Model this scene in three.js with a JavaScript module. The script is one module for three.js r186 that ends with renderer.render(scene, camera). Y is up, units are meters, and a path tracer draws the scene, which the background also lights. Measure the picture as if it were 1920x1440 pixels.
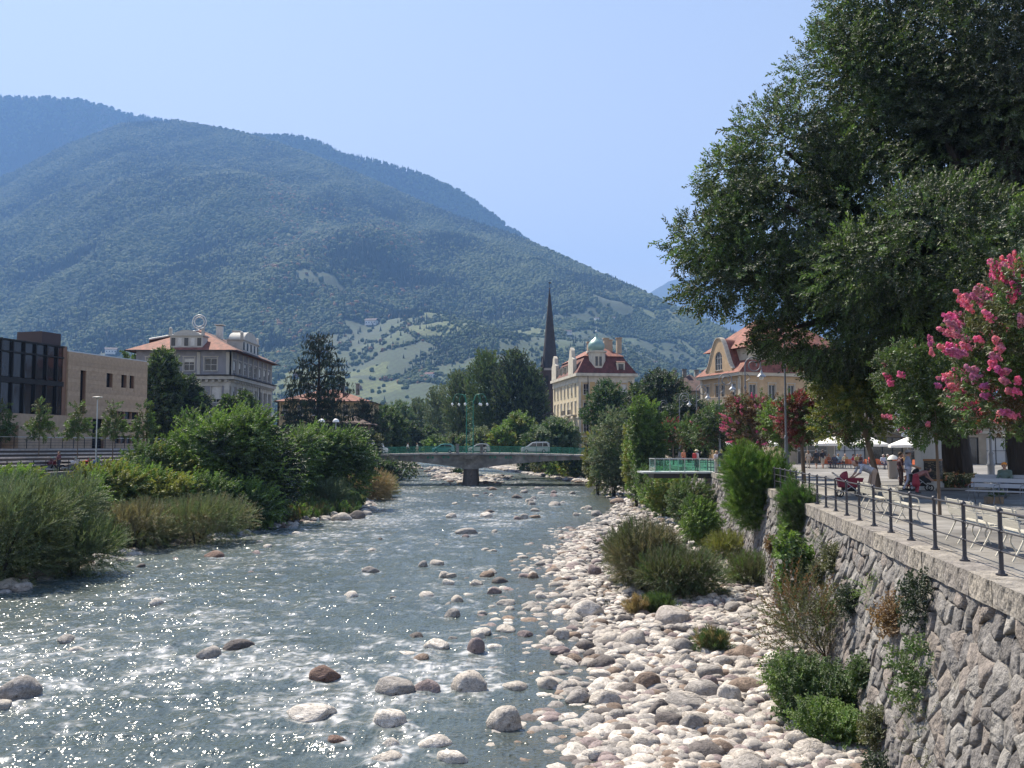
import * as THREE from 'three';
import { mergeGeometries, mergeVertices } from 'three/addons/utils/BufferGeometryUtils.js';
import { MarchingCubes } from 'three/addons/objects/MarchingCubes.js';

// ---------------------------------------------------------------- camera, sky, sun, exposure
const scene = new THREE.Scene();
const EYE = 6.3;                                     // metres above the water; the promenade lies at 4.35
const camera = new THREE.PerspectiveCamera(2 * Math.atan(720 / 1800) * 180 / Math.PI, 4 / 3, 0.1, 30000);
camera.position.set(0, EYE, 0);
camera.rotation.set(Math.atan(119 / 1800), 0, 0);
const renderer = new THREE.WebGLRenderer({ antialias: true });
renderer.toneMapping = THREE.LinearToneMapping;
renderer.toneMappingExposure = 2.6;
renderer.shadowMap.enabled = true;
const SUN_AZ = 35 * Math.PI / 180, SUN_EL = 52 * Math.PI / 180;      // to the left of straight ahead
const sunDir = new THREE.Vector3(-Math.sin(SUN_AZ) * Math.cos(SUN_EL), Math.sin(SUN_EL), -Math.cos(SUN_AZ) * Math.cos(SUN_EL));
const sun = new THREE.DirectionalLight(new THREE.Color().setRGB(1, 0.90, 0.74), 5.0);
sun.name = 'sun';
sun.position.copy(sunDir).multiplyScalar(400); sun.castShadow = true; sun.shadow.mapSize.set(4096, 4096);
Object.assign(sun.shadow.camera, { left: -120, right: 120, top: 120, bottom: -120, near: 1, far: 900 });
scene.add(sun); scene.add(sun.target);
{ // clear summer sky: pale at the horizon, deeper blue overhead, brighter round the sun
  const W = 512, H = 256, data = new Float32Array(W * H * 4), v = new THREE.Vector3();
  for (let j = 0; j < H; j++) for (let i = 0; i < W; i++) {
    const el = ((j + 0.5) / H - 0.5) * Math.PI, az = ((i + 0.5) / W - 0.5) * 2 * Math.PI;
    v.set(Math.cos(az) * Math.cos(el), Math.sin(el), Math.sin(az) * Math.cos(el));
    const c = v.dot(sunDir), s = Math.max(0, v.y), hor = Math.exp(-s * 3.4), ph = 0.72 + 0.28 * c * c + 0.35 * Math.max(0, c) ** 3, mie = 0.075 * Math.exp(-(1 - c) * 9);
    const zen = [0.092, 0.15, 0.28], ho = [0.74, 0.735, 0.72];
    for (let k = 0; k < 3; k++) data[(j * W + i) * 4 + k] = (zen[k] * (1 - hor) + ho[k] * hor) * ph + mie * [1, 0.97, 0.92][k];
    data[(j * W + i) * 4 + 3] = 1;
  }
  const t = new THREE.DataTexture(data, W, H, THREE.RGBAFormat, THREE.FloatType);
  t.mapping = THREE.EquirectangularReflectionMapping; t.magFilter = THREE.LinearFilter; t.minFilter = THREE.LinearFilter; t.needsUpdate = true;
  scene.background = t; scene.environment = t;
}
scene.fog = new THREE.FogExp2(new THREE.Color().setRGB(0.24, 0.48, 1.0), 0.000112);

// ---------------------------------------------------------------- helpers
const V = (x, y, z) => new THREE.Vector3(x, y, z);
const { lerp, clamp, smoothstep } = THREE.MathUtils;
const ss = (a, b, x) => { const t = clamp((x - a) / (b - a), 0, 1); return t * t * (3 - 2 * t); };
function rng(seed) { let a = seed >>> 0; const r = () => { a = (a + 0x6D2B79F5) | 0; let t = Math.imul(a ^ (a >>> 15), 1 | a); t = (t + Math.imul(t ^ (t >>> 7), 61 | t)) ^ t; return ((t ^ (t >>> 14)) >>> 0) / 4294967296; }; r.in = (a, b) => a + (b - a) * r(); r.pick = (l) => l[Math.floor(r() * l.length)]; r.n = () => (r() + r() + r() - 1.5) / 0.75; return r; }
const hash = (x, y, z = 0) => { let h = Math.imul(x | 0, 374761393) ^ Math.imul(y | 0, 668265263) ^ Math.imul(z | 0, 2147483647 - 1640531527); h = Math.imul(h ^ (h >>> 13), 1274126177); return ((h ^ (h >>> 16)) >>> 0) / 4294967296; };
function vn(x, y, z = 0) {
  const xi = Math.floor(x), yi = Math.floor(y), zi = Math.floor(z); let u = x - xi, w = y - yi, t = z - zi;
  u = u * u * (3 - 2 * u); w = w * w * (3 - 2 * w);
  const f = (k) => lerp(lerp(hash(xi, yi, k), hash(xi + 1, yi, k), u), lerp(hash(xi, yi + 1, k), hash(xi + 1, yi + 1, k), u), w);
  if (t === 0) return f(zi);
  t = t * t * (3 - 2 * t); return lerp(f(zi), f(zi + 1), t);
}
const fbm = (x, y, o = 4, z = 0) => { let s = 0, a = 0.5, n = 0; for (let i = 0; i < o; i++) { s += a * vn(x, y, z); n += a; x = x * 2.03 + 17.1; y = y * 2.03 + 5.7; z *= 2.03; a *= 0.5; } return s / n; };
const interp = (pts, x) => { if (x <= pts[0][0]) return pts[0][1]; for (let i = 1; i < pts.length; i++) if (x <= pts[i][0]) { const [a, b] = [pts[i - 1], pts[i]]; return lerp(a[1], b[1], (x - a[0]) / (b[0] - a[0])); } return pts[pts.length - 1][1]; };
const sx = (px, d) => (px - 960) / 1800 * d;          // survey of the photograph: bearing and distance to metres across
const names = new Map();
const numbered = (n) => { const k = names.get(n) || 0; names.set(n, k + 1); return k ? n + '_' + String(k).padStart(3, '0') : n; };
function tag(o, label, category, group) { o.userData = { ...o.userData, label, category }; if (group) o.userData.group = group; return o; }
function thing(name, label, category, x = 0, y = 0, z = 0, turn = 0, group) { const o = new THREE.Group(); o.name = numbered(name); o.position.set(x, y, z); o.rotation.y = turn; scene.add(o); return tag(o, label, category, group); }
function part(name, geo, mat, parent, label) { const m = new THREE.Mesh(geo, mat); m.name = name; m.castShadow = m.receiveShadow = true; parent.add(m); if (label) m.userData.label = label; return m; }
function top(name, geo, mat, label, category, group) { const m = part(numbered(name), geo, mat, scene); return tag(m, label, category, group); }
function structure(name, geo, mat, label, category) { const m = part(numbered(name), geo, mat, scene); m.userData = { kind: 'structure', label, category }; return m; }
function dup(root, x, y, z, turn, label, scale = 1) { const r = root.clone(); r.name = numbered(root.name.replace(/_\d{3}$/, '')); r.position.set(x, y, z); r.rotation.y = turn; r.scale.setScalar(scale); r.userData = { ...root.userData }; if (label) r.userData.label = label; scene.add(r); return r; }
const clean = (g) => { let o = g.index ? g.toNonIndexed() : g; for (const k of Object.keys(o.attributes)) if (!['position', 'normal', 'uv'].includes(k)) o.deleteAttribute(k); if (!o.attributes.uv) o.setAttribute('uv', new THREE.BufferAttribute(new Float32Array(o.attributes.position.count * 2), 2)); if (!o.attributes.normal) o.computeVertexNormals(); return o; };
const merge = (l) => l.length === 1 ? clean(l[0]) : mergeGeometries(l.map(clean));
const box = (w, h, d, x = 0, y = 0, z = 0, ry = 0) => { const g = new THREE.BoxGeometry(w, h, d); if (ry) g.rotateY(ry); return g.translate(x, y, z); };
const cyl = (r0, r1, h, x = 0, y = 0, z = 0, n = 10) => new THREE.CylinderGeometry(r1, r0, h, n).translate(x, y + h / 2, z);   // base at y
const ball = (r, x, y, z, n = 8) => new THREE.SphereGeometry(r, n + 2, n).translate(x, y, z);
function bar(a, b, r0, r1 = r0, n = 7) { const v = b.clone().sub(a), L = v.length(), g = new THREE.CylinderGeometry(r1, r0, L, n).translate(0, L / 2, 0); return g.applyQuaternion(new THREE.Quaternion().setFromUnitVectors(V(0, 1, 0), v.divideScalar(L))).translate(a.x, a.y, a.z); }
const tube = (pts, r, n = 24, k = 6) => new THREE.TubeGeometry(new THREE.CatmullRomCurve3(pts), n, r, k, false);
const lathe = (pts, n = 14) => new THREE.LatheGeometry(pts.map(([r, y]) => new THREE.Vector2(r, y)), n);
const extrude = (pts, depth, bevel = 0) => new THREE.ExtrudeGeometry(new THREE.Shape(pts.map(([x, y]) => new THREE.Vector2(x, y))), { depth, bevelEnabled: bevel > 0, bevelSize: bevel, bevelThickness: bevel, bevelSegments: 1, steps: 1 });
function metreUV(g, s = 1) { // uv in metres from the face's own direction
  g = clean(g); const p = g.attributes.position, n = g.attributes.normal, uv = g.attributes.uv;
  for (let i = 0; i < p.count; i++) { const ax = Math.abs(n.getX(i)), ay = Math.abs(n.getY(i)), az = Math.abs(n.getZ(i)); if (ay > ax && ay > az) uv.setXY(i, p.getX(i) * s, p.getZ(i) * s); else if (ax > az) uv.setXY(i, p.getZ(i) * s, p.getY(i) * s); else uv.setXY(i, p.getX(i) * s, p.getY(i) * s); }
  return g;
}
function quadGeo(list) { const pos = [], idx = []; for (const q of list) { const b = pos.length / 3; for (const v of q) pos.push(...v); if (q.length === 4) idx.push(b, b + 1, b + 2, b, b + 2, b + 3); else idx.push(b, b + 1, b + 2); } const g = new THREE.BufferGeometry(); g.setAttribute('position', new THREE.Float32BufferAttribute(pos, 3)); g.setIndex(idx); const o = g.toNonIndexed(); o.computeVertexNormals(); return clean(o); }

// ---------------------------------------------------------------- textures and materials
function noiseTex(n, f, srgb = true) { const d = new Uint8Array(n * n * 4); for (let j = 0; j < n; j++) for (let i = 0; i < n; i++) { const c = f(i / n, j / n, i, j); const k = (j * n + i) * 4; for (let q = 0; q < 3; q++) d[k + q] = clamp(Math.round((Array.isArray(c) ? c[q] : c) * 255), 0, 255); d[k + 3] = 255; } const t = new THREE.DataTexture(d, n, n); t.wrapS = t.wrapT = THREE.RepeatWrapping; t.magFilter = t.minFilter = THREE.LinearFilter; if (srgb) t.colorSpace = THREE.SRGBColorSpace; t.needsUpdate = true; return t; }
const tile = (f, u, v, s) => { const a = f(u * s, v * s), b = f((u - 1) * s, v * s), c = f(u * s, (v - 1) * s), e = f((u - 1) * s, (v - 1) * s); return lerp(lerp(a, b, u), lerp(c, e, u), v); };
const rp = (t, s, s2 = s) => { const c = t.clone(); c.repeat.set(s, s2); c.needsUpdate = true; return c; };
const tGrain = noiseTex(512, (u, v) => { const a = tile((x, y) => fbm(x, y, 5), u, v, 9), b = hash(u * 512, v * 512, 3); return 0.66 + 0.34 * (a * 0.75 + b * 0.25); });
const tBlotch = noiseTex(512, (u, v) => { const a = tile((x, y) => fbm(x, y, 5), u, v, 5), b = tile((x, y) => fbm(x + 40, y, 4), u, v, 22); return 0.42 + 0.58 * clamp(a * 1.1 + (b - 0.5) * 0.7, 0, 1); });
const tStone = noiseTex(512, (u, v) => { const a = tile((x, y) => fbm(x, y, 5), u, v, 7), b = tile((x, y) => fbm(x + 9, y + 3, 3), u, v, 60), c = tile((x, y) => fbm(x + 70, y, 3), u, v, 16); const l = clamp(0.84 + (a - 0.5) * 0.6 + (b - 0.5) * 0.6, 0.2, 1) * (c > 0.66 ? 0.8 : 1); return [l, l * 0.985, l * 0.97]; });
const bGrain = noiseTex(512, (u, v) => tile((x, y) => fbm(x, y, 5), u, v, 24), false);
const bRock = noiseTex(512, (u, v) => clamp(tile((x, y) => fbm(x, y, 6), u, v, 8) * 1.3 - 0.15, 0, 1), false);
const bBark = noiseTex(512, (u, v) => tile((x, y) => 1 - Math.abs(fbm(x * 3, y * 0.5, 4) * 2 - 1), u, v, 8), false);
const tBark = noiseTex(512, (u, v) => { const a = tile((x, y) => fbm(x * 3, y * 0.6, 5), u, v, 8); return 0.45 + 0.55 * a; });
const lin = (r, g, b) => new THREE.Color().setRGB(r, g, b);
const std = (r, g, b, rough = 0.85, o = {}) => new THREE.MeshStandardMaterial({ color: lin(r, g, b), roughness: rough, ...o });
const phys = (r, g, b, rough, o = {}) => new THREE.MeshPhysicalMaterial({ color: lin(r, g, b), roughness: rough, ...o });
const plaster = (r, g, b) => std(r, g, b, 0.9, { map: rp(tGrain, 0.18), bumpMap: rp(bGrain, 0.5), bumpScale: 0.008 });
const M = {
  iron: std(0.045, 0.045, 0.055, 0.45, { metalness: 0.3, bumpMap: rp(bGrain, 2), bumpScale: 0.002 }),
  lampIron: std(0.16, 0.17, 0.19, 0.5, { metalness: 0.3 }),
  greenIron: std(0.018, 0.17, 0.115, 0.5), greenLight: std(0.03, 0.22, 0.15, 0.5),
  white: std(0.74, 0.73, 0.70, 0.6, { map: rp(tGrain, 0.6) }), whiteGloss: std(0.78, 0.78, 0.76, 0.3),
  bench: std(0.70, 0.67, 0.58, 0.5, { map: rp(tGrain, 1.2) }),
  dark: std(0.02, 0.02, 0.022, 0.6), black: std(0.008, 0.008, 0.009, 0.7), rubber: std(0.015, 0.015, 0.016, 0.9),
  asphalt: std(0.13, 0.125, 0.12, 0.92, { map: rp(tBlotch, 0.11), bumpMap: rp(bGrain, 1.2), bumpScale: 0.006 }),
  paving: std(0.31, 0.295, 0.275, 0.93, { map: rp(tBlotch, 0.09), bumpMap: rp(bGrain, 1.5), bumpScale: 0.006 }),
  concrete: std(0.36, 0.35, 0.33, 0.9, { map: rp(tBlotch, 0.14), bumpMap: rp(bGrain, 0.7), bumpScale: 0.01 }),
  bark: std(0.075, 0.06, 0.05, 0.95, { map: rp(tBark, 1), bumpMap: rp(bBark, 1), bumpScale: 0.05 }),
  barkPale: std(0.30, 0.22, 0.16, 0.85, { map: rp(tBark, 1.5), bumpMap: rp(bBark, 2), bumpScale: 0.012 }),
  glassDark: phys(0.015, 0.018, 0.022, 0.06, { specularIntensity: 1, bumpMap: rp(bRock, 0.12), bumpScale: 0.006 }),
  pane: phys(0.75, 0.88, 0.86, 0.03, { transmission: 0.92, ior: 1.45 }),
  greenPane: phys(0.62, 0.86, 0.78, 0.04, { transmission: 0.97, ior: 1.45 }),
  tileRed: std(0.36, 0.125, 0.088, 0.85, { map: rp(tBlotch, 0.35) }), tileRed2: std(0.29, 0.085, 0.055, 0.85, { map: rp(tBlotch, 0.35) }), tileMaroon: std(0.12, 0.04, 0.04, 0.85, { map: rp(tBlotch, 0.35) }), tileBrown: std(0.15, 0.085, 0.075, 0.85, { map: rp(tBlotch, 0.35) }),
  zinc: std(0.45, 0.47, 0.48, 0.45, { metalness: 0.5 }), copper: std(0.30, 0.46, 0.42, 0.45, { metalness: 0.25, map: rp(tGrain, 0.4) }),
};

// ---------------------------------------------------------------- lie of the land (x across, d ahead of the camera; z = -d)
const PROM = 4.35, QUAY = 4.15;
const wallX = (d) => interp([[-60, 2], [0, 5.0], [14.7, 7.4], [43.9, 12.2], [76, 16], [112, 18.2], [150, 19], [175, 19.5], [214, 15], [315, 0], [436, -18], [700, -60]], d);
const bankR = (d) => interp([[-60, 0], [10, 3.2], [18, 2.5], [21.6, 2.9], [24.6, 3.8], [26.8, 4.1], [28.5, 3.8], [31, 3.6], [34, 3.7], [36, 3.2], [42, 3.1], [51, 3.6], [65, 5.2], [78, 7.2], [90, 9.8], [107, 13], [130, 14], [172, 15], [214, 8.5], [315, -7], [436, -26], [700, -66]], d);
const bankL = (d) => interp([[-60, -20], [30, -22], [42.6, -22.7], [56, -23.2], [70, -20], [83, -16.8], [90, -13.9], [100, -14.6], [120, -17.5], [150, -20], [172, -22], [260, -34], [366, -46], [436, -54], [700, -96]], d);
function groundY(x, d) {
  const wR = wallX(d);
  if (x > wR + 0.3) return PROM - 0.06;
  const tR = x - bankR(d), tL = bankL(d) - x, n1 = fbm(x * 0.35, d * 0.3, 3) - 0.5, n2 = fbm(x * 1.3 + 9, d * 1.1, 2) - 0.5;
  if (tL > -0.5) {
    if (x < -38 || (d > 150 && tL > 12)) return d > 150 && x >= -38 ? 3.9 : QUAY - 0.06;
    return clamp(-0.25 + (tL + 0.5) * (0.22 + 0.1 * n1), -0.3, 3.2) + n2 * 0.35;
  }
  const bar = tR > 0 ? Math.min(0.26, -0.04 + tR * 0.05) + n1 * 0.36 + n2 * 0.14 : Math.max(-0.75, (tR > -6 ? tR * 0.05 : -0.3 + (tR + 6) * 0.08) - 0.06) + n1 * 0.25 + n2 * 0.12;
  return Math.max(bar, -0.28 * Math.max(0, -tL * 0.4) - 0.25);
}
const span = (list) => { const o = []; for (const [a, b, s] of list) for (let x = a; x < b - 1e-6; x += s) o.push(x); o.push(list[list.length - 1][1]); return o; };
function sheet(xs, ds, y, colour) { // a grid over x and d
  const nx = xs.length, nd = ds.length, pos = new Float32Array(nx * nd * 3), uv = new Float32Array(nx * nd * 2), col = colour && new Float32Array(nx * nd * 3), idx = [];
  for (let j = 0; j < nd; j++) for (let i = 0; i < nx; i++) {
    const k = j * nx + i, d = ds[j], x = typeof xs[i] === 'function' ? xs[i](d) : xs[i];
    pos[k * 3] = x; pos[k * 3 + 1] = y(x, d); pos[k * 3 + 2] = -d; uv[k * 2] = x; uv[k * 2 + 1] = d;
    if (colour) { const c = colour(x, d, pos[k * 3 + 1]); col[k * 3] = c[0]; col[k * 3 + 1] = c[1]; col[k * 3 + 2] = c[2]; }
    if (i && j) idx.push(k - nx - 1, k - nx, k, k - nx - 1, k, k - 1);
  }
  const g = new THREE.BufferGeometry();
  g.setAttribute('position', new THREE.BufferAttribute(pos, 3)); g.setAttribute('uv', new THREE.BufferAttribute(uv, 2));
  if (col) g.setAttribute('color', new THREE.BufferAttribute(col, 3));
  g.setIndex(idx); g.computeVertexNormals(); return g;
}
const groundMat = std(1, 1, 1, 0.95, { vertexColors: true, map: rp(tBlotch, 0.4), bumpMap: rp(bRock, 0.8), bumpScale: 0.05 });
{
  const xs = span([[-6000, -400, 500], [-400, -60, 34], [-60, -26, 1.2], [-26, 21, 0.5], [21, 60, 3], [60, 400, 34], [400, 6000, 500]]);
  const ds = span([[-60, 10, 7], [10, 60, 0.5], [60, 190, 1.0], [190, 460, 4], [460, 1500, 60], [1500, 12000, 900]]);
  structure('ground', sheet(xs, ds, groundY, (x, d, y) => {
    const n = fbm(x * 0.6, d * 0.5, 3), wet = y < 0.03;
    if (bankL(d) - x > 0.6) { const g = 0.6 + 0.7 * n; return [0.085 * g, 0.085 * g, 0.04 * g]; }
    if (x > wallX(d)) return [0.22, 0.2, 0.17];
    return wet ? [0.135 + 0.05 * n, 0.11 + 0.04 * n, 0.062 + 0.02 * n] : [0.38 + 0.14 * n, 0.35 + 0.13 * n, 0.31 + 0.12 * n];
  }), groundMat, 'gravelly river bed, grassy bank and valley floor', 'ground');
}
// promenade and quay paving
structure('promenade', sheet([(d) => wallX(d) + 0.31, (d) => wallX(d) + 2, (d) => wallX(d) + 6, 40, 70, 120], span([[-20, 180, 4]]), () => PROM), M.paving, 'pale dusty promenade paving beside the railing', 'pavement');
structure('quay', sheet([-120, -80, -50, -38], span([[20, 150, 6]]), () => QUAY), std(0.34, 0.32, 0.31, 0.92, { map: rp(tBlotch, 0.12), bumpMap: rp(bGrain, 1.2), bumpScale: 0.006 }), 'pale quay paving on the far bank', 'pavement');
{ const w = thing('quay_wall', 'low concrete quay wall above the shrubby bank', 'wall', 0, 0, 0);
  part('face', metreUV(box(0.5, 2.6, 128, -37.75, QUAY + 0.02 - 1.3, -84)), M.concrete, w); part('kerb', metreUV(box(0.6, 0.12, 128, -37.75, QUAY + 0.08, -84)), M.concrete, w); }

// ---------------------------------------------------------------- river
const BOULDERS = []; // [x, d, radius] of what breaks the current, filled with the survey of large stones
const bigStones = [ // px, py of the waterline, width px, height px, tone, shape words
  [30, 1311, 74, 40, 'grey', 'low grey boulder with a dark wet face at the edge of the rapids'],
  [400, 1046, 38, 13, 'rust', 'flat reddish brown boulder alone in midstream before the shrubs'],
  [390, 1236, 46, 26, 'grey', 'rounded grey boulder just below its longer twin in the rapids'],
  [445, 1219, 54, 20, 'dark', 'long flat boulder with a dark end in the rapids'],
  [607, 1276, 60, 26, 'rust', 'jagged reddish boulder with a broken flat top in midstream'],
  [738, 1306, 76, 36, 'grey', 'large grey double-humped boulder in the shallows'],
  [797, 1294, 34, 16, 'pale', 'small pale boulder between the double-humped one and the big dome'],
  [880, 1298, 70, 38, 'pale', 'large pale dome-shaped boulder in the shallows'],
  [963, 1294, 52, 17, 'pale', 'low pale loaf-shaped boulder beside the big dome'],
  [580, 1346, 92, 24, 'white', 'long whitish flat boulder with foam on its upstream side'],
  [732, 1366, 62, 36, 'white', 'steep whitish boulder below the double-humped one'],
  [948, 1366, 64, 42, 'pale', 'big round boulder, sunlit on one flank and dark on the other'],
  [815, 1403, 60, 24, 'white', 'loaf-shaped white boulder lying across the shallows'],
  [731, 1406, 36, 22, 'white', 'small whitish boulder near the submerged slab'],
  [725, 1428, 62, 20, 'pale', 'half-submerged sloping slab awash in the shallows'],
  [626, 1396, 42, 18, 'rust', 'brownish wet boulder awash with foam trailing behind'],
  [694, 1074, 34, 12, 'grey', 'flat grey boulder upstream of a row of pebbles in midstream'],
  [819, 1060, 28, 12, 'pale', 'pale rounded boulder beside a tilted one in midstream'],
  [794, 1064, 18, 13, 'grey', 'small tilted grey boulder in midstream'],
  [937, 1094, 30, 13, 'dark', 'dark boulder with a smaller pale one on its back'],
  [892, 1225, 34, 30, 'mauve', 'upright mauve boulder at the edge of the shallows'],
  [948, 1135, 42, 12, 'pale', 'low pale boulder above the cluster of flat stones'],
  [760, 1230, 42, 10, 'white', 'low white boulder alone in grey water'],
  [877, 1001, 44, 12, 'grey', 'cluster boulder of grey rock in the channel below the bridge'],
  [1085, 1318, 46, 26, 'grey', 'rounded grey boulder with dark underside at the gravel edge'],
  [1135, 1325, 54, 28, 'pale', 'pale humped boulder beside the rounded grey one'],
  [1128, 1254, 56, 26, 'dark', 'dark smooth boulder in the shallows'],
  [1215, 1294, 58, 32, 'brown', 'pointed brown boulder with a shaded near face'],
  [1105, 1158, 62, 30, 'white', 'big whitish wedge-shaped boulder at the bar edge'],
  [1262, 1180, 66, 34, 'speck', 'large speckled boulder on the gravel bar'],
  [1192, 1218, 52, 30, 'pale', 'round pale boulder cracked across on the gravel bar'],
  [1148, 1207, 50, 22, 'pale', 'long pale boulder leaning on the cracked one'],
  [1096, 1218, 38, 18, 'dark', 'dark oval boulder among the pale ones at the waterline'],
  [1052, 1199, 38, 20, 'pale', 'pale boulder standing in the shallows near the bar'],
  [1370, 1322, 46, 34, 'white', 'tall whitish boulder on the gravel below the grass tuft'],
  [1330, 1295, 40, 26, 'mauve', 'purplish boulder in the middle of the gravel bar'],
  [1238, 1348, 46, 32, 'dark', 'dark grey square boulder at the gravel edge'],
  [1298, 1372, 44, 28, 'grey', 'rounded grey boulder half buried in gravel'],
  [1395, 1262, 40, 24, 'pale', 'pale egg-shaped boulder beside the brown pool'],
  [1358, 1254, 36, 18, 'grey', 'smooth grey boulder below the grass tuft'],
  [1290, 1258, 34, 26, 'pale', 'pointed pale boulder on the gravel bar'],
  [1115, 1077, 26, 20, 'mauve', 'square purplish boulder beside the island shrub'],
  [1160, 945, 30, 11, 'brown', 'lone brown boulder in the calm water near the wall shrubs'],
  [917, 962, 20, 7, 'dark', 'small dark boulder in the channel below the bridge'],
  [1112, 1424, 48, 22, 'white', 'whitish boulder in dark water near the gravel'],
  [1142, 1406, 36, 18, 'pale', 'pale rounded boulder in dark water near the gravel'],
  [1215, 1405, 58, 26, 'pale', 'broad pale boulder at the edge of the gravel'],
  [1160, 1352, 42, 24, 'grey', 'sloping grey boulder with pebbles against it'],
  [640, 978, 36, 16, 'pale', 'pale boulder on the rocky spit under the shrubs'],
  [668, 972, 30, 14, 'dark', 'dark boulder on the tip of the rocky spit'],
  [620, 972, 30, 14, 'grey', 'grey boulder against the shrubs on the rocky spit'],
];
const depthAt = (py, y = 0) => { const a = Math.atan((720 - py) / 1800) + Math.atan(119 / 1800); return (EYE - y) / -Math.tan(a); };
const acrossAt = (px, d, y = 0) => { const c = Math.cos(camera.rotation.x), s = Math.sin(camera.rotation.x); return (px - 960) / 1800 * (d * c + (y - EYE) * s); };
for (const b of bigStones) { const d = depthAt(b[1]); b.d = d; b.x = acrossAt(b[0], d); b.r = b[2] / 1800 * d / 2; BOULDERS.push([b.x, d, b.r]); }
const rapid = (x, d) => { const t = bankR(d) - x; return clamp(ss(-1, 9, t) * 0.85 + 0.15, 0, 1) * (0.75 + 0.5 * fbm(x * 0.1, d * 0.06, 2)); };
const ridge = (x, y) => 1 - Math.abs(2 * vn(x, y) - 1);
function water(x, d) { // surface height, and share of foam with painted sun glitter
  const r = rapid(x, d), wx = x + 1.2 * (fbm(x * 0.3, d * 0.2, 2) - 0.5), q = fbm(x * 0.16 + 3, d * 0.11, 3);
  const big = fbm(wx * 0.55, d * 0.42, 3) - 0.5, mid = ridge(wx * 1.1 + 31, d * 0.95), sm = ridge(wx * 2.9 + 7, d * 2.5), fine = vn(wx * 7.3, d * 6.1);
  let h = 0.22 * r * big + r * (0.11 * (mid - 0.5) + 0.045 * (sm - 0.5)) + (0.012 + 0.022 * r) * (fine - 0.5);
  const crest = ridge(wx * 0.55 + 13, d * 1.15 + 2.2 * fbm(x * 0.4, d * 0.3, 2)), hi = fbm(wx * 3.1 + 5, d * 4.3, 3);
  let foam = (crest * 0.55 + mid * 0.2 + q * 0.8 - 0.42 + (r - 0.75) * 0.3) * ss(0.35, 0.75, r);
  for (const [bx, bd, br] of BOULDERS) {
    const dx = x - bx, dd = d - bd; if (Math.abs(dx) > 3 * br + 0.8 || Math.abs(dd) > 3 * br + 1.2) continue;
    const k = Math.exp(-((Math.hypot(dx, dd) - br) ** 2) / (0.05 * br + 0.01)), wake = ss(2.8 * br, 0, -dd * (dd < 0 ? 1 : 6)) * Math.exp(-(((Math.abs(dx) - br * (1 + 0.5 * Math.max(0, -dd) / br)) / (0.4 * br)) ** 2));
    h += 0.05 * k * r; foam += ss(0.2, 0.8, r) * (0.22 * k + 0.2 * wake);
  }
  foam = 0.72 * ss(0.5, 0.98, foam + (hi - 0.5) * 0.75) * (0.18 + 0.95 * ss(0.42, 0.72, fbm(wx * 6.3 + 2, d * 7.7, 2))) + 0.1 * ss(0.35, 0.8, r) * ss(0.66, 0.9, vn(x * 11, d * 8.5)) * ss(0.45, 0.62, q);  // last term paints sun glitter as pale speckle, mixed into the foam
  return [h, clamp(foam, 0, 1)];
}
{
  const nx = 430, ds = []; for (let d = 12; d < 520; d += Math.max(0.055, d * 0.0042)) ds.push(d);
  const nd = ds.length, pos = new Float32Array(nx * nd * 3), uv = new Float32Array(nx * nd * 2), col = new Float32Array(nx * nd * 3), idx = [];
  for (let j = 0; j < nd; j++) { const d = ds[j], a = Math.max(bankL(d) - 1.5, -0.62 * d - 5), b = Math.min(wallX(d) - 0.2, 0.62 * d + 5);
    for (let i = 0; i < nx; i++) {
      const x = lerp(a, b, i / (nx - 1)), k = j * nx + i, [h, f] = water(x, d), n = fbm(x * 0.25, d * 0.18, 3), sh = ss(5, -1, bankR(d) - x);
      const f2 = Math.min(1, f * 1.15);
      pos.set([x, h, -d], k * 3); uv.set([x, d], k * 2);
      const deep = [0.078 + 0.052 * n, 0.108 + 0.058 * n, 0.112 + 0.052 * n], shallow = [0.095, 0.085, 0.062];
      for (let c = 0; c < 3; c++) col[k * 3 + c] = lerp(lerp(deep[c], shallow[c], sh * 0.8), 0.88, f2);
      if (i && j) idx.push(k - nx - 1, k - nx, k, k - nx - 1, k, k - 1);
    } }
  const g = new THREE.BufferGeometry();
  g.setAttribute('position', new THREE.BufferAttribute(pos, 3)); g.setAttribute('uv', new THREE.BufferAttribute(uv, 2)); g.setAttribute('color', new THREE.BufferAttribute(col, 3)); g.setIndex(idx); g.computeVertexNormals();
  const ripple = noiseTex(1024, (u, v) => { const a = tile((x, y) => vn(x, y), u, v, 9), b = tile((x, y) => ridge(x + 50, y + 9), u, v, 19), c = tile((x, y) => vn(x, y), u, v, 41); return a * 0.5 + b * 0.36 + c * 0.14; }, false);
  structure('river_water', g, phys(1, 1, 1, 0.15, { vertexColors: true, transmission: 0.4, ior: 1.33, bumpMap: rp(ripple, 0.42, 0.33), bumpScale: 0.105 }), 'grey-green river running in rapids over stones', 'river');
}

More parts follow.
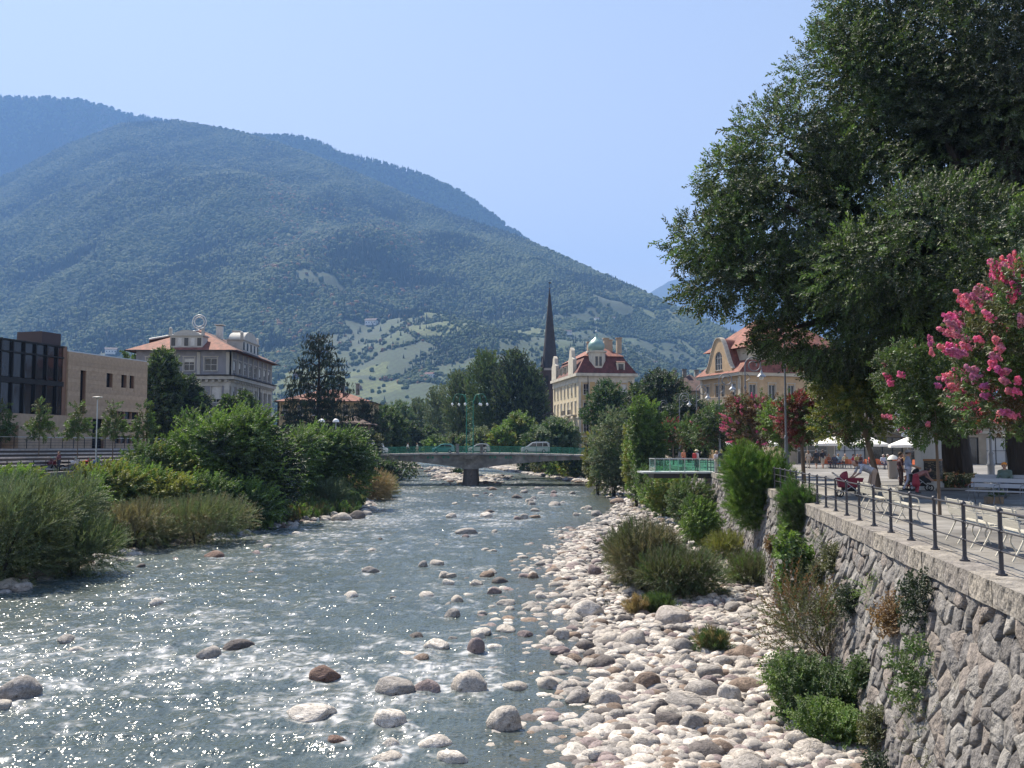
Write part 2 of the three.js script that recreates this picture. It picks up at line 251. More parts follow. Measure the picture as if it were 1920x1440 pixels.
// ---------------------------------------------------------------- mountains
const ridgeMain = [[-700, 470], [-300, 400], [-100, 352], [0, 322], [100, 268], [215, 222], [320, 217], [430, 236], [520, 262], [600, 292], [700, 335], [780, 372], [860, 405], [960, 437], [1080, 492], [1180, 538], [1240, 566], [1330, 606], [1400, 640], [1500, 690], [1600, 730], [1750, 770], [2000, 790], [2500, 800]];
const ridgeDist = [[-700, 4960], [0, 5120], [300, 5280], [700, 4640], [960, 4000], [1180, 3200], [1400, 2560], [1700, 2080], [2500, 1920]];
const footDist = [[-700, 1760], [300, 1680], [700, 1440], [1000, 1280], [1400, 1215], [1700, 1185], [2500, 1185]];
function slopePoint(px, s) { // bearing and share of the way up the main mountain
  const b = (px - 960) / 1800, dR = interp(ridgeDist, px), dF = interp(footDist, px), H = (839 - interp(ridgeMain, px)) / 1800 * dR;
  const t = Math.min(s, 1), d = lerp(dF, dR, t) + (s > 1 ? (s - 1) * 4000 : 0), x = b * d;
  let y = 5 + H * (0.72 * t + 0.28 * Math.pow(t, 1.8)) - (s > 1 ? (s - 1) * 2400 : 0);
  const a = Math.sin(Math.PI * Math.min(1, t)) ** 0.7;
  y += a * (270 * (fbm(x * 0.0014 + 4, d * 0.0008, 4) - 0.5) + 130 * (fbm(x * 0.0045, d * 0.0025 + 8, 3) - 0.5));
  return [x, y, d];
}
const FIELDS = [ // bearing, share up the slope, half-width and half-length in metres, colour
  [760, 0.06, 90, 95, 0], [690, 0.10, 60, 80, 1], [830, 0.10, 80, 60, 0], [700, 0.30, 70, 60, 2], [720, 0.38, 60, 40, 0], [600, 0.38, 70, 40, 0], [880, 0.44, 45, 40, 1], [990, 0.42, 60, 50, 1], [1080, 0.42, 70, 55, 0], [1070, 0.58, 75, 60, 2], [1050, 0.35, 90, 60, 0], [1160, 0.36, 80, 60, 2], [1230, 0.42, 60, 40, 1], [1150, 0.72, 60, 60, 2], [1230, 0.93, 60, 45, 1], [1190, 0.88, 60, 30, 1], [1270, 0.80, 40, 40, 1], [1040, 0.79, 40, 25, 1], [510, 0.20, 60, 35, 2], [540, 0.53, 45, 22, 1], [930, 0.30, 70, 40, 2], [1000, 0.26, 80, 45, 0], [1150, 0.24, 80, 50, 2], [1280, 0.30, 60, 50, 2], [640, 0.22, 60, 40, 2], [180, 0.16, 70, 40, 2], [820, 0.34, 55, 40, 1], [880, 0.16, 80, 60, 0], [960, 0.14, 80, 50, 0], [1040, 0.12, 90, 60, 2], [1130, 0.10, 80, 60, 0], [1200, 0.14, 70, 60, 2], [1100, 0.50, 75, 45, 2], [1180, 0.55, 65, 50, 2], [1210, 0.66, 60, 50, 0], [1120, 0.80, 50, 35, 2], [940, 0.50, 60, 40, 0], [1010, 0.55, 60, 35, 2], [840, 0.42, 60, 35, 0], [760, 0.30, 60, 35, 0], [660, 0.14, 80, 40, 1], [1300, 0.55, 50, 45, 2], [1330, 0.4, 60, 60, 0], [1260, 0.62, 45, 40, 1],
].map(([px, s, a, b, k]) => { const [x, y, d] = slopePoint(px, s); return { x, d, a, b, k, w: hash(px, s * 100) }; });
const fieldCol = [[0.048, 0.092, 0.026], [0.105, 0.145, 0.032], [0.036, 0.075, 0.028]];
function fieldAt(x, d) { // a mosaic of vineyards, orchards and meadows on the lower slopes, and single clearings higher up
  const wx = x + 60 * (fbm(x * 0.012, d * 0.012, 3) - 0.5), wd = d + 60 * (fbm(x * 0.012 + 7, d * 0.012, 3) - 0.5);
  for (const f of FIELDS) if (Math.abs(wx - f.x + (wd - f.d) * (f.w - 0.5) * 0.6) < f.a && Math.abs(wd - f.d) < f.b) return f;
  const px = 960 + x / d * 1800, dF = interp(footDist, px), up = (d - dF) / (interp(ridgeDist, px) - dF), most = interp([[420, 0.08], [620, 0.3], [900, 0.42], [1050, 0.55], [1150, 0.8], [1260, 1.0], [1400, 0.9]], px);
  const zone = ss(400, 680, px) * (1 - ss(most * 0.75, most, up)); if (zone <= 0.01) return null;
  const ci = wx / 210 + wd / 520, cj = wd / 190 - wx / 900, i = Math.floor(ci), j = Math.floor(cj), u = ci - i, w = cj - j;
  if (hash(i, j, 5) > 0.66 * zone || u < 0.05 || w < 0.05) return null;
  return { k: Math.floor(hash(i, j, 8) * 2.99) };
}
function farmed(x, d) { const px = 960 + x / d * 1800, dF = interp(footDist, px), up = (d - dF) / (interp(ridgeDist, px) - dF), most = interp([[420, 0.08], [620, 0.3], [900, 0.42], [1050, 0.55], [1150, 0.8], [1260, 1.0], [1400, 0.9]], px); return ss(400, 680, px) * (1 - ss(most * 0.75, most, up));
}
function mountain(name, label, pts, s0, s1, ns, np, px0, px1, pointAt, colour, mat) {
  const pos = [], col = [], uv = [], idx = [];
  for (let j = 0; j <= ns; j++) for (let i = 0; i <= np; i++) {
    const [x, y, d] = pointAt(lerp(px0, px1, i / np), lerp(s0, s1, j / ns)); pos.push(x, y, -d); uv.push(x / 30, d / 30); col.push(...colour(x, d, y));
    if (i && j) { const k = j * (np + 1) + i; idx.push(k - np - 2, k - np - 1, k, k - np - 2, k, k - 1); }
  }
  const g = new THREE.BufferGeometry(); g.setAttribute('position', new THREE.Float32BufferAttribute(pos, 3)); g.setAttribute('color', new THREE.Float32BufferAttribute(col, 3)); g.setAttribute('uv', new THREE.Float32BufferAttribute(uv, 2)); g.setIndex(idx); g.computeVertexNormals();
  return structure(name, g, mat, label, 'mountain');
}
const hillMat = std(1, 1, 1, 0.95, { vertexColors: true, map: tBlotch });
mountain('mountain', 'broad wooded mountain with vineyards and meadows on its lower slope', null, 0, 1.12, 200, 460, -200, 1600, slopePoint, (x, d) => {
  const f = fieldAt(x, d); if (f) { const c = fieldCol[f.k], n = 0.8 + 0.4 * fbm(x * 0.02, d * 0.02, 2), row = 0.88 + 0.24 * vn(x * 0.02, d * 0.18); return c.map((q) => q * n * row); }
  const n = fbm(x * 0.012, d * 0.012, 3); return [0.028 + 0.02 * n, 0.045 + 0.02 * n, 0.018];
}, hillMat);
const backRidge = (pts, dR, dF, seed) => (px, s) => { const b = (px - 960) / 1800, t = Math.min(1, s), d = lerp(dF, dR, t) + (s > 1 ? (s - 1) * 2500 : 0), x = b * d, H = (839 - interp(pts, px)) / 1800 * dR; return [x, 5 + H * Math.pow(t, 1.1) - (s > 1 ? (s - 1) * 1400 : 0) + Math.sin(Math.PI * t) * 130 * (fbm(x * 0.002 + seed, d * 0.0015, 4) - 0.5) + t * 16 * (fbm(x * 0.01 + seed, d * 0.01, 3) - 0.5), d]; };
const woodCol = (x, d) => { const n = fbm(x * 0.004, d * 0.004, 4), c = ss(0.62, 0.75, fbm(x * 0.003 + 8, d * 0.005, 4)); return [0.03 + 0.025 * n + 0.16 * c, 0.042 + 0.025 * n + 0.15 * c, 0.02 + 0.01 * n + 0.12 * c]; };
const ridgeLeft = backRidge([[-700, 230], [-400, 190], [-100, 172], [0, 168], [60, 170], [130, 174], [180, 186], [220, 201], [310, 218], [400, 250], [500, 300], [700, 380]], 6700, 5600, 3);
const ridgeMid = backRidge([[300, 300], [380, 262], [430, 248], [480, 243], [550, 244], [600, 262], [640, 281], [700, 294], [750, 306], [800, 325], [860, 352], [900, 380], [960, 425], [1040, 480], [1150, 540]], 5920, 4640, 11);
mountain('mountain', 'higher wooded ridge with bare rock patches behind the main mountain', null, 0.1, 1.1, 60, 120, -260, 640, ridgeLeft, woodCol, hillMat);
mountain('mountain', 'dark tree-lined ridge rising behind the main mountain crest', null, 0.2, 1.1, 50, 120, 300, 1140, ridgeMid, woodCol, hillMat);
mountain('mountain', 'pale distant mountain beyond the valley mouth', null, 0, 1.05, 50, 120, 1000, 2400, backRidge([[1000, 700], [1100, 645], [1180, 580], [1225, 541], [1260, 521], [1320, 510], [1400, 505], [1500, 505], [1700, 510], [2000, 530], [2400, 560]], 10800, 6700, 21), woodCol, hillMat);
{ // the woods: trees too far off to tell apart
  const blob = (r, n, sq) => { const g = new THREE.IcosahedronGeometry(1, 1), p = g.attributes.position, v = V(0, 0, 0); for (let i = 0; i < p.count; i++) { v.fromBufferAttribute(p, i); const k = 1 + 0.55 * (vn(v.x * 1.7 + n, v.y * 1.7, v.z * 1.7 + 5) - 0.5); p.setXYZ(i, v.x * k * 0.5, v.y * k * sq * 0.5 + sq * 0.45, v.z * k * 0.5); } g.computeVertexNormals(); return g; };
  const cone = new THREE.ConeGeometry(0.3, 1.5, 6, 3).translate(0, 0.7, 0);
  const kinds = [blob(1, 1, 1.1), blob(1, 9, 0.95), blob(1, 20, 1.25), cone], woodMat = std(1, 1, 1, 0.95);
  const CONIFERS = [[0.016, 0.03, 0.015], [0.02, 0.038, 0.02], [0.024, 0.04, 0.016]], LEAFY = [[0.028, 0.05, 0.018], [0.036, 0.064, 0.02], [0.034, 0.058, 0.024], [0.05, 0.08, 0.024], [0.046, 0.072, 0.02], [0.066, 0.095, 0.026], [0.08, 0.1, 0.03], [0.095, 0.115, 0.034]];
  const r = rng(77), lists = kinds.map(() => []), c = new THREE.Color(), m = new THREE.Matrix4(), q = new THREE.Quaternion(), up = V(0, 1, 0);
  const put = (fn, n, px0, px1, s0, s1, size, pow) => { for (let i = 0; i < n; i++) {
    const px = r.in(px0, px1), s = lerp(s0, s1, Math.pow(r(), pow)), [x, y, d] = fn(px, s);
    if (fn === slopePoint && fieldAt(x, d) && r() > 0.02 + 0.25 * ss(0.58, 0.64, fbm(x * 0.012 + 3, d * 0.012, 2))) continue;
    const nz = fbm(x * 0.004, d * 0.004, 3), con = nz + r.in(-0.2, 0.2) - (fn === slopePoint ? 0.15 * farmed(x, d) : 0) > 0.58, k = con ? 3 : Math.floor(r() * 3), sz = size * r.in(0.7, 1.35) * (fn === slopePoint ? 1 - 0.4 * farmed(x, d) : 1), n2 = fbm(x * 0.009 + 70, d * 0.012, 3);
    q.setFromAxisAngle(up, r() * 6.28); m.compose(V(x, y - 1.5, -d), q, V(sz * r.in(0.9, 1.2), sz, sz * r.in(0.9, 1.2)));
    // species: spruce and pine stands, oak, beech, ash, chestnut, lime, some turning early
    const kind = con ? CONIFERS[Math.floor(r() * CONIFERS.length)] : LEAFY[Math.min(LEAFY.length - 1, Math.floor((n2 * 0.75 + r() * 0.3) * LEAFY.length))];
    c.setRGB(...kind); if (!con && px > 480 && px < 800 && s < 0.75 && r() < 0.06) c.setRGB(0.16, 0.085, 0.03);
    lists[k].push([m.clone(), c.clone()]);
  } };
  put(slopePoint, 210000, -130, 1480, 0.02, 1.02, 11.5, 0.9);
  put(slopePoint, 3200, -200, 1480, 0.985, 1.01, 14, 1);
  put(ridgeMid, 14000, 330, 1100, 0.5, 1.01, 16, 0.6); put(ridgeLeft, 9000, -200, 560, 0.4, 1.01, 18, 0.6);
  const wood = new THREE.Group(); wood.name = 'forest'; wood.userData = { kind: 'stuff', label: 'mixed woods covering the mountainside', category: 'forest' }; scene.add(wood);
  lists.forEach((l, k) => { const im = new THREE.InstancedMesh(kinds[k], woodMat, l.length); im.name = 'forest_canopy'; im.userData.kind = 'stuff'; l.forEach(([mm, cc], i) => { im.setMatrixAt(i, mm); im.setColorAt(i, cc); }); wood.add(im); });
}

// ---------------------------------------------------------------- retaining wall of rough stones, coping and railing
const stoneTones = [[0.225, 0.222, 0.225], [0.26, 0.256, 0.256], [0.195, 0.192, 0.198], [0.25, 0.226, 0.215], [0.30, 0.297, 0.294], [0.17, 0.166, 0.172]].map((c) => std(...c, 0.93, { map: rp(tStone, 0.9), bumpMap: rp(bRock, 1.1), bumpScale: 0.09 }));
const WALLTOP = 3.98, WALLFOOT = -0.35;
const wallPoint = (u, y, out = 0) => { const k = (WALLTOP - y) / (WALLTOP - WALLFOOT); return V(wallX(u) - 0.22 - 0.95 * k - out * 0.96, y + out * 0.2, -u - out * 0.15); };
{
  const wall = thing('retaining_wall', 'battered retaining wall of rough grey stones below the promenade', 'wall');
  { // mortar bed behind the stones
    const us = span([[8, 130, 0.6]]), ys = span([[WALLFOOT, WALLTOP, 0.36]]), pos = [], uv = [], idx = [];
    us.forEach((u, i) => ys.forEach((y, j) => { const p = wallPoint(u, y, -0.03 + 0.05 * (fbm(u * 1.5, y * 1.5, 2) - 0.5)); pos.push(p.x, p.y, p.z); uv.push(u, y); if (i && j) { const n = ys.length, k = i * n + j; idx.push(k, k - 1, k - n - 1, k, k - n - 1, k - n); } }));
    const g = new THREE.BufferGeometry(); g.setAttribute('position', new THREE.Float32BufferAttribute(pos, 3)); g.setAttribute('uv', new THREE.Float32BufferAttribute(uv, 2)); g.setIndex(idx); g.computeVertexNormals();
    part('mortar', g, std(0.34, 0.315, 0.285, 0.95, { map: rp(tBlotch, 0.8), bumpMap: rp(bRock, 2), bumpScale: 0.04 }), wall);
  }
  const r = rng(5), sites = [];
  for (let row = 0; row < 13; row++) { let u = 8 + r.in(0, 0.6); const y0 = WALLFOOT + 0.17 + row * 0.335; while (u < 128) { sites.push([u, y0 + r.in(-0.12, 0.12)]); u += r.in(0.3, 0.74) * (u > 60 ? 1.3 : 1); } }
  const clip = (poly, mx, my, nx, ny) => { const o = []; for (let i = 0; i < poly.length; i++) { const a = poly[i], b = poly[(i + 1) % poly.length], da = (a[0] - mx) * nx + (a[1] - my) * ny, db = (b[0] - mx) * nx + (b[1] - my) * ny; if (da <= 0) o.push(a); if ((da < 0 && db > 0) || (da > 0 && db < 0)) { const t = da / (da - db); o.push([lerp(a[0], b[0], t), lerp(a[1], b[1], t)]); } } return o; };
  const rest = stoneTones.map(() => []); let n = 0;
  sites.sort((a, b) => a[0] - b[0]);
  sites.forEach(([su, sy], si) => {
    let poly = [[su - 1, WALLFOOT], [su + 1, WALLFOOT], [su + 1, WALLTOP], [su - 1, WALLTOP]];
    for (let k = Math.max(0, si - 60); k < Math.min(sites.length, si + 60); k++) { if (k === si) continue; const [qu, qy] = sites[k], dx = qu - su, dy = qy - sy, L = Math.hypot(dx, dy); if (L > 2) continue; poly = clip(poly, (su + qu) / 2 - dx / L * 0.012, (sy + qy) / 2 - dy / L * 0.012, dx / L, dy / L); }
    if (poly.length < 3) return;
    const pts = []; poly.forEach((a, i) => { const b = poly[(i + 1) % poly.length], k = Math.max(1, Math.round(Math.hypot(b[0] - a[0], b[1] - a[1]) / 0.22)); for (let q = 0; q < k; q++) pts.push([lerp(a[0], b[0], q / k), lerp(a[1], b[1], q / k)]); });
    const cu = pts.reduce((s, p) => s + p[0], 0) / pts.length, cy = pts.reduce((s, p) => s + p[1], 0) / pts.length, N = pts.length, bulge = r.in(0.015, 0.058), tu = r.in(-0.2, 0.2), ty = r.in(-0.22, 0.1), pos = [], uv = [], idx = [];
    const ring = (k, o) => pts.forEach(([u, y], i) => { const j = 0.06 * (hash(u * 91, y * 77, 2) - 0.5), uu = lerp(cu, u, k) + (k < 1 ? j : 0), yy = lerp(cy, y, k) + (k < 1 ? j : 0), p = wallPoint(uu, yy, o + (o > 0 ? (uu - cu) * tu + (yy - cy) * ty + 0.07 * (fbm(uu * 3.3, yy * 3.3, 2) - 0.5) : 0)); pos.push(p.x, p.y, p.z); uv.push(uu, yy); });
    ring(1, -0.042); ring(0.975, bulge * 0.55); ring(0.66, bulge); const c = wallPoint(cu, cy, bulge * 1.05 + 0.05 * (r() - 0.5)); pos.push(c.x, c.y, c.z); uv.push(cu, cy);
    for (let L = 0; L < 2; L++) for (let i = 0; i < N; i++) { const a = L * N + i, b = L * N + (i + 1) % N; idx.push(b, a, a + N, b, a + N, b + N); }
    for (let i = 0; i < N; i++) idx.push(2 * N + (i + 1) % N, 2 * N + i, 3 * N);
    let g = new THREE.BufferGeometry(); g.setAttribute('position', new THREE.Float32BufferAttribute(pos, 3)); g.setAttribute('uv', new THREE.Float32BufferAttribute(uv, 2)); g.setIndex(idx); g.computeVertexNormals();
    const t = Math.floor(r() * stoneTones.length), near = su > 12.5 && n < 300;
    if (near) { n++; part('stone', g, stoneTones[t], wall); } else rest[t].push(g);
  });
  rest.forEach((l, t) => { if (l.length) part('stone_facing', merge(l), stoneTones[t], wall).userData.kind = 'stuff'; });
  // coping blocks
  let u = 9, k = 0; const copeMats = [[0.30, 0.285, 0.265], [0.34, 0.32, 0.29], [0.26, 0.245, 0.235]].map((c) => std(...c, 0.93, { map: rp(tStone, 0.7), bumpMap: rp(bRock, 1.4), bumpScale: 0.05 })), far = [];
  while (u < 128) {
    const L = r.in(0.85, 1.6), g = new THREE.BoxGeometry(0.62, 0.40, L - 0.012, 3, 2, 6), p = g.attributes.position, mid = u + L / 2, ang = -Math.atan((wallX(mid + 0.5) - wallX(mid - 0.5)));
    for (let i = 0; i < p.count; i++) { const x = p.getX(i), y = p.getY(i), z = p.getZ(i), f = x < -0.3 ? 1 : 0, e = Math.abs(z) > L / 2 - 0.02 ? 0.4 : 1; p.setXYZ(i, x + (f ? 0.09 * (fbm(z * 3 + u * 7, y * 4, 3) - 0.55) * e : 0), y + (y > 0.19 ? 0.012 * (vn(x * 4, z * 4 + u) - 0.5) - (f ? 0.015 : 0) : 0), z); }
    g.computeVertexNormals(); const c = g.rotateY(ang).translate(wallX(mid) + 0.0, WALLTOP + 0.195, -mid);
    if (u < 62) part('coping_stone', metreUV(c), copeMats[k++ % 3], wall); else far.push(c);
    u += L;
  }
  part('coping', metreUV(merge(far)), copeMats[0], wall);
}
const COPE = WALLTOP + 0.395;
{
  const rail = thing('railing', 'dark iron promenade railing with round posts along the wall top', 'railing');
  const post = merge([cyl(0.035, 0.032, 0.95, 0, 0.02), cyl(0.085, 0.085, 0.025, 0, 0, 0, 10), cyl(0.055, 0.042, 0.05, 0, 0.025), ball(0.048, 0, 0.97, 0), ...[0.36, 0.66].map((y) => ball(0.043, 0, y, 0, 6))]);
  const at = []; for (let k = -3; k < 37; k++) { const d = 14.65 + 1.815 * k; at.push([wallX(d), d]); }
  for (const [x, d] of at) part('post', post, M.iron, rail).position.set(x, COPE, -d);
  for (const y of [0.36, 0.66, 0.95]) { const l = []; for (let i = 1; i < at.length; i++) l.push(bar(V(at[i - 1][0], COPE + y, -at[i - 1][1]), V(at[i][0], COPE + y, -at[i][1]), y > 0.9 ? 0.02 : 0.014, undefined, 6)); part('rail', merge(l), M.iron, rail); }
}

// ---------------------------------------------------------------- bridge
const BR = 160, BW = 11, deckY = (x) => 5.4 - 0.0009 * (x + 7) ** 2;
{
  const b = thing('road_bridge', 'grey concrete two-span road bridge with haunched arches', 'bridge', 0, 0, -BR);
  const x0 = -40, x1 = 21, pts = [], px = -7; for (let x = x0; x <= x1; x += 1) pts.push([x, deckY(x) - 0.28]);
  const under = (x) => { const L = x < px ? 16 : 19.5, t = clamp((Math.abs(x - px) - 1.1) / L, 0, 1); return lerp(2.7, 4.25, Math.sin(t * Math.PI / 2) ** 0.8) - ss(1, 1.6, (Math.abs(x - px) / L)) * 0; };
  for (let x = x1; x >= x0; x -= 0.5) pts.push([x, Math.abs(x - px) < 1.1 ? 2.7 : under(x)]);
  part('arch_girder', metreUV(extrude(pts, BW - 1).translate(0, 0, -BW + 0.5)), M.concrete, b);
  const sl = []; for (let x = x0; x <= x1; x += 1) sl.push([x, deckY(x)]); for (let x = x1; x >= x0; x -= 1) sl.push([x, deckY(x) - 0.3]);
  part('deck_slab', metreUV(extrude(sl, BW).translate(0, 0, -BW)), std(0.62, 0.60, 0.57, 0.9, { map: rp(tBlotch, 0.2) }), b);
  const pier = new THREE.CylinderGeometry(1.15, 1.5, 3.7, 8, 3).scale(1, 1, 1).rotateY(Math.PI / 8).translate(px, 0.85, -1.3);
  part('pier', metreUV(merge([pier, box(2.3, 3.7, BW - 2.6, px, 0.85, -BW / 2), new THREE.CylinderGeometry(1.15, 1.5, 3.7, 8, 3).rotateY(Math.PI / 8).translate(px, 0.85, -BW + 1.3)])), std(0.17, 0.15, 0.14, 0.95, { map: rp(tStone, 0.6), bumpMap: rp(bRock, 0.8), bumpScale: 0.06 }), b);
  for (const s of [-0.38, 0.38]) part('pier_plate', box(0.4, 0.75, 0.06, px + s, 3.55, 0.06 - 0.5 + 0.02), M.greenIron, b);
  part('pier_pilaster', metreUV(box(2.2, 2.3, 0.3, px, 3.85, -0.42)), M.concrete, b);
  for (let x = -24; x < 20; x += 2.6) { if (Math.abs(x - px) < 3) continue; part('bracket', merge([box(0.09, 0.75, 0.1, x, deckY(x) - 0.55, -0.44), ...(Math.abs(x - px) < 9 ? [box(0.34, 0.34, 0.08, x - 0.4, deckY(x) - 0.72, -0.46), box(0.34, 0.34, 0.08, x + 0.4, deckY(x) - 0.72, -0.46)] : [])]), M.greenIron, b); }
  // lookout over the pier
  part('lookout_slab', metreUV(merge([box(4.3, 0.3, 1.7, px, deckY(px) - 0.155, 0.6), box(3.4, 0.35, 1.2, px, deckY(px) - 0.48, 0.4), box(2.6, 0.35, 0.8, px, deckY(px) - 0.83, 0.2)])), std(0.42, 0.41, 0.40, 0.9, { map: rp(tBlotch, 0.3) }), b);
  const lk = thing('lookout_parapet', 'grey stone and iron parapet of the lookout above the bridge pier', 'parapet', px, deckY(px), -BR);
  for (const x of [-2.0, 2.0]) part('pillar', metreUV(merge([box(0.5, 1.35, 0.5, x, 0.675, 1.2), box(0.62, 0.12, 0.62, x, 1.41, 1.2)])), M.concrete, lk);
  for (let x = -1.6; x < 1.61; x += 0.2) part('baluster', box(0.06, 0.95, 0.06, x, 0.5, 1.3), M.greenLight, lk);
  part('rail', box(3.5, 0.08, 0.1, 0, 1.02, 1.3), M.greenIron, lk); part('rail', box(3.5, 0.08, 0.1, 0, 0.08, 1.3), M.greenIron, lk);
  // railings
  for (const [z, label] of [[-0.2, 'green iron bridge railing on the upstream side'], [-BW + 0.2, 'green iron bridge railing on the far side of the road']]) {
    const g = thing('bridge_railing', label, 'railing', 0, 0, -BR);
    const near = z > -1;
    for (let x = -39; x < 20.5; x += 2.05) { if (near && Math.abs(x + 1.02 - px) < 2.4) continue;
      part('post', box(0.09, 1.15, 0.09, x, deckY(x) + 0.575, z), M.greenIron, g);
      const y = deckY(x + 1), l = [box(2.05, 0.07, 0.06, x + 1.02, y + 1.1, z), box(2.05, 0.05, 0.05, x + 1.02, y + 0.12, z)]; for (let q = 0.14; q < 2; q += 0.135) l.push(box(0.03, 0.98, 0.03, x + q, y + 0.6, z)); part('railing_panel', merge(l), M.greenIron, g); }
  }
  const l = thing('bridge_lamp', 'tall green lattice lamp mast with white lamps on curved arms', 'street lamp', px, deckY(px) - 0.02, -BR + 0.55);
  for (const x of [-0.55, 0.55]) part('mast', cyl(0.10, 0.07, 8.8, x, 0, 0, 8), M.greenIron, l);
  const lat = []; for (let y = 1; y < 8.6; y += 0.9) { lat.push(bar(V(-0.55, y, 0), V(0.55, y + 0.45, 0), 0.022), bar(V(0.55, y + 0.45, 0), V(-0.55, y + 0.9, 0), 0.022)); } part('lattice', merge(lat), M.greenIron, l);
  for (const [sx_, sz, sp] of [[-1, 0.5, 3.0], [1, 0.5, 3.0], [-0.3, 1, 1.0], [0.9, 1, 1.6], [-0.7, -0.7, 2.4], [0.7, -0.7, 2.4]]) {
    const e = V(Math.sign(sx_) * 0.5 + sx_ * sp * 0.8, 8.2, sz * 0.9), a = part('arm', tube([V(Math.sign(sx_) * 0.5, 8.2, 0), V(Math.sign(sx_) * 0.6 + sx_ * 0.5, 9.6, sz * 0.3), V(Math.sign(sx_) * 0.5 + sx_ * sp * 0.6, 9.7, sz * 0.7), e], 0.05, 18, 5), M.greenIron, l);
    part('lamp_bell', lathe([[0.04, 0.3], [0.12, 0.2], [0.3, 0], [0.26, -0.12], [0.12, -0.34], [0.0, -0.38]], 12).scale(0.72, 0.8, 0.72).translate(e.x, e.y - 0.1, e.z), M.whiteGloss, a);
  }
}

// ---------------------------------------------------------------- vehicles on the bridge
function vehicle(label, category, colour, prof, wins, L, W, x, z, dir, group) {
  const v = thing('parked_car'.replace('parked_', category === 'van' ? 'passenger_' : 'small_').replace('car', category === 'van' ? 'van' : 'car'), label, category, x, deckY(x) + 0.01, z, 0, group);
  v.scale.x = dir;
  const paint = phys(...colour, 0.3, { clearcoat: 0.8, clearcoatRoughness: 0.08, metalness: 0.3 });
  part('body', extrude(prof, W - 0.16, 0.08).translate(0, 0, -W / 2 + 0.08), paint, v);
  for (const w of wins) for (const s of [-1, 1]) part('side_window', extrude(w, 0.012).translate(0, 0, s > 0 ? W / 2 - 0.002 : -W / 2 - 0.010), M.glassDark, v);
  for (const [wx] of [[L * 0.19], [L * 0.80]]) for (const s of [-1, 1]) { const t = part('wheel', new THREE.TorusGeometry(0.245, 0.085, 8, 18).translate(wx, 0.32, s * (W / 2 - 0.06)), M.rubber, v); part('rim', new THREE.CylinderGeometry(0.2, 0.2, 0.1, 12).rotateX(Math.PI / 2).translate(wx, 0.32, s * (W / 2 - 0.06)), M.zinc, t); }
  for (const s of [-1, 1]) { part('headlight', box(0.16, 0.15, 0.3, 0.1, 0.72, s * (W / 2 - 0.28)), M.whiteGloss, v); part('tail_light', box(0.08, 0.3, 0.16, L - 0.02, 0.85, s * (W / 2 - 0.14)), std(0.3, 0.01, 0.01, 0.3), v); }
  part('windscreen', extrude([prof[3], [prof[3][0] + 0.05, prof[3][1] - 0.02], [prof[4][0] + 0.02, prof[4][1] - 0.07], [prof[4][0] - 0.05, prof[4][1] - 0.05]], W - 0.34).translate(-0.09, 0.02, -W / 2 + 0.17), M.glassDark, v);
  part('bumper', box(0.14, 0.2, W - 0.1, 0.02, 0.42, 0), M.dark, v);
  return v;
}
const vanP = [[0.05, 0.3], [0.02, 0.62], [0.12, 0.86], [1.05, 1.12], [1.85, 1.72], [2.4, 1.84], [4.4, 1.84], [4.72, 1.6], [4.78, 0.9], [4.75, 0.3]];
vehicle('silver passenger van on the bridge near its wooded end', 'van', [0.32, 0.34, 0.36], vanP, [[[1.35, 1.12], [1.95, 1.66], [2.55, 1.7], [2.55, 1.12]], [[2.65, 1.12], [2.65, 1.7], [3.6, 1.7], [3.6, 1.12]], [[3.7, 1.12], [3.7, 1.7], [4.35, 1.68], [4.55, 1.14]]], 4.78, 1.85, sx(977, 163), -BR - 3.2, 1, 'vehicles on the bridge');
const hatP = [[0.05, 0.28], [0.02, 0.55], [0.1, 0.72], [0.75, 0.92], [1.55, 1.42], [2.1, 1.52], [3.2, 1.48], [3.6, 1.2], [3.72, 0.8], [3.7, 0.28]];
vehicle('teal green hatchback on the bridge beside the lookout', 'car', [0.03, 0.17, 0.17], hatP, [[[1.0, 0.95], [1.62, 1.38], [2.1, 1.42], [2.1, 0.95]], [[2.2, 0.95], [2.2, 1.42], [3.1, 1.38], [3.35, 1.0]]], 3.72, 1.66, sx(811, 163), -BR - 3.2, 1, 'vehicles on the bridge');
const boxP = [[0.05, 0.3], [0.02, 0.65], [0.1, 0.85], [0.6, 1.05], [0.95, 1.68], [1.2, 1.76], [3.35, 1.78], [3.5, 1.6], [3.55, 0.9], [3.5, 0.3]];
vehicle('boxy white minivan on the bridge at the edge of the shrubs', 'van', [0.72, 0.73, 0.74], boxP, [[[0.8, 1.06], [1.08, 1.62], [1.75, 1.64], [1.75, 1.06]], [[1.85, 1.06], [1.85, 1.64], [2.6, 1.64], [2.6, 1.06]], [[2.7, 1.06], [2.7, 1.64], [3.3, 1.62], [3.4, 1.06]]], 3.55, 1.5, sx(728, 166), -BR - 6.4, -1, 'vehicles on the bridge');
vehicle('grey car passing behind the bridge lookout', 'car', [0.26, 0.28, 0.27], hatP, [[[1.0, 0.95], [1.62, 1.38], [2.1, 1.42], [2.1, 0.95]], [[2.2, 0.95], [2.2, 1.42], [3.1, 1.38], [3.35, 1.0]]], 3.72, 1.66, sx(878, 166), -BR - 6.4, 1, 'vehicles on the bridge');

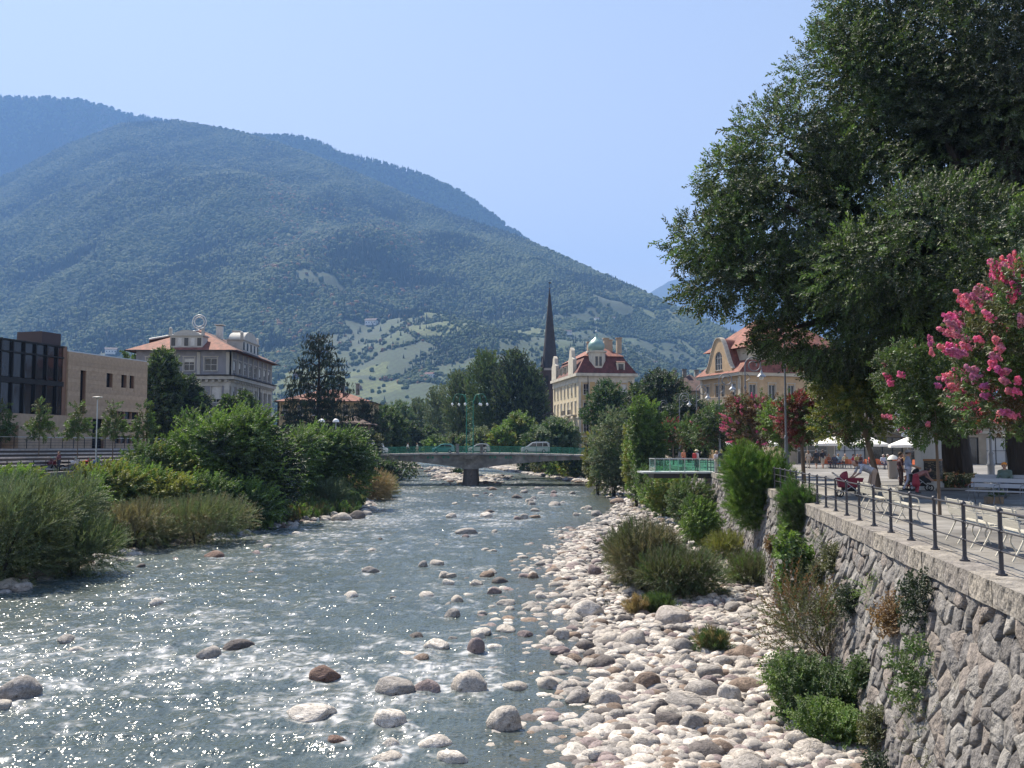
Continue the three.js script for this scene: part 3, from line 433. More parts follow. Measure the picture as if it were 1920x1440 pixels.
// ---------------------------------------------------------------- buildings
function holed(w, h, holes, thick, y0 = 0) { // wall in the xy plane from x = 0 to w, its outer face at z = 0
  const s = new THREE.Shape([[0, y0], [w, y0], [w, h], [0, h]].map(([x, y]) => new THREE.Vector2(x, y)));
  for (const [x, y, a, b, arch] of holes) { const p = new THREE.Path(); p.moveTo(x, y); p.lineTo(x + a, y); p.lineTo(x + a, y + b - (arch ? a / 2 : 0)); if (arch) p.absarc(x + a / 2, y + b - a / 2, a / 2, 0, Math.PI, false); else p.lineTo(x, y + b); p.lineTo(x, y); s.holes.push(p); }
  return metreUV(new THREE.ExtrudeGeometry(s, { depth: thick, bevelEnabled: false, curveSegments: 8 }).translate(0, 0, -thick));
}
const winCache = new Map();
function windowPart(parent, mtx, x, y, w, h, o = {}) { // frame with mullions, a pane set back, optional surround, sill and shutters
  const key = [w, h, o.bars, o.cross, o.arch, o.surround].join(), make = () => {
    const f = 0.07, fr = [box(w, f, 0.08, w / 2, f / 2, -0.16), box(f, h, 0.08, f / 2, h / 2, -0.16), box(f, h, 0.08, w - f / 2, h / 2, -0.16)]; if (!o.arch) fr.push(box(w, f, 0.08, w / 2, h - f / 2, -0.16)); else fr.push(new THREE.TorusGeometry(w / 2 - 0.03, 0.05, 5, 14, Math.PI).translate(w / 2, h - w / 2, -0.16));
    for (let i = 1; i < (o.bars || 2); i++) fr.push(box(0.06, h - (o.arch ? 0.1 : 0), 0.07, w * i / (o.bars || 2), (h - (o.arch ? 0.1 : 0)) / 2, -0.165)); for (let i = 1; i < (o.cross || 1); i++) fr.push(box(w, 0.05, 0.06, w / 2, h * i / o.cross, -0.17));
    return { frame: merge(fr), pane: o.arch ? new THREE.ExtrudeGeometry(new THREE.Shape().moveTo(0, 0).lineTo(w, 0).lineTo(w, h - w / 2).absarc(w / 2, h - w / 2, w / 2, 0, Math.PI, false).lineTo(0, 0), { depth: 0.02, bevelEnabled: false, curveSegments: 8 }).translate(0, 0, -0.23) : box(w, h, 0.02, w / 2, h / 2, -0.22), sill: box(w + 0.24, 0.08, 0.2, w / 2, -0.05, 0.02), surround: merge([box(0.16, h + 0.3, 0.06, -0.09, h / 2 + 0.1, 0.025), box(0.16, h + 0.3, 0.06, w + 0.09, h / 2 + 0.1, 0.025), box(w + 0.5, 0.16, 0.12, w / 2, h + 0.3, 0.05)]), shutter: box(w * 0.5, h, 0.05, w * 0.25, h / 2, 0.035) };
  };
  if (!winCache.has(key)) winCache.set(key, make()); const g = winCache.get(key);
  const f = part('window', g.frame, o.mat || M.white, parent); f.applyMatrix4(new THREE.Matrix4().multiplyMatrices(mtx, new THREE.Matrix4().makeTranslation(x, y, 0)));
  part('pane', g.pane, o.glass || M.glassDark, f); if (o.sill !== false) part('sill', g.sill, o.trim || M.white, f); if (o.surround) part('surround', g.surround, o.trim || M.white, f);
  if (o.shut) for (const s of [-1, 1]) part('shutter', g.shutter, o.shutMat || M.greenIron, f).position.x = s < 0 ? -w * 0.5 - 0.02 : w + 0.02;
  if (o.blind) part('blind', box(w - 0.1, h * o.blind, 0.03, w / 2, h - h * o.blind / 2, -0.13), o.blindMat || M.white, f);
  return f;
}
const face = (x, z, turn) => new THREE.Matrix4().makeRotationY(turn).setPosition(x, 0, z);   // wall run: starts at (x, z), goes along its own +x, looks along its own +z
const placed = (g, m) => g.applyMatrix4(m);
function hip(x0, x1, z0, z1, y, h, inset, over = 0.5, ridgeInset) { // hipped roof: eaves rectangle, ridge along the longer side
  x0 -= over; x1 += over; z0 -= over; z1 += over; const w = x1 - x0, dd = z1 - z0, ri = ridgeInset ?? Math.min(w, dd) / 2 * inset, cz = (z0 + z1) / 2, cx = (x0 + x1) / 2;
  const A = dd > w ? [cx, y + h, z1 - ri] : [x0 + ri, y + h, cz], B = dd > w ? [cx, y + h, z0 + ri] : [x1 - ri, y + h, cz];
  const a = [x0, y, z1], b = [x1, y, z1], c = [x1, y, z0], e = [x0, y, z0];
  const front = dd > w ? [[a, b, A]] : [[a, b, B, A]], right = dd > w ? [[b, c, B, A]] : [[b, c, B]], back = dd > w ? [[c, e, B]] : [[c, e, A, B]], left = dd > w ? [[e, a, A, B]] : [[e, a, A]];
  return { front: quadGeo(front), right: quadGeo(right), rest: quadGeo([...back, ...left, [e, c, b, a]]) };
}
const gutter = (x0, x1, z0, z1, y, over = 0.5) => merge([box(x1 - x0 + 2 * over, 0.14, 0.14, (x0 + x1) / 2, y, z1 + over), box(0.14, 0.14, z1 - z0 + 2 * over, x1 + over, y, (z0 + z1) / 2), box(0.14, 0.14, z1 - z0 + 2 * over, x0 - over, y, (z0 + z1) / 2)]);

{ // modern town building of sandstone blocks and dark glass, seen along its front
  const T = Math.atan2(0.962, 0.272), b = thing('civic_building', 'modern sandstone building with a dark glazed wing above the steps', 'building', -47.7, 6.2, -89.5, T);
  const sandM = [[0.52, 0.385, 0.27], [0.55, 0.41, 0.29], [0.49, 0.365, 0.26]].map((c) => std(...c, 0.9, { map: rp(tGrain, 0.5) })), Wd = 21.3, H = 9.9, I = new THREE.Matrix4();
  const stoneX = 8.6; // the stone block begins here; the glazed wing runs before it
  const holes = [[10.4, 3.6, 0.85, 4.9], [14.4, 6.6, 1.0, 1.7], [16.8, 6.7, 0.9, 1.7], [18.2, 6.7, 0.8, 1.7], [15.4, 3.25, 4.6, 0.95], [12.4, -0.02, 1.9, 3.2], [16.1, 0.55, 3.9, 0.95]];
  part('wall', holed(Wd - stoneX, H, holes.map(([x, y, a, c]) => [x - stoneX, Math.max(y, 0), a, c]), 0.45).translate(stoneX, 0, 0), sandM[0], b);
  part('core', metreUV(box(Wd - stoneX - 0.9, H - 0.3, 12, stoneX + (Wd - stoneX) / 2, (H - 0.3) / 2, -6.6)), M.concrete, b);  // unseen solid block added inside the walls to stop light
  part('end_wall', metreUV(box(0.45, H, 12.5, Wd - 0.225, H / 2, -6.72)), sandM[1], b);
  part('roof_slab', box(Wd - stoneX - 0.02, 0.12, 12.6, stoneX + (Wd - stoneX) / 2, H + 0.061, -6.4), M.zinc, b);
  for (let i = 1; i < 22; i++) { const y = i * 0.45; const segs = []; let x = stoneX + 0.01; const cuts = holes.filter((h) => y > h[1] - 0.02 && y < h[1] + h[3] + 0.02).sort((p, q) => p[0] - q[0]); for (const c of cuts) { segs.push([x, c[0]]); x = c[0] + c[2]; } segs.push([x, Wd - 0.01]); part('stone_course', metreUV(merge(segs.map(([a, c]) => box(c - a, 0.425, 0.03, (a + c) / 2, y - 0.225, 0.016)))), sandM[i % 3], b); }
  const reveal = std(0.2, 0.12, 0.085, 0.85);
  for (const [x, y, a, c] of holes) { const g = part('window', box(a, c, 0.03, x + a / 2, y + c / 2, -0.36), M.glassDark, b); part('frame', merge([box(0.06, c, 0.3, x + a - 0.03, y + c / 2, -0.2), box(a, 0.06, 0.3, x + a / 2, y + c - 0.03, -0.2)]), reveal, g); if (a > 3) part('mullion', merge([1, 2, 3].map((k) => box(0.18, c, 0.2, x + a * k / 4, y + c / 2, -0.25))), reveal, g); }
  // glazed wing
  const gx0 = -16, gx1 = stoneX - 0.5, gy0 = 3.35, gy1 = H + 0.5;
  part('podium', metreUV(merge([box(gx1 - gx0 + 0.5, gy0 - 2.2, 12, (gx0 + gx1 + 0.5) / 2, 2.2 + (gy0 - 2.2) / 2, -6), box(6.3, 2.2, 12, gx1 - 2.65, 1.1, -6.01), box(1.6, 2.2, 12, gx0 + 0.8, 1.1, -6.01)])), sandM[1], b);
  part('loggia_wall', metreUV(box(17, 2.2, 0.2, gx0 + 10, 1.1, -3.6)), sandM[2], b);
  for (let x = gx0; x < gx1 - 0.5; x += 1.45) for (const [y, h] of [[gy0, 2.9], [gy0 + 3.45, 2.35], [gy0 + 5.85, 1.25]]) part('glass_pane', box(1.33, h - 0.08, 0.03, x + 0.72, y + h / 2, -0.3), M.glassDark, b);
  for (let x = gx0; x < gx1; x += 1.45) part('mullion', box(0.12, gy1 - gy0, 0.22, x, (gy0 + gy1) / 2, -0.16), M.black, b);
  for (const y of [gy0 + 3.15, gy0 + 5.83, gy1 - 0.1]) part('transom', box(gx1 - gx0, y > gy0 + 5 ? 0.14 : 0.5, 0.24, (gx0 + gx1) / 2, y, -0.17), M.black, b);
  part('glazed_wing_core', box(gx1 - gx0, gy1 - gy0 - 0.2, 9, (gx0 + gx1) / 2, (gy0 + gy1) / 2 - 0.1, -5.4), M.concrete, b);  // unseen block behind the glazing, added to stop light
  part('side_pier', metreUV(merge([box(0.5, gy1 - gy0, 2, gx1 + 0.25, (gy0 + gy1) / 2, -1.2)])), reveal, b);
  part('roof_box', box(2.6, 1.3, 3, gx1 - 1.6, gy1 + 0.55, -1.8), std(0.04, 0.022, 0.022, 0.6), b);
  part('flagpole', cyl(0.03, 0.02, 3, -3, gy1, -2, 6), M.dark, b);
  for (let x = -8; x < 22; x += 6.6) part('wall_lamp', box(0.45, 0.14, 0.2, x, 2.75, 0.12), M.dark, b);
  // terrace with steps down to the quay
  const t = thing('stone_steps', 'broad pale stone steps up to the terrace of the modern building', 'steps', -47.7, QUAY, -89.5, T), stepM = std(0.40, 0.36, 0.34, 0.9, { map: rp(tGrain, 0.6) });
  part('terrace', metreUV(box(46, 2.05, 4.2, 6, 1.03, 2.1 - 0.05)), stepM, t);
  for (let i = 0; i < 6; i++) { const y = 0.335 * (6 - i), st = part('step', metreUV(box(46, y - 0.14, 0.8, 6, (y - 0.14) / 2, 4.15 + 0.4 + i * 0.81)), std(0.16, 0.14, 0.135, 0.95), t); part('tread', metreUV(box(46, 0.13, 0.95, 6, y - 0.072, 4.25 + 0.42 + i * 0.81)), std(0.62, 0.57, 0.54, 0.9, { map: rp(tGrain, 0.6) }), st); }  // treads coloured pale and risers dark to paint the sunlit bands
  const rl = thing('terrace_railing', 'thin dark metal railing along the terrace of the modern building', 'railing', -47.7, 6.2, -89.5, T);
  for (let x = -16; x < 28; x += 1.5) part('post', box(0.05, 1.05, 0.05, x, 0.525, 4.0), M.dark, rl); for (const y of [1.05, 0.8, 0.55, 0.3]) part('rail', box(44.5, y > 1 ? 0.06 : 0.025, 0.04, 6.2, y, 4.0), y > 1 ? M.zinc : M.dark, rl);
}
{ // grand hotel with hipped tile roof
  const x0 = -58, x1 = -43.4, z0 = -173, z1 = -147.5, y0 = 4.1, eave = 21.2, b = thing('grand_hotel', 'grey and white grand hotel with red hipped roof', 'building');
  const grey = plaster(0.32, 0.325, 0.37), trim = plaster(0.60, 0.58, 0.54), corn = 17.0;
  const F = face(x0, z1, 0), R = face(x1, z1, Math.PI / 2), fw = x1 - x0, rw = z1 - z0;
  const fh = [], rh = [];
  for (const y of [5.2, 9.3, 13.2]) { for (let i = 0; i < 4; i++) fh.push([1.5 + i * 3.4, y, 1.5, 2.6]); for (let i = 0; i < 8; i++) rh.push([1.5 + i * 3.05, y, 1.25, 2.6]); }
  const fa = [[1.6, 18.1, 1.6, 1.9], [7.4, 18.1, 1.6, 1.9], [10.6, 18.1, 1.9, 1.9]], ra = Array.from({ length: 8 }, (_, i) => [1.3 + i * 3.05, 18.0, 1.5, 1.7]);
  part('front_wall', placed(holed(fw, eave, [...fh, ...fa], 0.35, y0), F), grey, b); part('side_wall', placed(holed(rw, eave, [...rh, ...ra], 0.35, y0), R), grey, b);
  part('core', box(fw - 0.9, eave - y0 - 0.5, rw - 0.9, (x0 + x1) / 2, (eave + y0) / 2 - 0.2, (z0 + z1) / 2), M.concrete, b);  // unseen inner block, added so no light passes through the hotel
  part('back_wall', metreUV(merge([box(0.3, eave - y0, rw, x0 + 0.16, (eave + y0) / 2, (z0 + z1) / 2 - 0.4), box(fw, eave - y0, 0.3, (x0 + x1) / 2, (eave + y0) / 2, z0 + 0.16)])), grey, b);
  for (const [m, l] of [[F, [...fh, ...fa]], [R, [...rh, ...ra]]]) l.forEach(([x, y, w, h], i) => windowPart(b, m, x, y, w, h, { surround: true, trim, blind: [0, 0.55, 0, 0.8, 0.3][(i * 3 + (m === R)) % 5], cross: 2 }));
  const band = (y, h, out) => metreUV(merge([box(fw + 2 * out, h, out, (x0 + x1) / 2, y, z1 + out / 2 + 0.003), box(out, h, rw + out, x1 + out / 2 + 0.003, y, (z0 + z1) / 2 + out / 2)]));
  part('cornice', band(corn, 0.5, 0.8), trim, b); part('cornice_edge', band(corn + 0.38, 0.16, 1.05), M.dark, b); part('string_course', band(12.6, 0.3, 0.18), trim, b); part('string_course', band(8.7, 0.35, 0.25), trim, b); part('frieze', band(16.2, 0.9, 0.12), trim, b);
  for (let i = 0; i < 26; i++) part('dentil', box(0.5, 0.36, 0.42, x1 + 0.35, corn - 0.45, z1 - 0.6 - i * 0.97), trim, b);
  for (let i = 0; i < 15; i++) part('dentil', box(0.42, 0.36, 0.5, x0 + 0.5 + i * 0.97, corn - 0.45, z1 + 0.35), trim, b);
  for (const x of [0.45, fw - 0.45]) part('pilaster', metreUV(placed(box(0.85, corn - 4.4, 0.22, x, (corn + 4.1) / 2, 0.11), F)), trim, b);
  for (let i = 0; i < 9; i++) part('pilaster', metreUV(placed(box(0.7, corn - 4.4, 0.2, 0.5 + i * 3.05, (corn + 4.1) / 2, 0.1), R)), trim, b);
  for (let i = 0; i < 9; i++) part('attic_pilaster', placed(box(0.4, 3.6, 0.14, 0.5 + i * 3.05, 19.2, 0.07), R), trim, b);
  for (const x of [5.9, 9.7, fw - 0.4]) part('attic_pilaster', placed(box(0.5, 3.6, 0.14, x, 19.2, 0.07), F), trim, b);
  const h = hip(x0, x1, z0, z1, eave, 4.2, 1, 1.3);
  const rf = part('roof', metreUV(h.front), M.tileRed, b); part('roof_slope', metreUV(h.right), M.tileMaroon, rf); part('roof_slope', metreUV(h.rest), M.tileRed2, rf); part('gutter', gutter(x0, x1, z0, z1, eave - 0.05, 1.3), M.dark, rf);  // right slope in darker tile: its shade is put into the colour
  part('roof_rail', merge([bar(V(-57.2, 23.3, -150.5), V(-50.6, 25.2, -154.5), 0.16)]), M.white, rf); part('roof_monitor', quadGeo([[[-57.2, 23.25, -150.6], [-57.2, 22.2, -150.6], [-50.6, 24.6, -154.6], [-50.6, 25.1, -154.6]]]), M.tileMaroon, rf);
  // curved dormers
  const dormer = (m, w, name) => { const d = part(name, placed(metreUV(merge([box(w, 2.0, 2.6, 0, 1.0, -1.3), new THREE.CylinderGeometry(w * 0.42, w * 0.42, 2.6, 20, 1, false, -Math.PI / 2, Math.PI).rotateX(-Math.PI / 2).rotateZ(0).scale(1, 0.42, 1).translate(0, 2.0, -1.3)])), m), trim, b);
    const n = Math.round(w / 1.1); for (let i = 0; i < n; i++) part('dormer_window', placed(box(0.62, 1.25, 0.04, -w / 2 + (i + 0.5) * w / n, 1.05, 0.015), m), i % 2 ? M.white : M.glassDark, d); part('dormer_cornice', placed(box(w + 0.4, 0.2, 2.9, 0, 2.06, -1.25), m), trim, d); for (const s of [-1, 1]) part('finial', placed(merge([box(0.4, 0.7, 0.4, s * w / 2, 2.5, -0.2), ball(0.28, s * w / 2, 3.05, -0.2)]), m), trim, d); };
  dormer(new THREE.Matrix4().makeTranslation(-50.2, 21.5, -147.2), 5.0, 'front_dormer'); dormer(new THREE.Matrix4().makeRotationY(Math.PI / 2).setPosition(x1 + 0.1, 21.6, -158.5), 9.5, 'side_dormer');
  for (const [x, z, hh] of [[-49.0, -160, 4.5], [-47.2, -164, 3.9], [-46.0, -167, 3.0]]) part('chimney', metreUV(merge([box(0.95, hh, 0.95, x, 22 + hh / 2, z), box(1.5, 0.16, 1.4, x, 22 + hh + 0.28, z)])), M.white, b);
  part('downpipe', bar(V(x1 + 0.5, 17, -163), V(x1 + 0.5, 4.2, -163), 0.09), M.dark, b);
  const sg = thing('roof_ring_sign', 'double metal ring standing on the ridge of the grand hotel roof', 'sign', -50.9, 25.2, -155.3); part('outer_ring', new THREE.TorusGeometry(1.12, 0.1, 8, 30).translate(0, 1.5, 0), M.zinc, sg); part('inner_ring', new THREE.TorusGeometry(0.78, 0.1, 8, 30).translate(0, 1.5, 0), M.zinc, sg); part('strut', merge([cyl(0.06, 0.06, 0.5, -0.35, -0.1), cyl(0.06, 0.06, 0.5, 0.35, -0.1), box(0.5, 0.12, 0.12, 0, 0.42, 0), ...[0.8, 2.4, 4.0, 5.6].map((a) => bar(V(Math.cos(a) * 0.78, 1.5 + Math.sin(a) * 0.78, 0), V(Math.cos(a) * 1.12, 1.5 + Math.sin(a) * 1.12, 0), 0.05))]), M.lampIron, sg);
}
function plainHouse(name, label, x0, x1, z0, z1, y0, eave, rise, wallMat, roofMat, o = {}) {
  const b = thing(name, label, 'building', (x0 + x1) / 2, 0, (z0 + z1) / 2, o.turn || 0), hw = (x1 - x0) / 2, hd = (z1 - z0) / 2, w = 2 * hw, d = 2 * hd;
  const F = face(-hw, hd, 0), L = face(-hw, -hd, -Math.PI / 2), R = face(hw, hd, Math.PI / 2), fl = o.floors || 3, fh = (eave - y0) / fl;
  const cells = (len, n) => { const l = []; for (let k = 0; k < fl; k++) for (let i = 0; i < n; i++) l.push([len * (i + 0.5) / n - 0.55, y0 + k * fh + fh * 0.28, 1.1, fh * 0.55]); return l; };
  const nf = o.nf ?? 3, ns = o.ns ?? 4;
  for (const [m, len, n, nm] of [[F, w, nf, 'front_wall'], [L, d, ns, 'side_wall'], [R, d, o.nr ?? ns, 'side_wall']]) { const c = cells(len, n); part(nm, placed(holed(len, eave, c, 0.3, y0), m), wallMat, b); c.forEach(([x, y, a, h], i) => windowPart(b, m, x, y, a, h, { cross: 2, shut: o.shut, shutMat: o.shutMat, surround: o.surround })); }
  part('core', box(w - 0.8, eave - y0 - 0.3, d - 0.8, 0, (eave + y0) / 2 - 0.1, 0), M.concrete, b);  // unseen filler added inside the house to block light
  const h = hip(-hw, hw, -hd, hd, eave, rise, 1, o.over ?? 0.7), rf = part('roof', metreUV(merge([h.front, h.right, h.rest])), roofMat, b); part('gutter', gutter(-hw, hw, -hd, hd, eave - 0.02, o.over ?? 0.7), M.dark, rf);
  for (const [x, z] of o.chimneys || [[hw * 0.3, 0]]) part('chimney', metreUV(merge([box(0.7, 2.2, 0.7, x, eave + rise * 0.8 + 0.4, z), box(0.95, 0.12, 0.95, x, eave + rise * 0.8 + 1.6, z)])), M.concrete, rf);
  return b;
}
plainHouse('yellow_house', 'yellow rendered house with red roof behind the cedar', sx(520, 190), sx(690, 190), -205, -190, 4, 15.4, 2.8, plaster(0.62, 0.48, 0.28), M.tileRed2, { nf: 6, chimneys: [[-4, 2], [3, 2], [6, 2]] });
plainHouse('garden_house', 'low brown house with dark balcony beyond the cedar', sx(632, 172), sx(690, 172), -182, -172, 4, 10.4, 1.6, plaster(0.32, 0.22, 0.18), M.tileBrown, { nf: 4, floors: 2, chimneys: [] });
{ // church with a slender dark spire
  const d = 300, x = sx(1031, d), b = thing('church', 'church tower with tall slender dark spire behind the poplars', 'church', x, 4, -d), brick = std(0.10, 0.072, 0.07, 0.9, { map: rp(tGrain, 0.3) }), roof = std(0.05, 0.047, 0.056, 0.8, { map: rp(tGrain, 0.3) });
  part('tower', metreUV(merge([box(4.9, 27, 4.9, 0, 13.5, 0), ...[-1, 1].flatMap((i) => [-1, 1].map((j) => box(1.0, 28, 1.0, i * 2.4, 14, j * 2.4)))])), brick, b);
  for (const s of [-1.0, 1.0]) part('belfry_opening', box(1.0, 4.2, 0.2, s, 22.5, 2.48), M.black, b);
  part('balcony', metreUV(box(5.8, 0.7, 5.8, 0, 26.6, 0)), std(0.3, 0.27, 0.25, 0.9), b);
  part('spire', metreUV(lathe([[3.3, 27], [2.9, 28.2], [2.3, 31], [1.28, 41], [0.45, 49.5], [0.1, 52]], 8).rotateY(Math.PI / 8)), roof, b);
  for (let k = 0; k < 4; k++) part('pinnacle', new THREE.ConeGeometry(0.6, 5, 4).translate(0, 29, 2.9).rotateY(k * Math.PI / 2 + Math.PI / 4), roof, b);
  for (let k = 0; k < 4; k++) part('gablet', extrude([[-1.1, 0], [1.1, 0], [0, 3.8]], 0.5).translate(0, 27, 2.2).rotateY(k * Math.PI / 2), roof, b);
  part('finial', merge([cyl(0.07, 0.06, 2.4, 0, 51.8), ball(0.28, 0, 52.3, 0), box(0.8, 0.4, 0.08, 0.15, 54.1, 0)]), M.dark, b);
  part('nave', metreUV(merge([box(11, 10, 18, 3, 5, -10)])), brick, b); part('nave_roof', metreUV(extrude([[-2.9, 10], [8.9, 10], [3, 17]], 18.4).translate(0, 0, -19.2)), roof, b);
}
{ // yellow villa with onion dome
  const d = 200, ang = Math.atan2(4.5, 26), b = thing('yellow_villa', 'ochre villa coloured cream on its sunny side with small onion dome and red mansard roof', 'building', 13.9, 4.2, -d, ang), W = 12, D = 25, E = 17.2;
  const ochre = plaster(0.66, 0.46, 0.23), trim = plaster(0.72, 0.66, 0.55), I = face(0, 0, 0), L = face(0, -D, -Math.PI / 2);  // ochre front and cream river wall carry shade and sun in the plaster colour
  const fo = [], lo = []; for (const y of [1, 5.2, 9.2, 13.1]) { for (const x of [1.6, 4.3, 7.2, 9.8]) fo.push([x - 0.55, y, 1.15, 2.3]); for (let i = 0; i < 7; i++) lo.push([1.2 + i * 3.4, y, 1.2, 2.4]); }
  part('front_wall', placed(holed(W, E, fo, 0.35), I), ochre, b); part('river_wall', placed(holed(D, E, lo, 0.35), L), plaster(0.78, 0.66, 0.45), b); part('core', box(W - 0.9, E - 0.4, D - 0.9, W / 2, E / 2 - 0.1, -D / 2), M.concrete, b); part('side_wall', box(0.3, E, D - 0.4, W - 0.16, E / 2, -D / 2 - 0.1), ochre, b);  // core is an unseen block added to stop light inside the villa
  for (const [m, l, n] of [[I, fo, 0], [L, lo, 1]]) l.forEach(([x, y, w, h], i) => windowPart(b, m, x, y, w, h, { surround: true, trim, blind: [0, 0.4, 0, 0.7][(i + n) % 4], cross: 2 }));
  const band = (y, h, o) => metreUV(merge([box(W + 2 * o, h, o, W / 2, y, o / 2 + 0.002), box(o, h, D + o, -o / 2 - 0.002, y, -D / 2 + o / 2), box(o, h, D, W + o / 2, y, -D / 2)]));
  part('cornice', band(E + 0.1, 0.6, 0.7), trim, b); part('frieze', band(E - 0.8, 1.2, 0.1), trim, b); part('string_course', band(8.4, 0.3, 0.15), trim, b); part('string_course', band(4.4, 0.35, 0.2), trim, b);
  for (const x of [0.25, W - 0.25]) part('quoin', metreUV(box(0.5, E - 0.5, 0.12, x, E / 2, 0.06)), trim, b);
  // mansard
  const o = 0.5, m0 = E + 0.4, m1 = E + 4.2, q = 1.9, P = (x, y, z) => [x, y, z];
  const lowR = quadGeo([[P(-o, m0, o), P(W + o, m0, o), P(W - q, m1, -q), P(q, m1, -q)], [P(-o, m0, -D), P(-o, m0, o), P(q, m1, -q), P(q, m1, -D + q)], [P(W + o, m0, o), P(W + o, m0, -D), P(W - q, m1, -D + q), P(W - q, m1, -q)]]);
  const rf = part('roof', metreUV(lowR), std(0.2, 0.062, 0.052, 0.85, { map: rp(tBlotch, 0.35) }), b); const up = hip(q, W - q, -D + q, -q, m1, 2.6, 1, 0.35); part('roof_slope', metreUV(merge([up.front, up.right, up.rest])), M.tileRed, rf);
  part('gutter', gutter(0, W, -D, 0, m0, o), M.dark, rf);
  const dorm = (m) => { const g = part('dormer', placed(metreUV(merge([box(1.7, 2.2, 1.6, 0, 1.1, -0.8)])), m), trim, b); part('dormer_window', placed(box(1.1, 1.5, 0.04, 0, 1.1, 0.015), m), M.glassDark, g); part('dormer_roof', placed(quadGeo([[P(-1, 2.2, 0.2), P(1, 2.2, 0.2), P(0.9, 3.0, -2.2), P(-0.9, 3.0, -2.2)]]), m), M.tileRed, g); };
  dorm(new THREE.Matrix4().makeTranslation(9.2, m0 + 0.2, 0)); for (const z of [-8, -12, -16, -20]) dorm(new THREE.Matrix4().makeRotationY(-Math.PI / 2).setPosition(-0.1, m0 + 0.2, z));
  // corner turret with copper onion
  part('turret', metreUV(merge([new THREE.CylinderGeometry(1.9, 1.9, 4.6, 8).rotateY(Math.PI / 8).translate(4.4, m0 + 2.3, -2.0), new THREE.CylinderGeometry(2.2, 2.2, 0.35, 8).rotateY(Math.PI / 8).translate(4.4, m0 + 4.7, -2.0)])), trim, b);
  for (const s of [-0.42, 0.42]) part('turret_window', box(0.55, 2.0, 0.05, 4.4 + s, m0 + 2.6, -0.23), M.glassDark, b);
  part('onion_dome', lathe([[2.5, 0], [2.85, 0.8], [3.0, 1.7], [2.75, 2.7], [1.9, 3.7], [0.9, 4.5], [0.35, 5.3], [0.18, 6.6], [0.0, 6.7]], 16).scale(0.6, 0.6, 0.6).translate(4.4, m0 + 4.9, -2.0), M.copper, b);
  part('dome_finial', merge([ball(0.22, 4.4, m0 + 9.05, -2), cyl(0.05, 0.03, 1.0, 4.4, m0 + 9.2, -2, 6)]), M.zinc, b);
  part('gable', placed(metreUV(extrude([[-2.3, 0], [2.3, 0], [2.2, 3.2], [1.2, 3.8], [0.9, 5.2], [0, 5.9], [-0.9, 5.2], [-1.2, 3.8], [-2.2, 3.2]], 0.8)), new THREE.Matrix4().makeRotationY(-Math.PI / 2).setPosition(0.3, E + 0.4, -5.2)), trim, b);
  part('gable', placed(metreUV(extrude([[-2.3, 0], [2.3, 0], [2.2, 3.2], [1.2, 3.8], [0.9, 5.0], [0, 5.6], [-0.9, 5.0], [-1.2, 3.8], [-2.2, 3.2]], 0.8)), new THREE.Matrix4().makeRotationY(-Math.PI / 2).setPosition(0.3, E + 0.4, -22)), trim, b);
  for (const [x, z] of [[7.6, -6], [9.3, -9], [10.2, -5], [6, -14]]) part('chimney', metreUV(merge([box(1.0, 3.2, 1.0, x, m1 + 2.6, z), box(1.3, 0.2, 1.3, x, m1 + 4.3, z)])), plaster(0.5, 0.4, 0.3), b);
  for (const z of [-3.5, -9, -20]) for (const y of [5, 9]) { const k = part('balcony', metreUV(box(1.3, 0.22, 3.4, -0.66, y - 0.1, z)), trim, b); const l = [box(0.05, 0.06, 3.4, -1.28, y + 0.98, z)]; for (let q2 = -1.6; q2 <= 1.6; q2 += 0.2) l.push(box(0.03, 0.95, 0.03, -1.28, y + 0.5, z + q2)); part('balcony_rail', merge(l), M.iron, k); }
  part('downpipe', cyl(0.08, 0.08, E, 2.0, 0, 0.1, 6), M.dark, b);
  const cafe = thing('terrace_cafe', 'white terrace annex with balustrade beside the yellow villa', 'building', 7.6, 4.2, -212); part('wall', box(6, 4.6, 5, 0, 2.3, 0), M.white, cafe); part('doorway', box(1.6, 2.6, 0.1, -1.2, 1.4, 2.5), M.glassDark, cafe); part('balustrade', merge([box(6.2, 0.14, 0.2, 0, 5.5, 2.6), ...Array.from({ length: 16 }, (_, i) => box(0.16, 0.8, 0.14, -2.9 + i * 0.387, 5.05, 2.6))]), M.white, cafe);
  const aw = thing('awning', 'orange fabric awning on the white terrace annex', 'awning', 8.9, 8.3, -209.3); part('fabric', quadGeo([[P(-1.1, 0, 0), P(-1.1, -1.5, 1.3), P(1.1, -1.5, 1.3), P(1.1, 0, 0)], [P(-1.1, -1.5, 1.3), P(-1.1, -1.9, 1.32), P(1.1, -1.9, 1.32), P(1.1, -1.5, 1.3)]]), std(0.75, 0.2, 0.07, 0.8, { side: THREE.DoubleSide }), aw); part('roller', bar(V(-1.1, 0.02, 0), V(1.1, 0.02, 0), 0.07), M.white, aw);
}
plainHouse('brown_roofed_house', 'pale house with brown roof and small chimneys between tree and gabled house', sx(1262, 175), sx(1345, 175), -190, -176, 4.2, 16.6, 3.4, plaster(0.5, 0.44, 0.36), M.tileBrown, { nf: 4, over: 1.2, chimneys: [[-2.5, 1], [-1, 3], [1.5, 2], [3, 1]] });
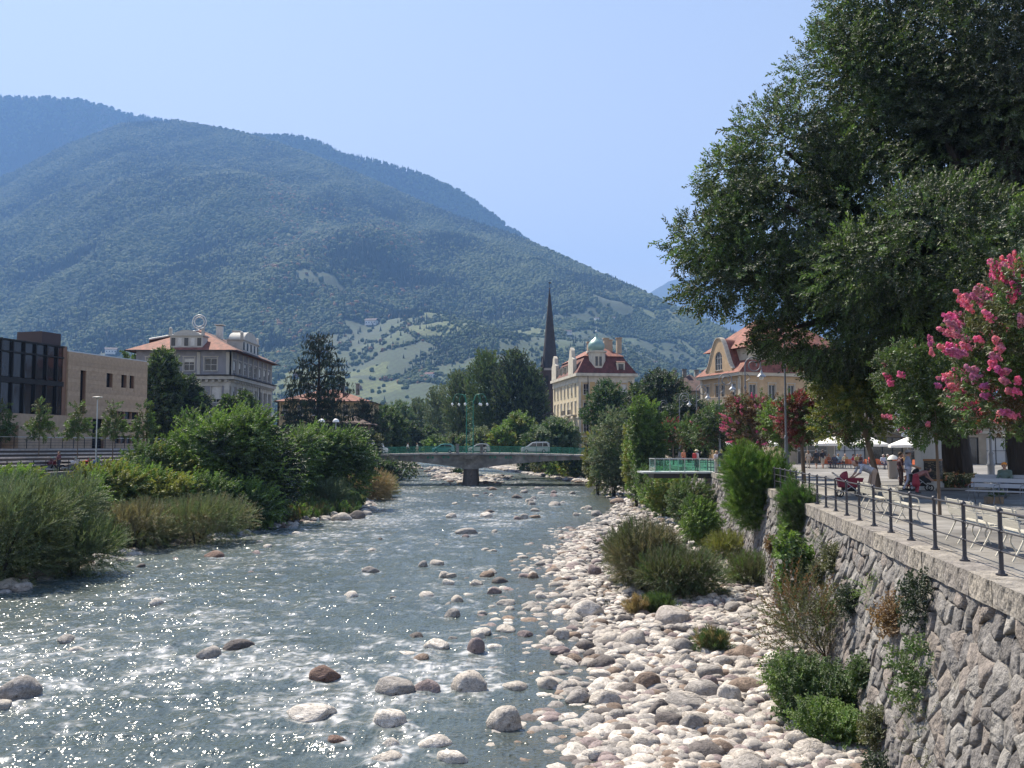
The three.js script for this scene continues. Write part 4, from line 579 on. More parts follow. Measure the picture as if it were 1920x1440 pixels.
{ // gabled house with arched window
  const d = 147, th = Math.atan2(11, 3.9), b = thing('gabled_house', 'ochre house with curved gable, arched window and red roof', 'building', 31.2, 4.2, -158, -th), W = 11.7, D = 19, E = 13.4;
  const och = plaster(0.68, 0.48, 0.29), trim = plaster(0.70, 0.62, 0.50), I = face(0, 0, 0), R = face(W, 0, Math.PI / 2);
  const fo = []; for (const [y, h] of [[1, 2.4], [5.2, 2.6], [9.4, 2.6]]) for (const x of [1.4, 4.3, 6.0, 9.1]) fo.push([x, y, 1.15, h]); const so = []; for (const y of [1, 5.2, 9.4]) for (const x of [1.5, 5, 8.5]) so.push([x, y, 1.2, 2.4]);
  part('front_wall', placed(holed(W, E, fo, 0.35), I), och, b); part('side_wall', placed(holed(D, E, so, 0.35), R), och, b); part('core', box(W - 0.9, E - 0.4, D - 0.9, W / 2, E / 2 - 0.1, -D / 2), M.concrete, b);  // core is unseen, added to keep light from passing through
  fo.forEach(([x, y, w, h]) => windowPart(b, I, x, y, w, h, { surround: true, trim, cross: 2 })); so.forEach(([x, y, w, h]) => windowPart(b, R, x, y, w, h, { surround: true, trim }));
  for (const x of [0.3, W - 0.3]) part('pilaster', metreUV(box(0.6, E - 0.6, 0.16, x, E / 2, 0.08)), trim, b);
  part('cornice', metreUV(merge([box(W + 1, 0.5, 0.6, W / 2, E, 0.3), box(0.6, 0.5, D, W + 0.3, E, -D / 2)])), trim, b);
  part('balcony', metreUV(merge([box(8.6, 0.25, 1.3, W / 2, 8.9, 0.66), ...[2.2, 4.4, 7.2, 9.4].map((x) => box(0.4, 1.5, 0.9, x, 8.05, 0.45))])), trim, b); part('balcony_rail', merge([box(8.6, 0.12, 0.14, W / 2, 9.95, 1.22), ...Array.from({ length: 30 }, (_, i) => box(0.1, 0.9, 0.1, 1.9 + i * 0.27, 9.45, 1.22))]), trim, b);
  const P = (x, y, z) => [x, y, z], o = 0.7, m0 = E + 0.25, m1 = E + 2.3, rf = part('roof', metreUV(quadGeo([[P(-o, m0, o), P(W + o, m0, o), P(W - 0.4, m1, -1.6), P(0.4, m1, -1.6)], [P(W + o, m0, o), P(W + o, m0, -D - o), P(W - 0.4, m1, -D), P(W - 0.4, m1, -1.6)], [P(-o, m0, -D - o), P(-o, m0, o), P(0.4, m1, -1.6), P(0.4, m1, -D)]])), M.tileRed, b);
  part('attic_wall', metreUV(box(W - 1.2, 2.0, D - 2.8, W / 2, m1 + 0.9, -D / 2 - 0.4)), trim, b);
  const up = hip(0.5, W - 0.5, -D, -1.5, m1 + 1.9, 5.2, 1, 0.9); part('roof_slope', metreUV(merge([up.front, up.right, up.rest])), M.tileRed, rf);
  // curved gable
  const c = 5.9, prof = []; for (let i = 0; i <= 24; i++) { const t = -1 + i / 12, x = t * 3.9, y = 5.6 * Math.exp(-(Math.abs(t * 1.42) ** 2.6)) + 0.2; prof.push([c + x, m0 + Math.max(0.15, y)]); }
  const gs = new THREE.Shape([[c - 3.9, m0 - 0.2], [c + 3.9, m0 - 0.2], ...prof.slice().reverse()].map(([x, y]) => new THREE.Vector2(x, y))), hole = new THREE.Path(); hole.moveTo(c - 1.05, m0 + 0.7); hole.lineTo(c + 1.05, m0 + 0.7); hole.lineTo(c + 1.05, m0 + 2.6); hole.absarc(c, m0 + 2.6, 1.05, 0, Math.PI, false); hole.lineTo(c - 1.05, m0 + 0.7); gs.holes.push(hole);
  const gb = part('gable', metreUV(new THREE.ExtrudeGeometry(gs, { depth: 0.5, bevelEnabled: false }).translate(0, 0, -0.2)), och, b);
  windowPart(b, new THREE.Matrix4().makeTranslation(0, 0, 0.33), c - 1.05, m0 + 0.7, 2.1, 2.95, { arch: true, bars: 3, cross: 3, trim });
  const cap = []; for (let i = 1; i < prof.length; i++) cap.push(box(Math.hypot(prof[i][0] - prof[i - 1][0], prof[i][1] - prof[i - 1][1]) + 0.06, 0.16, 0.75).rotateZ(Math.atan2(prof[i][1] - prof[i - 1][1], prof[i][0] - prof[i - 1][0])).translate((prof[i][0] + prof[i - 1][0]) / 2, (prof[i][1] + prof[i - 1][1]) / 2 + 0.07, 0.05)); part('gable_coping', merge(cap), trim, gb); const sad = []; for (let i = 1; i < prof.length; i++) sad.push([[prof[i - 1][0], prof[i - 1][1], -0.2], [prof[i][0], prof[i][1], -0.2], [prof[i][0], prof[i][1] - 0.3, -4.5], [prof[i - 1][0], prof[i - 1][1] - 0.3, -4.5]]); part('gable_roof', metreUV(quadGeo(sad)), M.tileRed, gb);
}
{ // long building behind the café
  const d = 112, x0 = sx(1478, d), b = thing('arcade_building', 'beige building with glazed shopfronts behind the café terrace', 'building', x0, PROM, -d, 0), W = 58, E = 7.4, beige = plaster(0.45, 0.38, 0.29), trim = plaster(0.6, 0.55, 0.46), I = face(0, 0, 0), ho = [], up = [];
  for (let x = 1; x < W - 4; x += 4.4) { ho.push([x, 0.02, 3.5, 3.1]); for (const y of [4.9]) up.push([x + 0.4, y, 1.1, 1.9], [x + 2.3, y, 1.1, 1.9]); }
  part('front_wall', placed(holed(W, E, [...ho, ...up], 0.4), I), beige, b); part('core', box(W - 0.6, E - 0.3, 12, W / 2, E / 2, -7.2), M.concrete, b); part('side_wall', box(0.4, E, 13, 0.2, E / 2, -6.92), beige, b);  // core: unseen block added behind the front to stop light
  up.forEach(([x, y, w, h], i) => windowPart(b, I, x, y, w, h, { surround: true, trim, blind: [0, 0.5, 0.8][i % 3] }));
  ho.forEach(([x, y, w, h], i) => windowPart(b, I, x, y, w, h, { bars: 3, cross: 2, sill: false, mat: i % 3 ? M.dark : M.white, glass: i % 4 === 1 ? std(0.42, 0.42, 0.42, 0.6) : M.glassDark }));
  part('cornice', metreUV(box(W + 0.6, 0.5, 0.5, W / 2, E, 0.25)), trim, b); part('roof', box(W, 0.2, 13, W / 2, E + 0.36, -6.4), M.zinc, b);
  part('string_course', metreUV(box(W, 0.3, 0.16, W / 2, 3.7, 0.082)), trim, b);
  for (const [x, w] of [[1, 8], [12, 7]]) { const a = thing('awning', x < 5 ? 'white shop awning under the pink blossoms' : 'white awning above the café entrance', 'awning', x0 + x, PROM + 3.5 + (x < 5 ? 3.4 : 0), -d + 0.2); const q = (xx, y, z) => [xx, y, z]; part('fabric', quadGeo([[q(0, 0.9, 0), q(0, 0, 2.6), q(w, 0, 2.6), q(w, 0.9, 0)], [q(0, 0, 2.6), q(0, -0.3, 2.62), q(w, -0.3, 2.62), q(w, 0, 2.6)]]), std(0.7, 0.69, 0.66, 0.85, { side: THREE.DoubleSide }), a); part('front_bar', bar(V(0, -0.3, 2.62), V(w, -0.3, 2.62), 0.04), M.white, a); for (const s of [0.1, w - 0.1]) part('arm', bar(V(s, 0.1, 0.05), V(s, -0.25, 2.6), 0.03), M.zinc, a); }
}
// farmhouses on the slopes
{
  const wm = std(0.62, 0.60, 0.56, 0.9), l = [[205, 0.17, 'white farmstead low on the wooded slope above the modern building', 26], [695, 0.315, 'long white farmhouse on the meadow above the cedar', 30], [925, 0.42, 'small farmhouse on the light meadow left of the spire', 12], [1065, 0.44, 'grey farmhouse on the vineyard terrace right of the spire', 18], [1150, 0.66, 'white farmhouse high on the terraces', 14], [1228, 0.38, 'small white house at the foot of the terraces', 12], [805, 0.13, 'farmhouse with red roof among the lower orchards', 16], [1255, 0.27, 'pale house among orchards above the round tree', 12], [545, 0.565, 'small white hut beside the high clearing', 9], [1120, 0.62, 'low farm shed under the upper vineyard', 12]];
  for (const [px, s, label, w] of l) { const [x, y, d] = slopePoint(px, s), h = w * 0.33, g = thing('farmhouse', label, 'house', x, y - 2, -d, (hash(px, 3) - 0.5) * 0.8, 'farmhouses on the slopes'); part('wall', box(w, h + 3, w * 0.6, 0, (h + 3) / 2, 0), wm, g); part('roof', quadGeo([[[-w * 0.55, h + 3, w * 0.36], [w * 0.55, h + 3, w * 0.36], [w * 0.55, h + 3 + w * 0.2, 0], [-w * 0.55, h + 3 + w * 0.2, 0]], [[w * 0.55, h + 3, -w * 0.36], [-w * 0.55, h + 3, -w * 0.36], [-w * 0.55, h + 3 + w * 0.2, 0], [w * 0.55, h + 3 + w * 0.2, 0]]]), px === 805 ? M.tileRed : M.tileBrown, g); for (let i = 0; i < 4; i++) part('window', box(w * 0.09, h * 0.3, 0.1, -w * 0.36 + i * w * 0.24, 2.6 + h * 0.45, w * 0.3 + 0.02), M.glassDark, g); }
}

// ---------------------------------------------------------------- vegetation
function twigGeo(n, len, L, W, seed, o = {}) { // leaves set along a short shoot that points along +x
  const r = rng(seed), q = [], v = V(0, 0, 0), m = new THREE.Matrix4();
  for (let i = 0; i < n; i++) {
    const t = (i + 0.4) / n, a = i * 2.4 + r() * 0.8, sp = o.spread ?? 0.9, dir = V(Math.cos(sp), Math.sin(sp) * Math.cos(a) * (o.flat ? 0.25 : 1), Math.sin(sp) * Math.sin(a)).normalize();
    dir.y -= o.droop ?? 0.25; dir.normalize(); const side = V(r.n(), r.n() * (o.flat ? 0.3 : 1), r.n()).cross(dir).normalize(), nrm = V(0, 0, 0).crossVectors(dir, side), s = r.in(0.7, 1.25), b = V(t * len, (o.arch ?? 0.1) * -t * t * len, 0);
    const tip = b.clone().addScaledVector(dir, L * s).addScaledVector(nrm, -0.12 * L * s), c = b.clone().addScaledVector(dir, L * s * 0.45), l = c.clone().addScaledVector(side, W * s / 2).addScaledVector(nrm, 0.16 * W), e = c.clone().addScaledVector(side, -W * s / 2).addScaledVector(nrm, 0.16 * W);
    q.push([b.toArray(), e.toArray(), tip.toArray()], [b.toArray(), tip.toArray(), l.toArray()]);
  }
  if (o.stem) q.push([[0, 0, -o.stem], [len, -(o.arch ?? 0.1) * len, 0], [0, 0, o.stem]]);
  return quadGeo(q);
}
const TW = {
  leaf: twigGeo(13, 0.5, 0.15, 0.085, 1, { stem: 0.008 }), elm: twigGeo(16, 0.75, 0.17, 0.085, 2, { spread: 0.8, droop: 0.35, arch: 0.25, stem: 0.009 }), willow: twigGeo(16, 0.7, 0.17, 0.032, 3, { spread: 0.5, droop: 0.05, arch: 0.15, stem: 0.006 }),
  far: twigGeo(11, 0.9, 0.42, 0.30, 4, {}), poplar: twigGeo(11, 0.9, 0.36, 0.26, 5, { spread: 0.6, droop: -0.3 }), robinia: twigGeo(18, 0.8, 0.2, 0.11, 6, { spread: 1.1, flat: true, droop: 0.3, stem: 0.01 }),
  needle: twigGeo(14, 1.1, 0.42, 0.12, 7, { spread: 0.7, flat: true, droop: 0.12 }), feather: twigGeo(22, 0.5, 0.2, 0.02, 8, { spread: 0.45, droop: -0.1, stem: 0.004 }), small: twigGeo(12, 0.3, 0.085, 0.05, 9, { stem: 0.004 }), big: twigGeo(8, 0.35, 0.2, 0.14, 10, { spread: 1.1, droop: 0.4 }),
  grass: twigGeo(14, 0.06, 0.62, 0.0075, 11, { spread: 0.35, droop: -0.05 }), herb: twigGeo(20, 0.9, 0.09, 0.035, 12, { spread: 0.6, droop: -0.1, stem: 0.008 }),
};
const petalBall = (() => { const r = rng(4), q = []; for (let i = 0; i < 16; i++) { const d = V(r.n(), r.n(), r.n()).normalize(), s = V(r.n(), r.n(), r.n()).cross(d).normalize(), u = V(0, 0, 0).crossVectors(d, s), c = d.clone().multiplyScalar(0.045), k = 0.036; q.push([c.clone().addScaledVector(s, k).toArray(), c.clone().addScaledVector(u, k).addScaledVector(d, 0.014).toArray(), c.clone().addScaledVector(s, -k).toArray(), c.clone().addScaledVector(u, -k).addScaledVector(d, 0.014).toArray()]); } return quadGeo(q); })();
const leafMat = phys(1, 1, 1, 0.76, { transmission: 0.54, ior: 1.4, side: THREE.DoubleSide }), needleMat = std(1, 1, 1, 0.8, { side: THREE.DoubleSide }), petalMat = phys(1, 1, 1, 0.7, { transmission: 0.35, side: THREE.DoubleSide });
const PAL = { elm: [0.062, 0.105, 0.02], elmDark: [0.03, 0.052, 0.016], willow: [0.14, 0.185, 0.065], willowDry: [0.19, 0.18, 0.08], bright: [0.135, 0.23, 0.035], yellow: [0.20, 0.225, 0.035], mid: [0.075, 0.135, 0.03], dark: [0.028, 0.05, 0.02], tan: [0.30, 0.235, 0.10], poplar: [0.095, 0.145, 0.042], poplarPale: [0.135, 0.175, 0.075], cedar: [0.020, 0.036, 0.024], olive: [0.10, 0.115, 0.04], rust: [0.13, 0.075, 0.03], feather: [0.085, 0.19, 0.02], sage: [0.13, 0.18, 0.08], red: [0.17, 0.04, 0.035], herb: [0.19, 0.12, 0.045], pine: [0.035, 0.085, 0.015] };
function foliage(parent, name, twig, mat, blobs, n, size, col, o = {}) { // blobs: [x, y, z, rx, ry, rz] in the thing's own axes
  const r = rng(o.seed || 1), vol = blobs.map((b) => b[3] * b[4] + b[4] * b[5] + b[3] * b[5]), tot = vol.reduce((a, b) => a + b, 0), mats = [], cols = [], m = new THREE.Matrix4(), q = new THREE.Quaternion(), c = new THREE.Color(), up = o.up ?? 0.15, X = V(1, 0, 0), fr = o.gapFreq || 0.9;
  blobs.forEach((b, bi) => { const k = Math.round(n * vol[bi] / tot); for (let i = 0; i < k; i++) {
    const d = V(r.n(), r.n(), r.n()).normalize(), rad = (o.inner ?? 0.45) + (1 - (o.inner ?? 0.45)) * Math.sqrt(r()), lump = 0.8 + 0.42 * vn(d.x * 2.3 + bi * 3.1, d.y * 2.3 + 4, d.z * 2.3), p = V(b[0] + d.x * b[3] * rad * lump, b[1] + d.y * b[4] * rad * lump, b[2] + d.z * b[5] * rad * lump);
    if (p.y < (o.floor ?? -1e9)) continue;
    if (vn(p.x * fr + 11, p.y * fr, p.z * fr + bi) < (o.gap ?? 0.3)) continue;
    const dir = V(d.x / b[3], d.y / b[4], d.z / b[5]).normalize().multiplyScalar(o.outward ?? 1).add(V(r.n() * 0.45, r.n() * 0.45 + up, r.n() * 0.45)).normalize();
    q.setFromUnitVectors(X, dir); const s = size * r.in(0.7, 1.3); m.compose(p, q, V(s, s, s)); mats.push(m.clone());
    const pal = Array.isArray(col[0]) ? col[Math.floor((vn(p.x * 0.7, p.y * 0.7, p.z * 0.7 + 3) * 0.7 + r() * 0.3) * col.length * 0.999)] : col, v = r.in(0.68, 1.35); c.setRGB(pal[0] * v * r.in(0.9, 1.12), pal[1] * v, pal[2] * v * r.in(0.9, 1.1)); cols.push(c.clone());
  } });
  const im = new THREE.InstancedMesh(twig, mat, mats.length); im.name = name; im.userData.kind = 'stuff'; im.castShadow = true; mats.forEach((mm, i) => { im.setMatrixAt(i, mm); im.setColorAt(i, cols[i]); }); parent.add(im); return im;
}
function limb(pts, r0, r1, k = 7) { const c = new THREE.CatmullRomCurve3(pts), N = Math.max(5, pts.length * 3), g = new THREE.TubeGeometry(c, N, 1, k, false), p = g.attributes.position, v = V(0, 0, 0), s = V(0, 0, 0); for (let i = 0; i <= N; i++) { c.getPointAt(i / N, s); const rr = lerp(r0, r1, i / N); for (let j = 0; j <= k; j++) { const a = i * (k + 1) + j; v.fromBufferAttribute(p, a).sub(s).multiplyScalar(rr * (1 + 0.12 * (hash(i, j, 3) - 0.5))).add(s); p.setXYZ(a, v.x, v.y, v.z); } } const uv = g.attributes.uv; for (let i = 0; i < uv.count; i++) uv.setXY(i, uv.getY(i) * 2, uv.getX(i) * c.getLength() * 0.4); g.computeVertexNormals(); return g; }
function tree(name, label, x, y, d, o) {
  const t = thing(name, label, o.category || 'tree', x, y, -d, 0, o.group), r = rng(o.seed || Math.round(x * 13 + d * 7 + 1000)), H = o.trunk ?? o.blobs[0][1];
  const lean = o.lean || [0, 0];
  part('trunk', limb([V(0, -0.15, 0), V(lean[0] * 0.35, H * 0.4, lean[1] * 0.35), V(lean[0], H, lean[1])], o.r || 0.15, (o.r || 0.15) * 0.62, 9), o.bark || M.bark, t);
  const lim = o.limbs ?? o.blobs.length; for (let i = 0; i < lim; i++) { const b = o.blobs[i % o.blobs.length], e = V(b[0] + r.n() * b[3] * 0.35, b[1] + r.in(-0.1, 0.5) * b[4], b[2] + r.n() * b[5] * 0.35), s = V(lean[0] * 0.9, H * r.in(0.78, 0.97), lean[1] * 0.9); part('limb', limb([s, s.clone().lerp(e, 0.45).add(V(r.n() * 0.06, 0.12, r.n() * 0.06).multiplyScalar(e.distanceTo(s))), e], (o.r || 0.15) * 0.55, (o.r || 0.15) * 0.1, 6), o.bark || M.bark, t); }
  foliage(t, 'crown', o.twig || TW.leaf, o.mat || leafMat, o.blobs, o.n, o.size || 1, o.col, { seed: Math.round(x * 31 + d * 17 + 5000), ...o.f });
  return t;
}
function shrub(name, label, x, y, d, w, h, n, o) { // several stems from the ground and foliage down to it
  const t = thing(name, label, o.category || 'shrub', x, y, -d, 0, o.group), r = rng(Math.round(Math.abs(x) * 97 + d * 31 + h * 5)), st = []; const k = o.stems ?? 6;
  for (let i = 0; i < k; i++) { const a = i * 2.4, e = V(Math.cos(a) * w * 0.32 * r.in(0.4, 1), h * r.in(0.55, 0.9), Math.sin(a) * w * 0.32); st.push(limb([V(Math.cos(a) * 0.1, -0.2, Math.sin(a) * 0.1), V(e.x * 0.4, e.y * 0.55, e.z * 0.4), e], 0.02 + h * 0.006, 0.008, 5)); }
  st.forEach((g) => part('stem', g, o.bark || M.bark, t));
  const blobs = o.blobs || [[0, h * 0.52, 0, w * 0.5, h * 0.5, w * 0.45], ...Array.from({ length: o.lobes ?? 5 }, (_, i) => { const a = i * 2.4 + r(), q = r.in(0.28, 0.5); return [Math.cos(a) * w * 0.3, h * r.in(0.35, 0.85), Math.sin(a) * w * 0.28, w * q * 0.6, h * q * 0.55, w * q * 0.55]; })];
  foliage(t, 'foliage', o.twig || TW.leaf, o.mat || leafMat, blobs, n, o.size || 1, o.col, { seed: Math.round(Math.abs(x) * 11 + d * 7), up: 0.5, floor: -0.1, gap: 0.3, ...o.f });
  return t;
}
const topY = (py, d) => EYE + (839 - py) / 1800 * d;
// big riverside trees over the promenade
{
  const by = PROM, d = 47, x = sx(1790, d);
  const B = (px, py, dd, rx, ry, rz) => [sx(px, dd) - x, topY(py, dd) - by, -(dd - d), rx, ry, rz];
  tree('promenade_elm', 'huge dark elm spreading over the promenade and the river wall', x, by, d, { trunk: 8.5, r: 0.85, lean: [-0.7, 0.2], twig: TW.elm, col: [PAL.elm, PAL.mid, PAL.elmDark, PAL.elm, PAL.bright], n: 32000, size: 0.92, limbs: 22, f: { gap: 0.38, gapFreq: 0.55, up: -0.12, inner: 0.35, outward: 0.8 },
    blobs: [B(1700, 330, 46, 5, 5, 5), B(1560, 430, 44, 4.6, 4.3, 4.6), B(1440, 430, 44, 3.0, 2.5, 3.6), B(1335, 445, 44, 1.9, 1.2, 2.2), B(1385, 330, 45, 1.6, 1.5, 2), B(1490, 285, 45, 2.9, 2.9, 3.6), B(1610, 175, 46, 3.4, 4.0, 4.2), B(1700, 0, 47, 3.5, 5, 4), B(1760, 120, 47, 4.6, 5, 5), B(1430, 530, 43, 2.6, 1.6, 3), B(1340, 540, 43.5, 1.5, 0.9, 2), B(1560, 600, 43, 3.2, 2.3, 3.5), B(1680, 540, 44, 4.2, 3.4, 4), B(1640, 660, 45, 3.4, 1.4, 3.4), B(1830, 500, 48, 4, 5, 4), B(1490, 630, 44, 1.6, 0.9, 2.2), B(1860, 690, 51, 3.6, 1.9, 3), B(1740, 690, 51, 3.4, 1.7, 3), B(1630, 690, 52, 2.6, 1.3, 3), B(1650, 500, 38, 2.6, 1.8, 3), B(1770, 440, 37, 3.2, 2.2, 3.2), B(1880, 500, 35.5, 2.6, 2.0, 3), B(1720, 590, 39, 2.4, 1.4, 2.6)] });  // the nearest blobs are added to cast more shade on the promenade
  const d2 = 41, x2 = sx(1925, d2), B2 = (px, py, dd, rx, ry, rz) => [sx(px, dd) - x2, topY(py, dd) - by, -(dd - d2), rx, ry, rz];
  tree('promenade_elm', 'second dark elm with its thick trunk at the picture edge', x2, by, d2, { trunk: 10, r: 0.8, lean: [-0.8, 0.3], twig: TW.elm, col: [PAL.elm, PAL.elmDark, PAL.elmDark, PAL.elm], n: 11000, size: 1.0, limbs: 10, f: { gap: 0.4, gapFreq: 0.55, up: -0.1, inner: 0.35, outward: 0.8 },
    blobs: [B2(1900, 330, 42, 4.5, 5, 4.5), B2(1870, 60, 42, 4, 5, 4.4), B2(1990, 150, 41, 5, 6, 5), B2(1800, 220, 43, 3, 3.4, 3.6), B2(1940, 560, 42, 4, 3, 4), B2(1820, 600, 42, 3, 2.2, 3)] });
}
// crape myrtles along the promenade
function myrtle(label, px, d, crownPx, crownPy, w, h, n, col, blooms, o = {}) {
  const bx = sx(px, d), cx = sx(crownPx, d) - bx, cy = topY(crownPy, d) - PROM, r = rng(Math.round(px + d)), lobes = Array.from({ length: 6 }, (_, i) => [cx + Math.cos(i * 1.05) * w * 0.3, cy + r.in(-0.25, 0.3) * h, Math.sin(i * 1.05) * w * 0.3, w * 0.27, h * 0.27, w * 0.27]);
  const t = tree('crape_myrtle', label, bx, PROM, d, { trunk: Math.max(1.6, cy - h * 0.42), lean: [cx * 0.6, 0], r: o.r || 0.07, bark: M.barkPale, blobs: [[cx, cy, 0, w * 0.42, h * 0.42, w * 0.42], ...lobes], limbs: 7, n, size: o.size || 0.8, twig: TW.leaf, col, group: 'crape myrtles along the promenade', f: { gap: o.gap ?? 0.34, gapFreq: 1.6, up: 0.3 } });
  const mats = [], cols = [], m = new THREE.Matrix4(), c = new THREE.Color(), q = new THREE.Quaternion(), pk = o.pink || [0.80, 0.17, 0.38];
  for (let i = 0; i < blooms; i++) { const a = r() * 6.28, el = r.in(-0.75, 1), k = Math.sqrt(1 - Math.min(1, Math.abs(el)) ** 2), side = o.side ? o.side(a, el, r) : true; if (!side) continue; const p = V(cx + Math.cos(a) * k * w * 0.56, cy + el * h * 0.55, Math.sin(a) * k * w * 0.56), ax = V(Math.cos(a) * k, el * 0.6 + 0.4, Math.sin(a) * k).normalize(), L = r.in(0.12, 0.42), wd = r.in(0.03, 0.07), fade = r.in(0.7, 1.25), pal2 = r.in(0.8, 1.9);
    for (let j = 0; j < 44; j++) { const u = r(), off = V(r.n(), r.n(), r.n()).multiplyScalar(wd * (1.25 - u)), s = r.in(0.28, 0.7); q.setFromUnitVectors(V(1, 0, 0), V(r.n(), r.n(), r.n()).normalize()); m.compose(p.clone().addScaledVector(ax, u * L).add(off), q, V(s, s, s)); mats.push(m.clone()); const v = r.in(0.72, 1.25); c.setRGB(Math.min(0.9, pk[0] * v * fade), pk[1] * v * pal2, pk[2] * v * r.in(0.8, 1.2)); cols.push(c.clone()); } }
  if (mats.length) { const im = new THREE.InstancedMesh(petalBall, petalMat, mats.length); im.name = 'blossom'; im.userData.kind = 'stuff'; mats.forEach((mm, i) => { im.setMatrixAt(i, mm); im.setColorAt(i, cols[i]); }); t.add(im); }
  return t;
}
myrtle('crape myrtle thick with pink blossom hanging in at the picture edge', 1985, 20, 1938, 662, 2.7, 3.3, 2400, [PAL.mid, PAL.olive, PAL.mid, PAL.rust], 250, { r: 0.09, size: 0.62, gap: 0.36, side: (a, el, r) => el > -0.85 });
myrtle('young crape myrtle on a thin straight trunk with a few pink panicles', 1757, 28, 1752, 738, 2.7, 2.7, 1700, [PAL.mid, PAL.elm, PAL.mid], 26, { r: 0.055, size: 0.72, gap: 0.38 });
myrtle('crape myrtle with leaning tan trunk and yellowing crown', 1645, 45, 1608, 752, 4.0, 3.9, 2000, [PAL.olive, PAL.yellow, PAL.mid, PAL.rust], 0, { r: 0.16, size: 1.0 });
myrtle('crape myrtle with reddish leaves before the white parasols', 1505, 53, 1500, 785, 2.3, 2.9, 900, [PAL.rust, PAL.mid, PAL.red, PAL.olive], 9, { r: 0.13, size: 0.9 });
myrtle('crape myrtle covered in bright pink blossom before the gabled house', 1440, 66, 1412, 795, 3.6, 3.3, 1200, [PAL.mid, PAL.rust, PAL.mid], 95, { r: 0.12, size: 1.0, side: (a, el, r) => Math.cos(a) < 0.45 || el > 0.5 });
myrtle('green crape myrtle beside the bright pink one', 1462, 60, 1470, 800, 2.4, 2.9, 800, [PAL.mid, PAL.bright, PAL.olive], 10, { r: 0.1, size: 1.0 });
myrtle('bronze-leaved crape myrtle behind the glass balcony', 1346, 84, 1345, 805, 4.0, 3.4, 1000, [PAL.rust, PAL.dark, PAL.mid, PAL.red], 4, { r: 0.11, size: 1.2 });
myrtle('dull green crape myrtle between two promenade lamps', 1306, 96, 1306, 808, 3.6, 3.2, 800, [PAL.rust, PAL.mid, PAL.rust], 2, { r: 0.11, size: 1.3 });
myrtle('small crape myrtle with crimson blossom at the end of the row', 1262, 110, 1260, 812, 3.0, 2.6, 600, [PAL.rust, PAL.mid, PAL.red], 40, { r: 0.1, size: 1.3, pink: [0.5, 0.05, 0.10] });
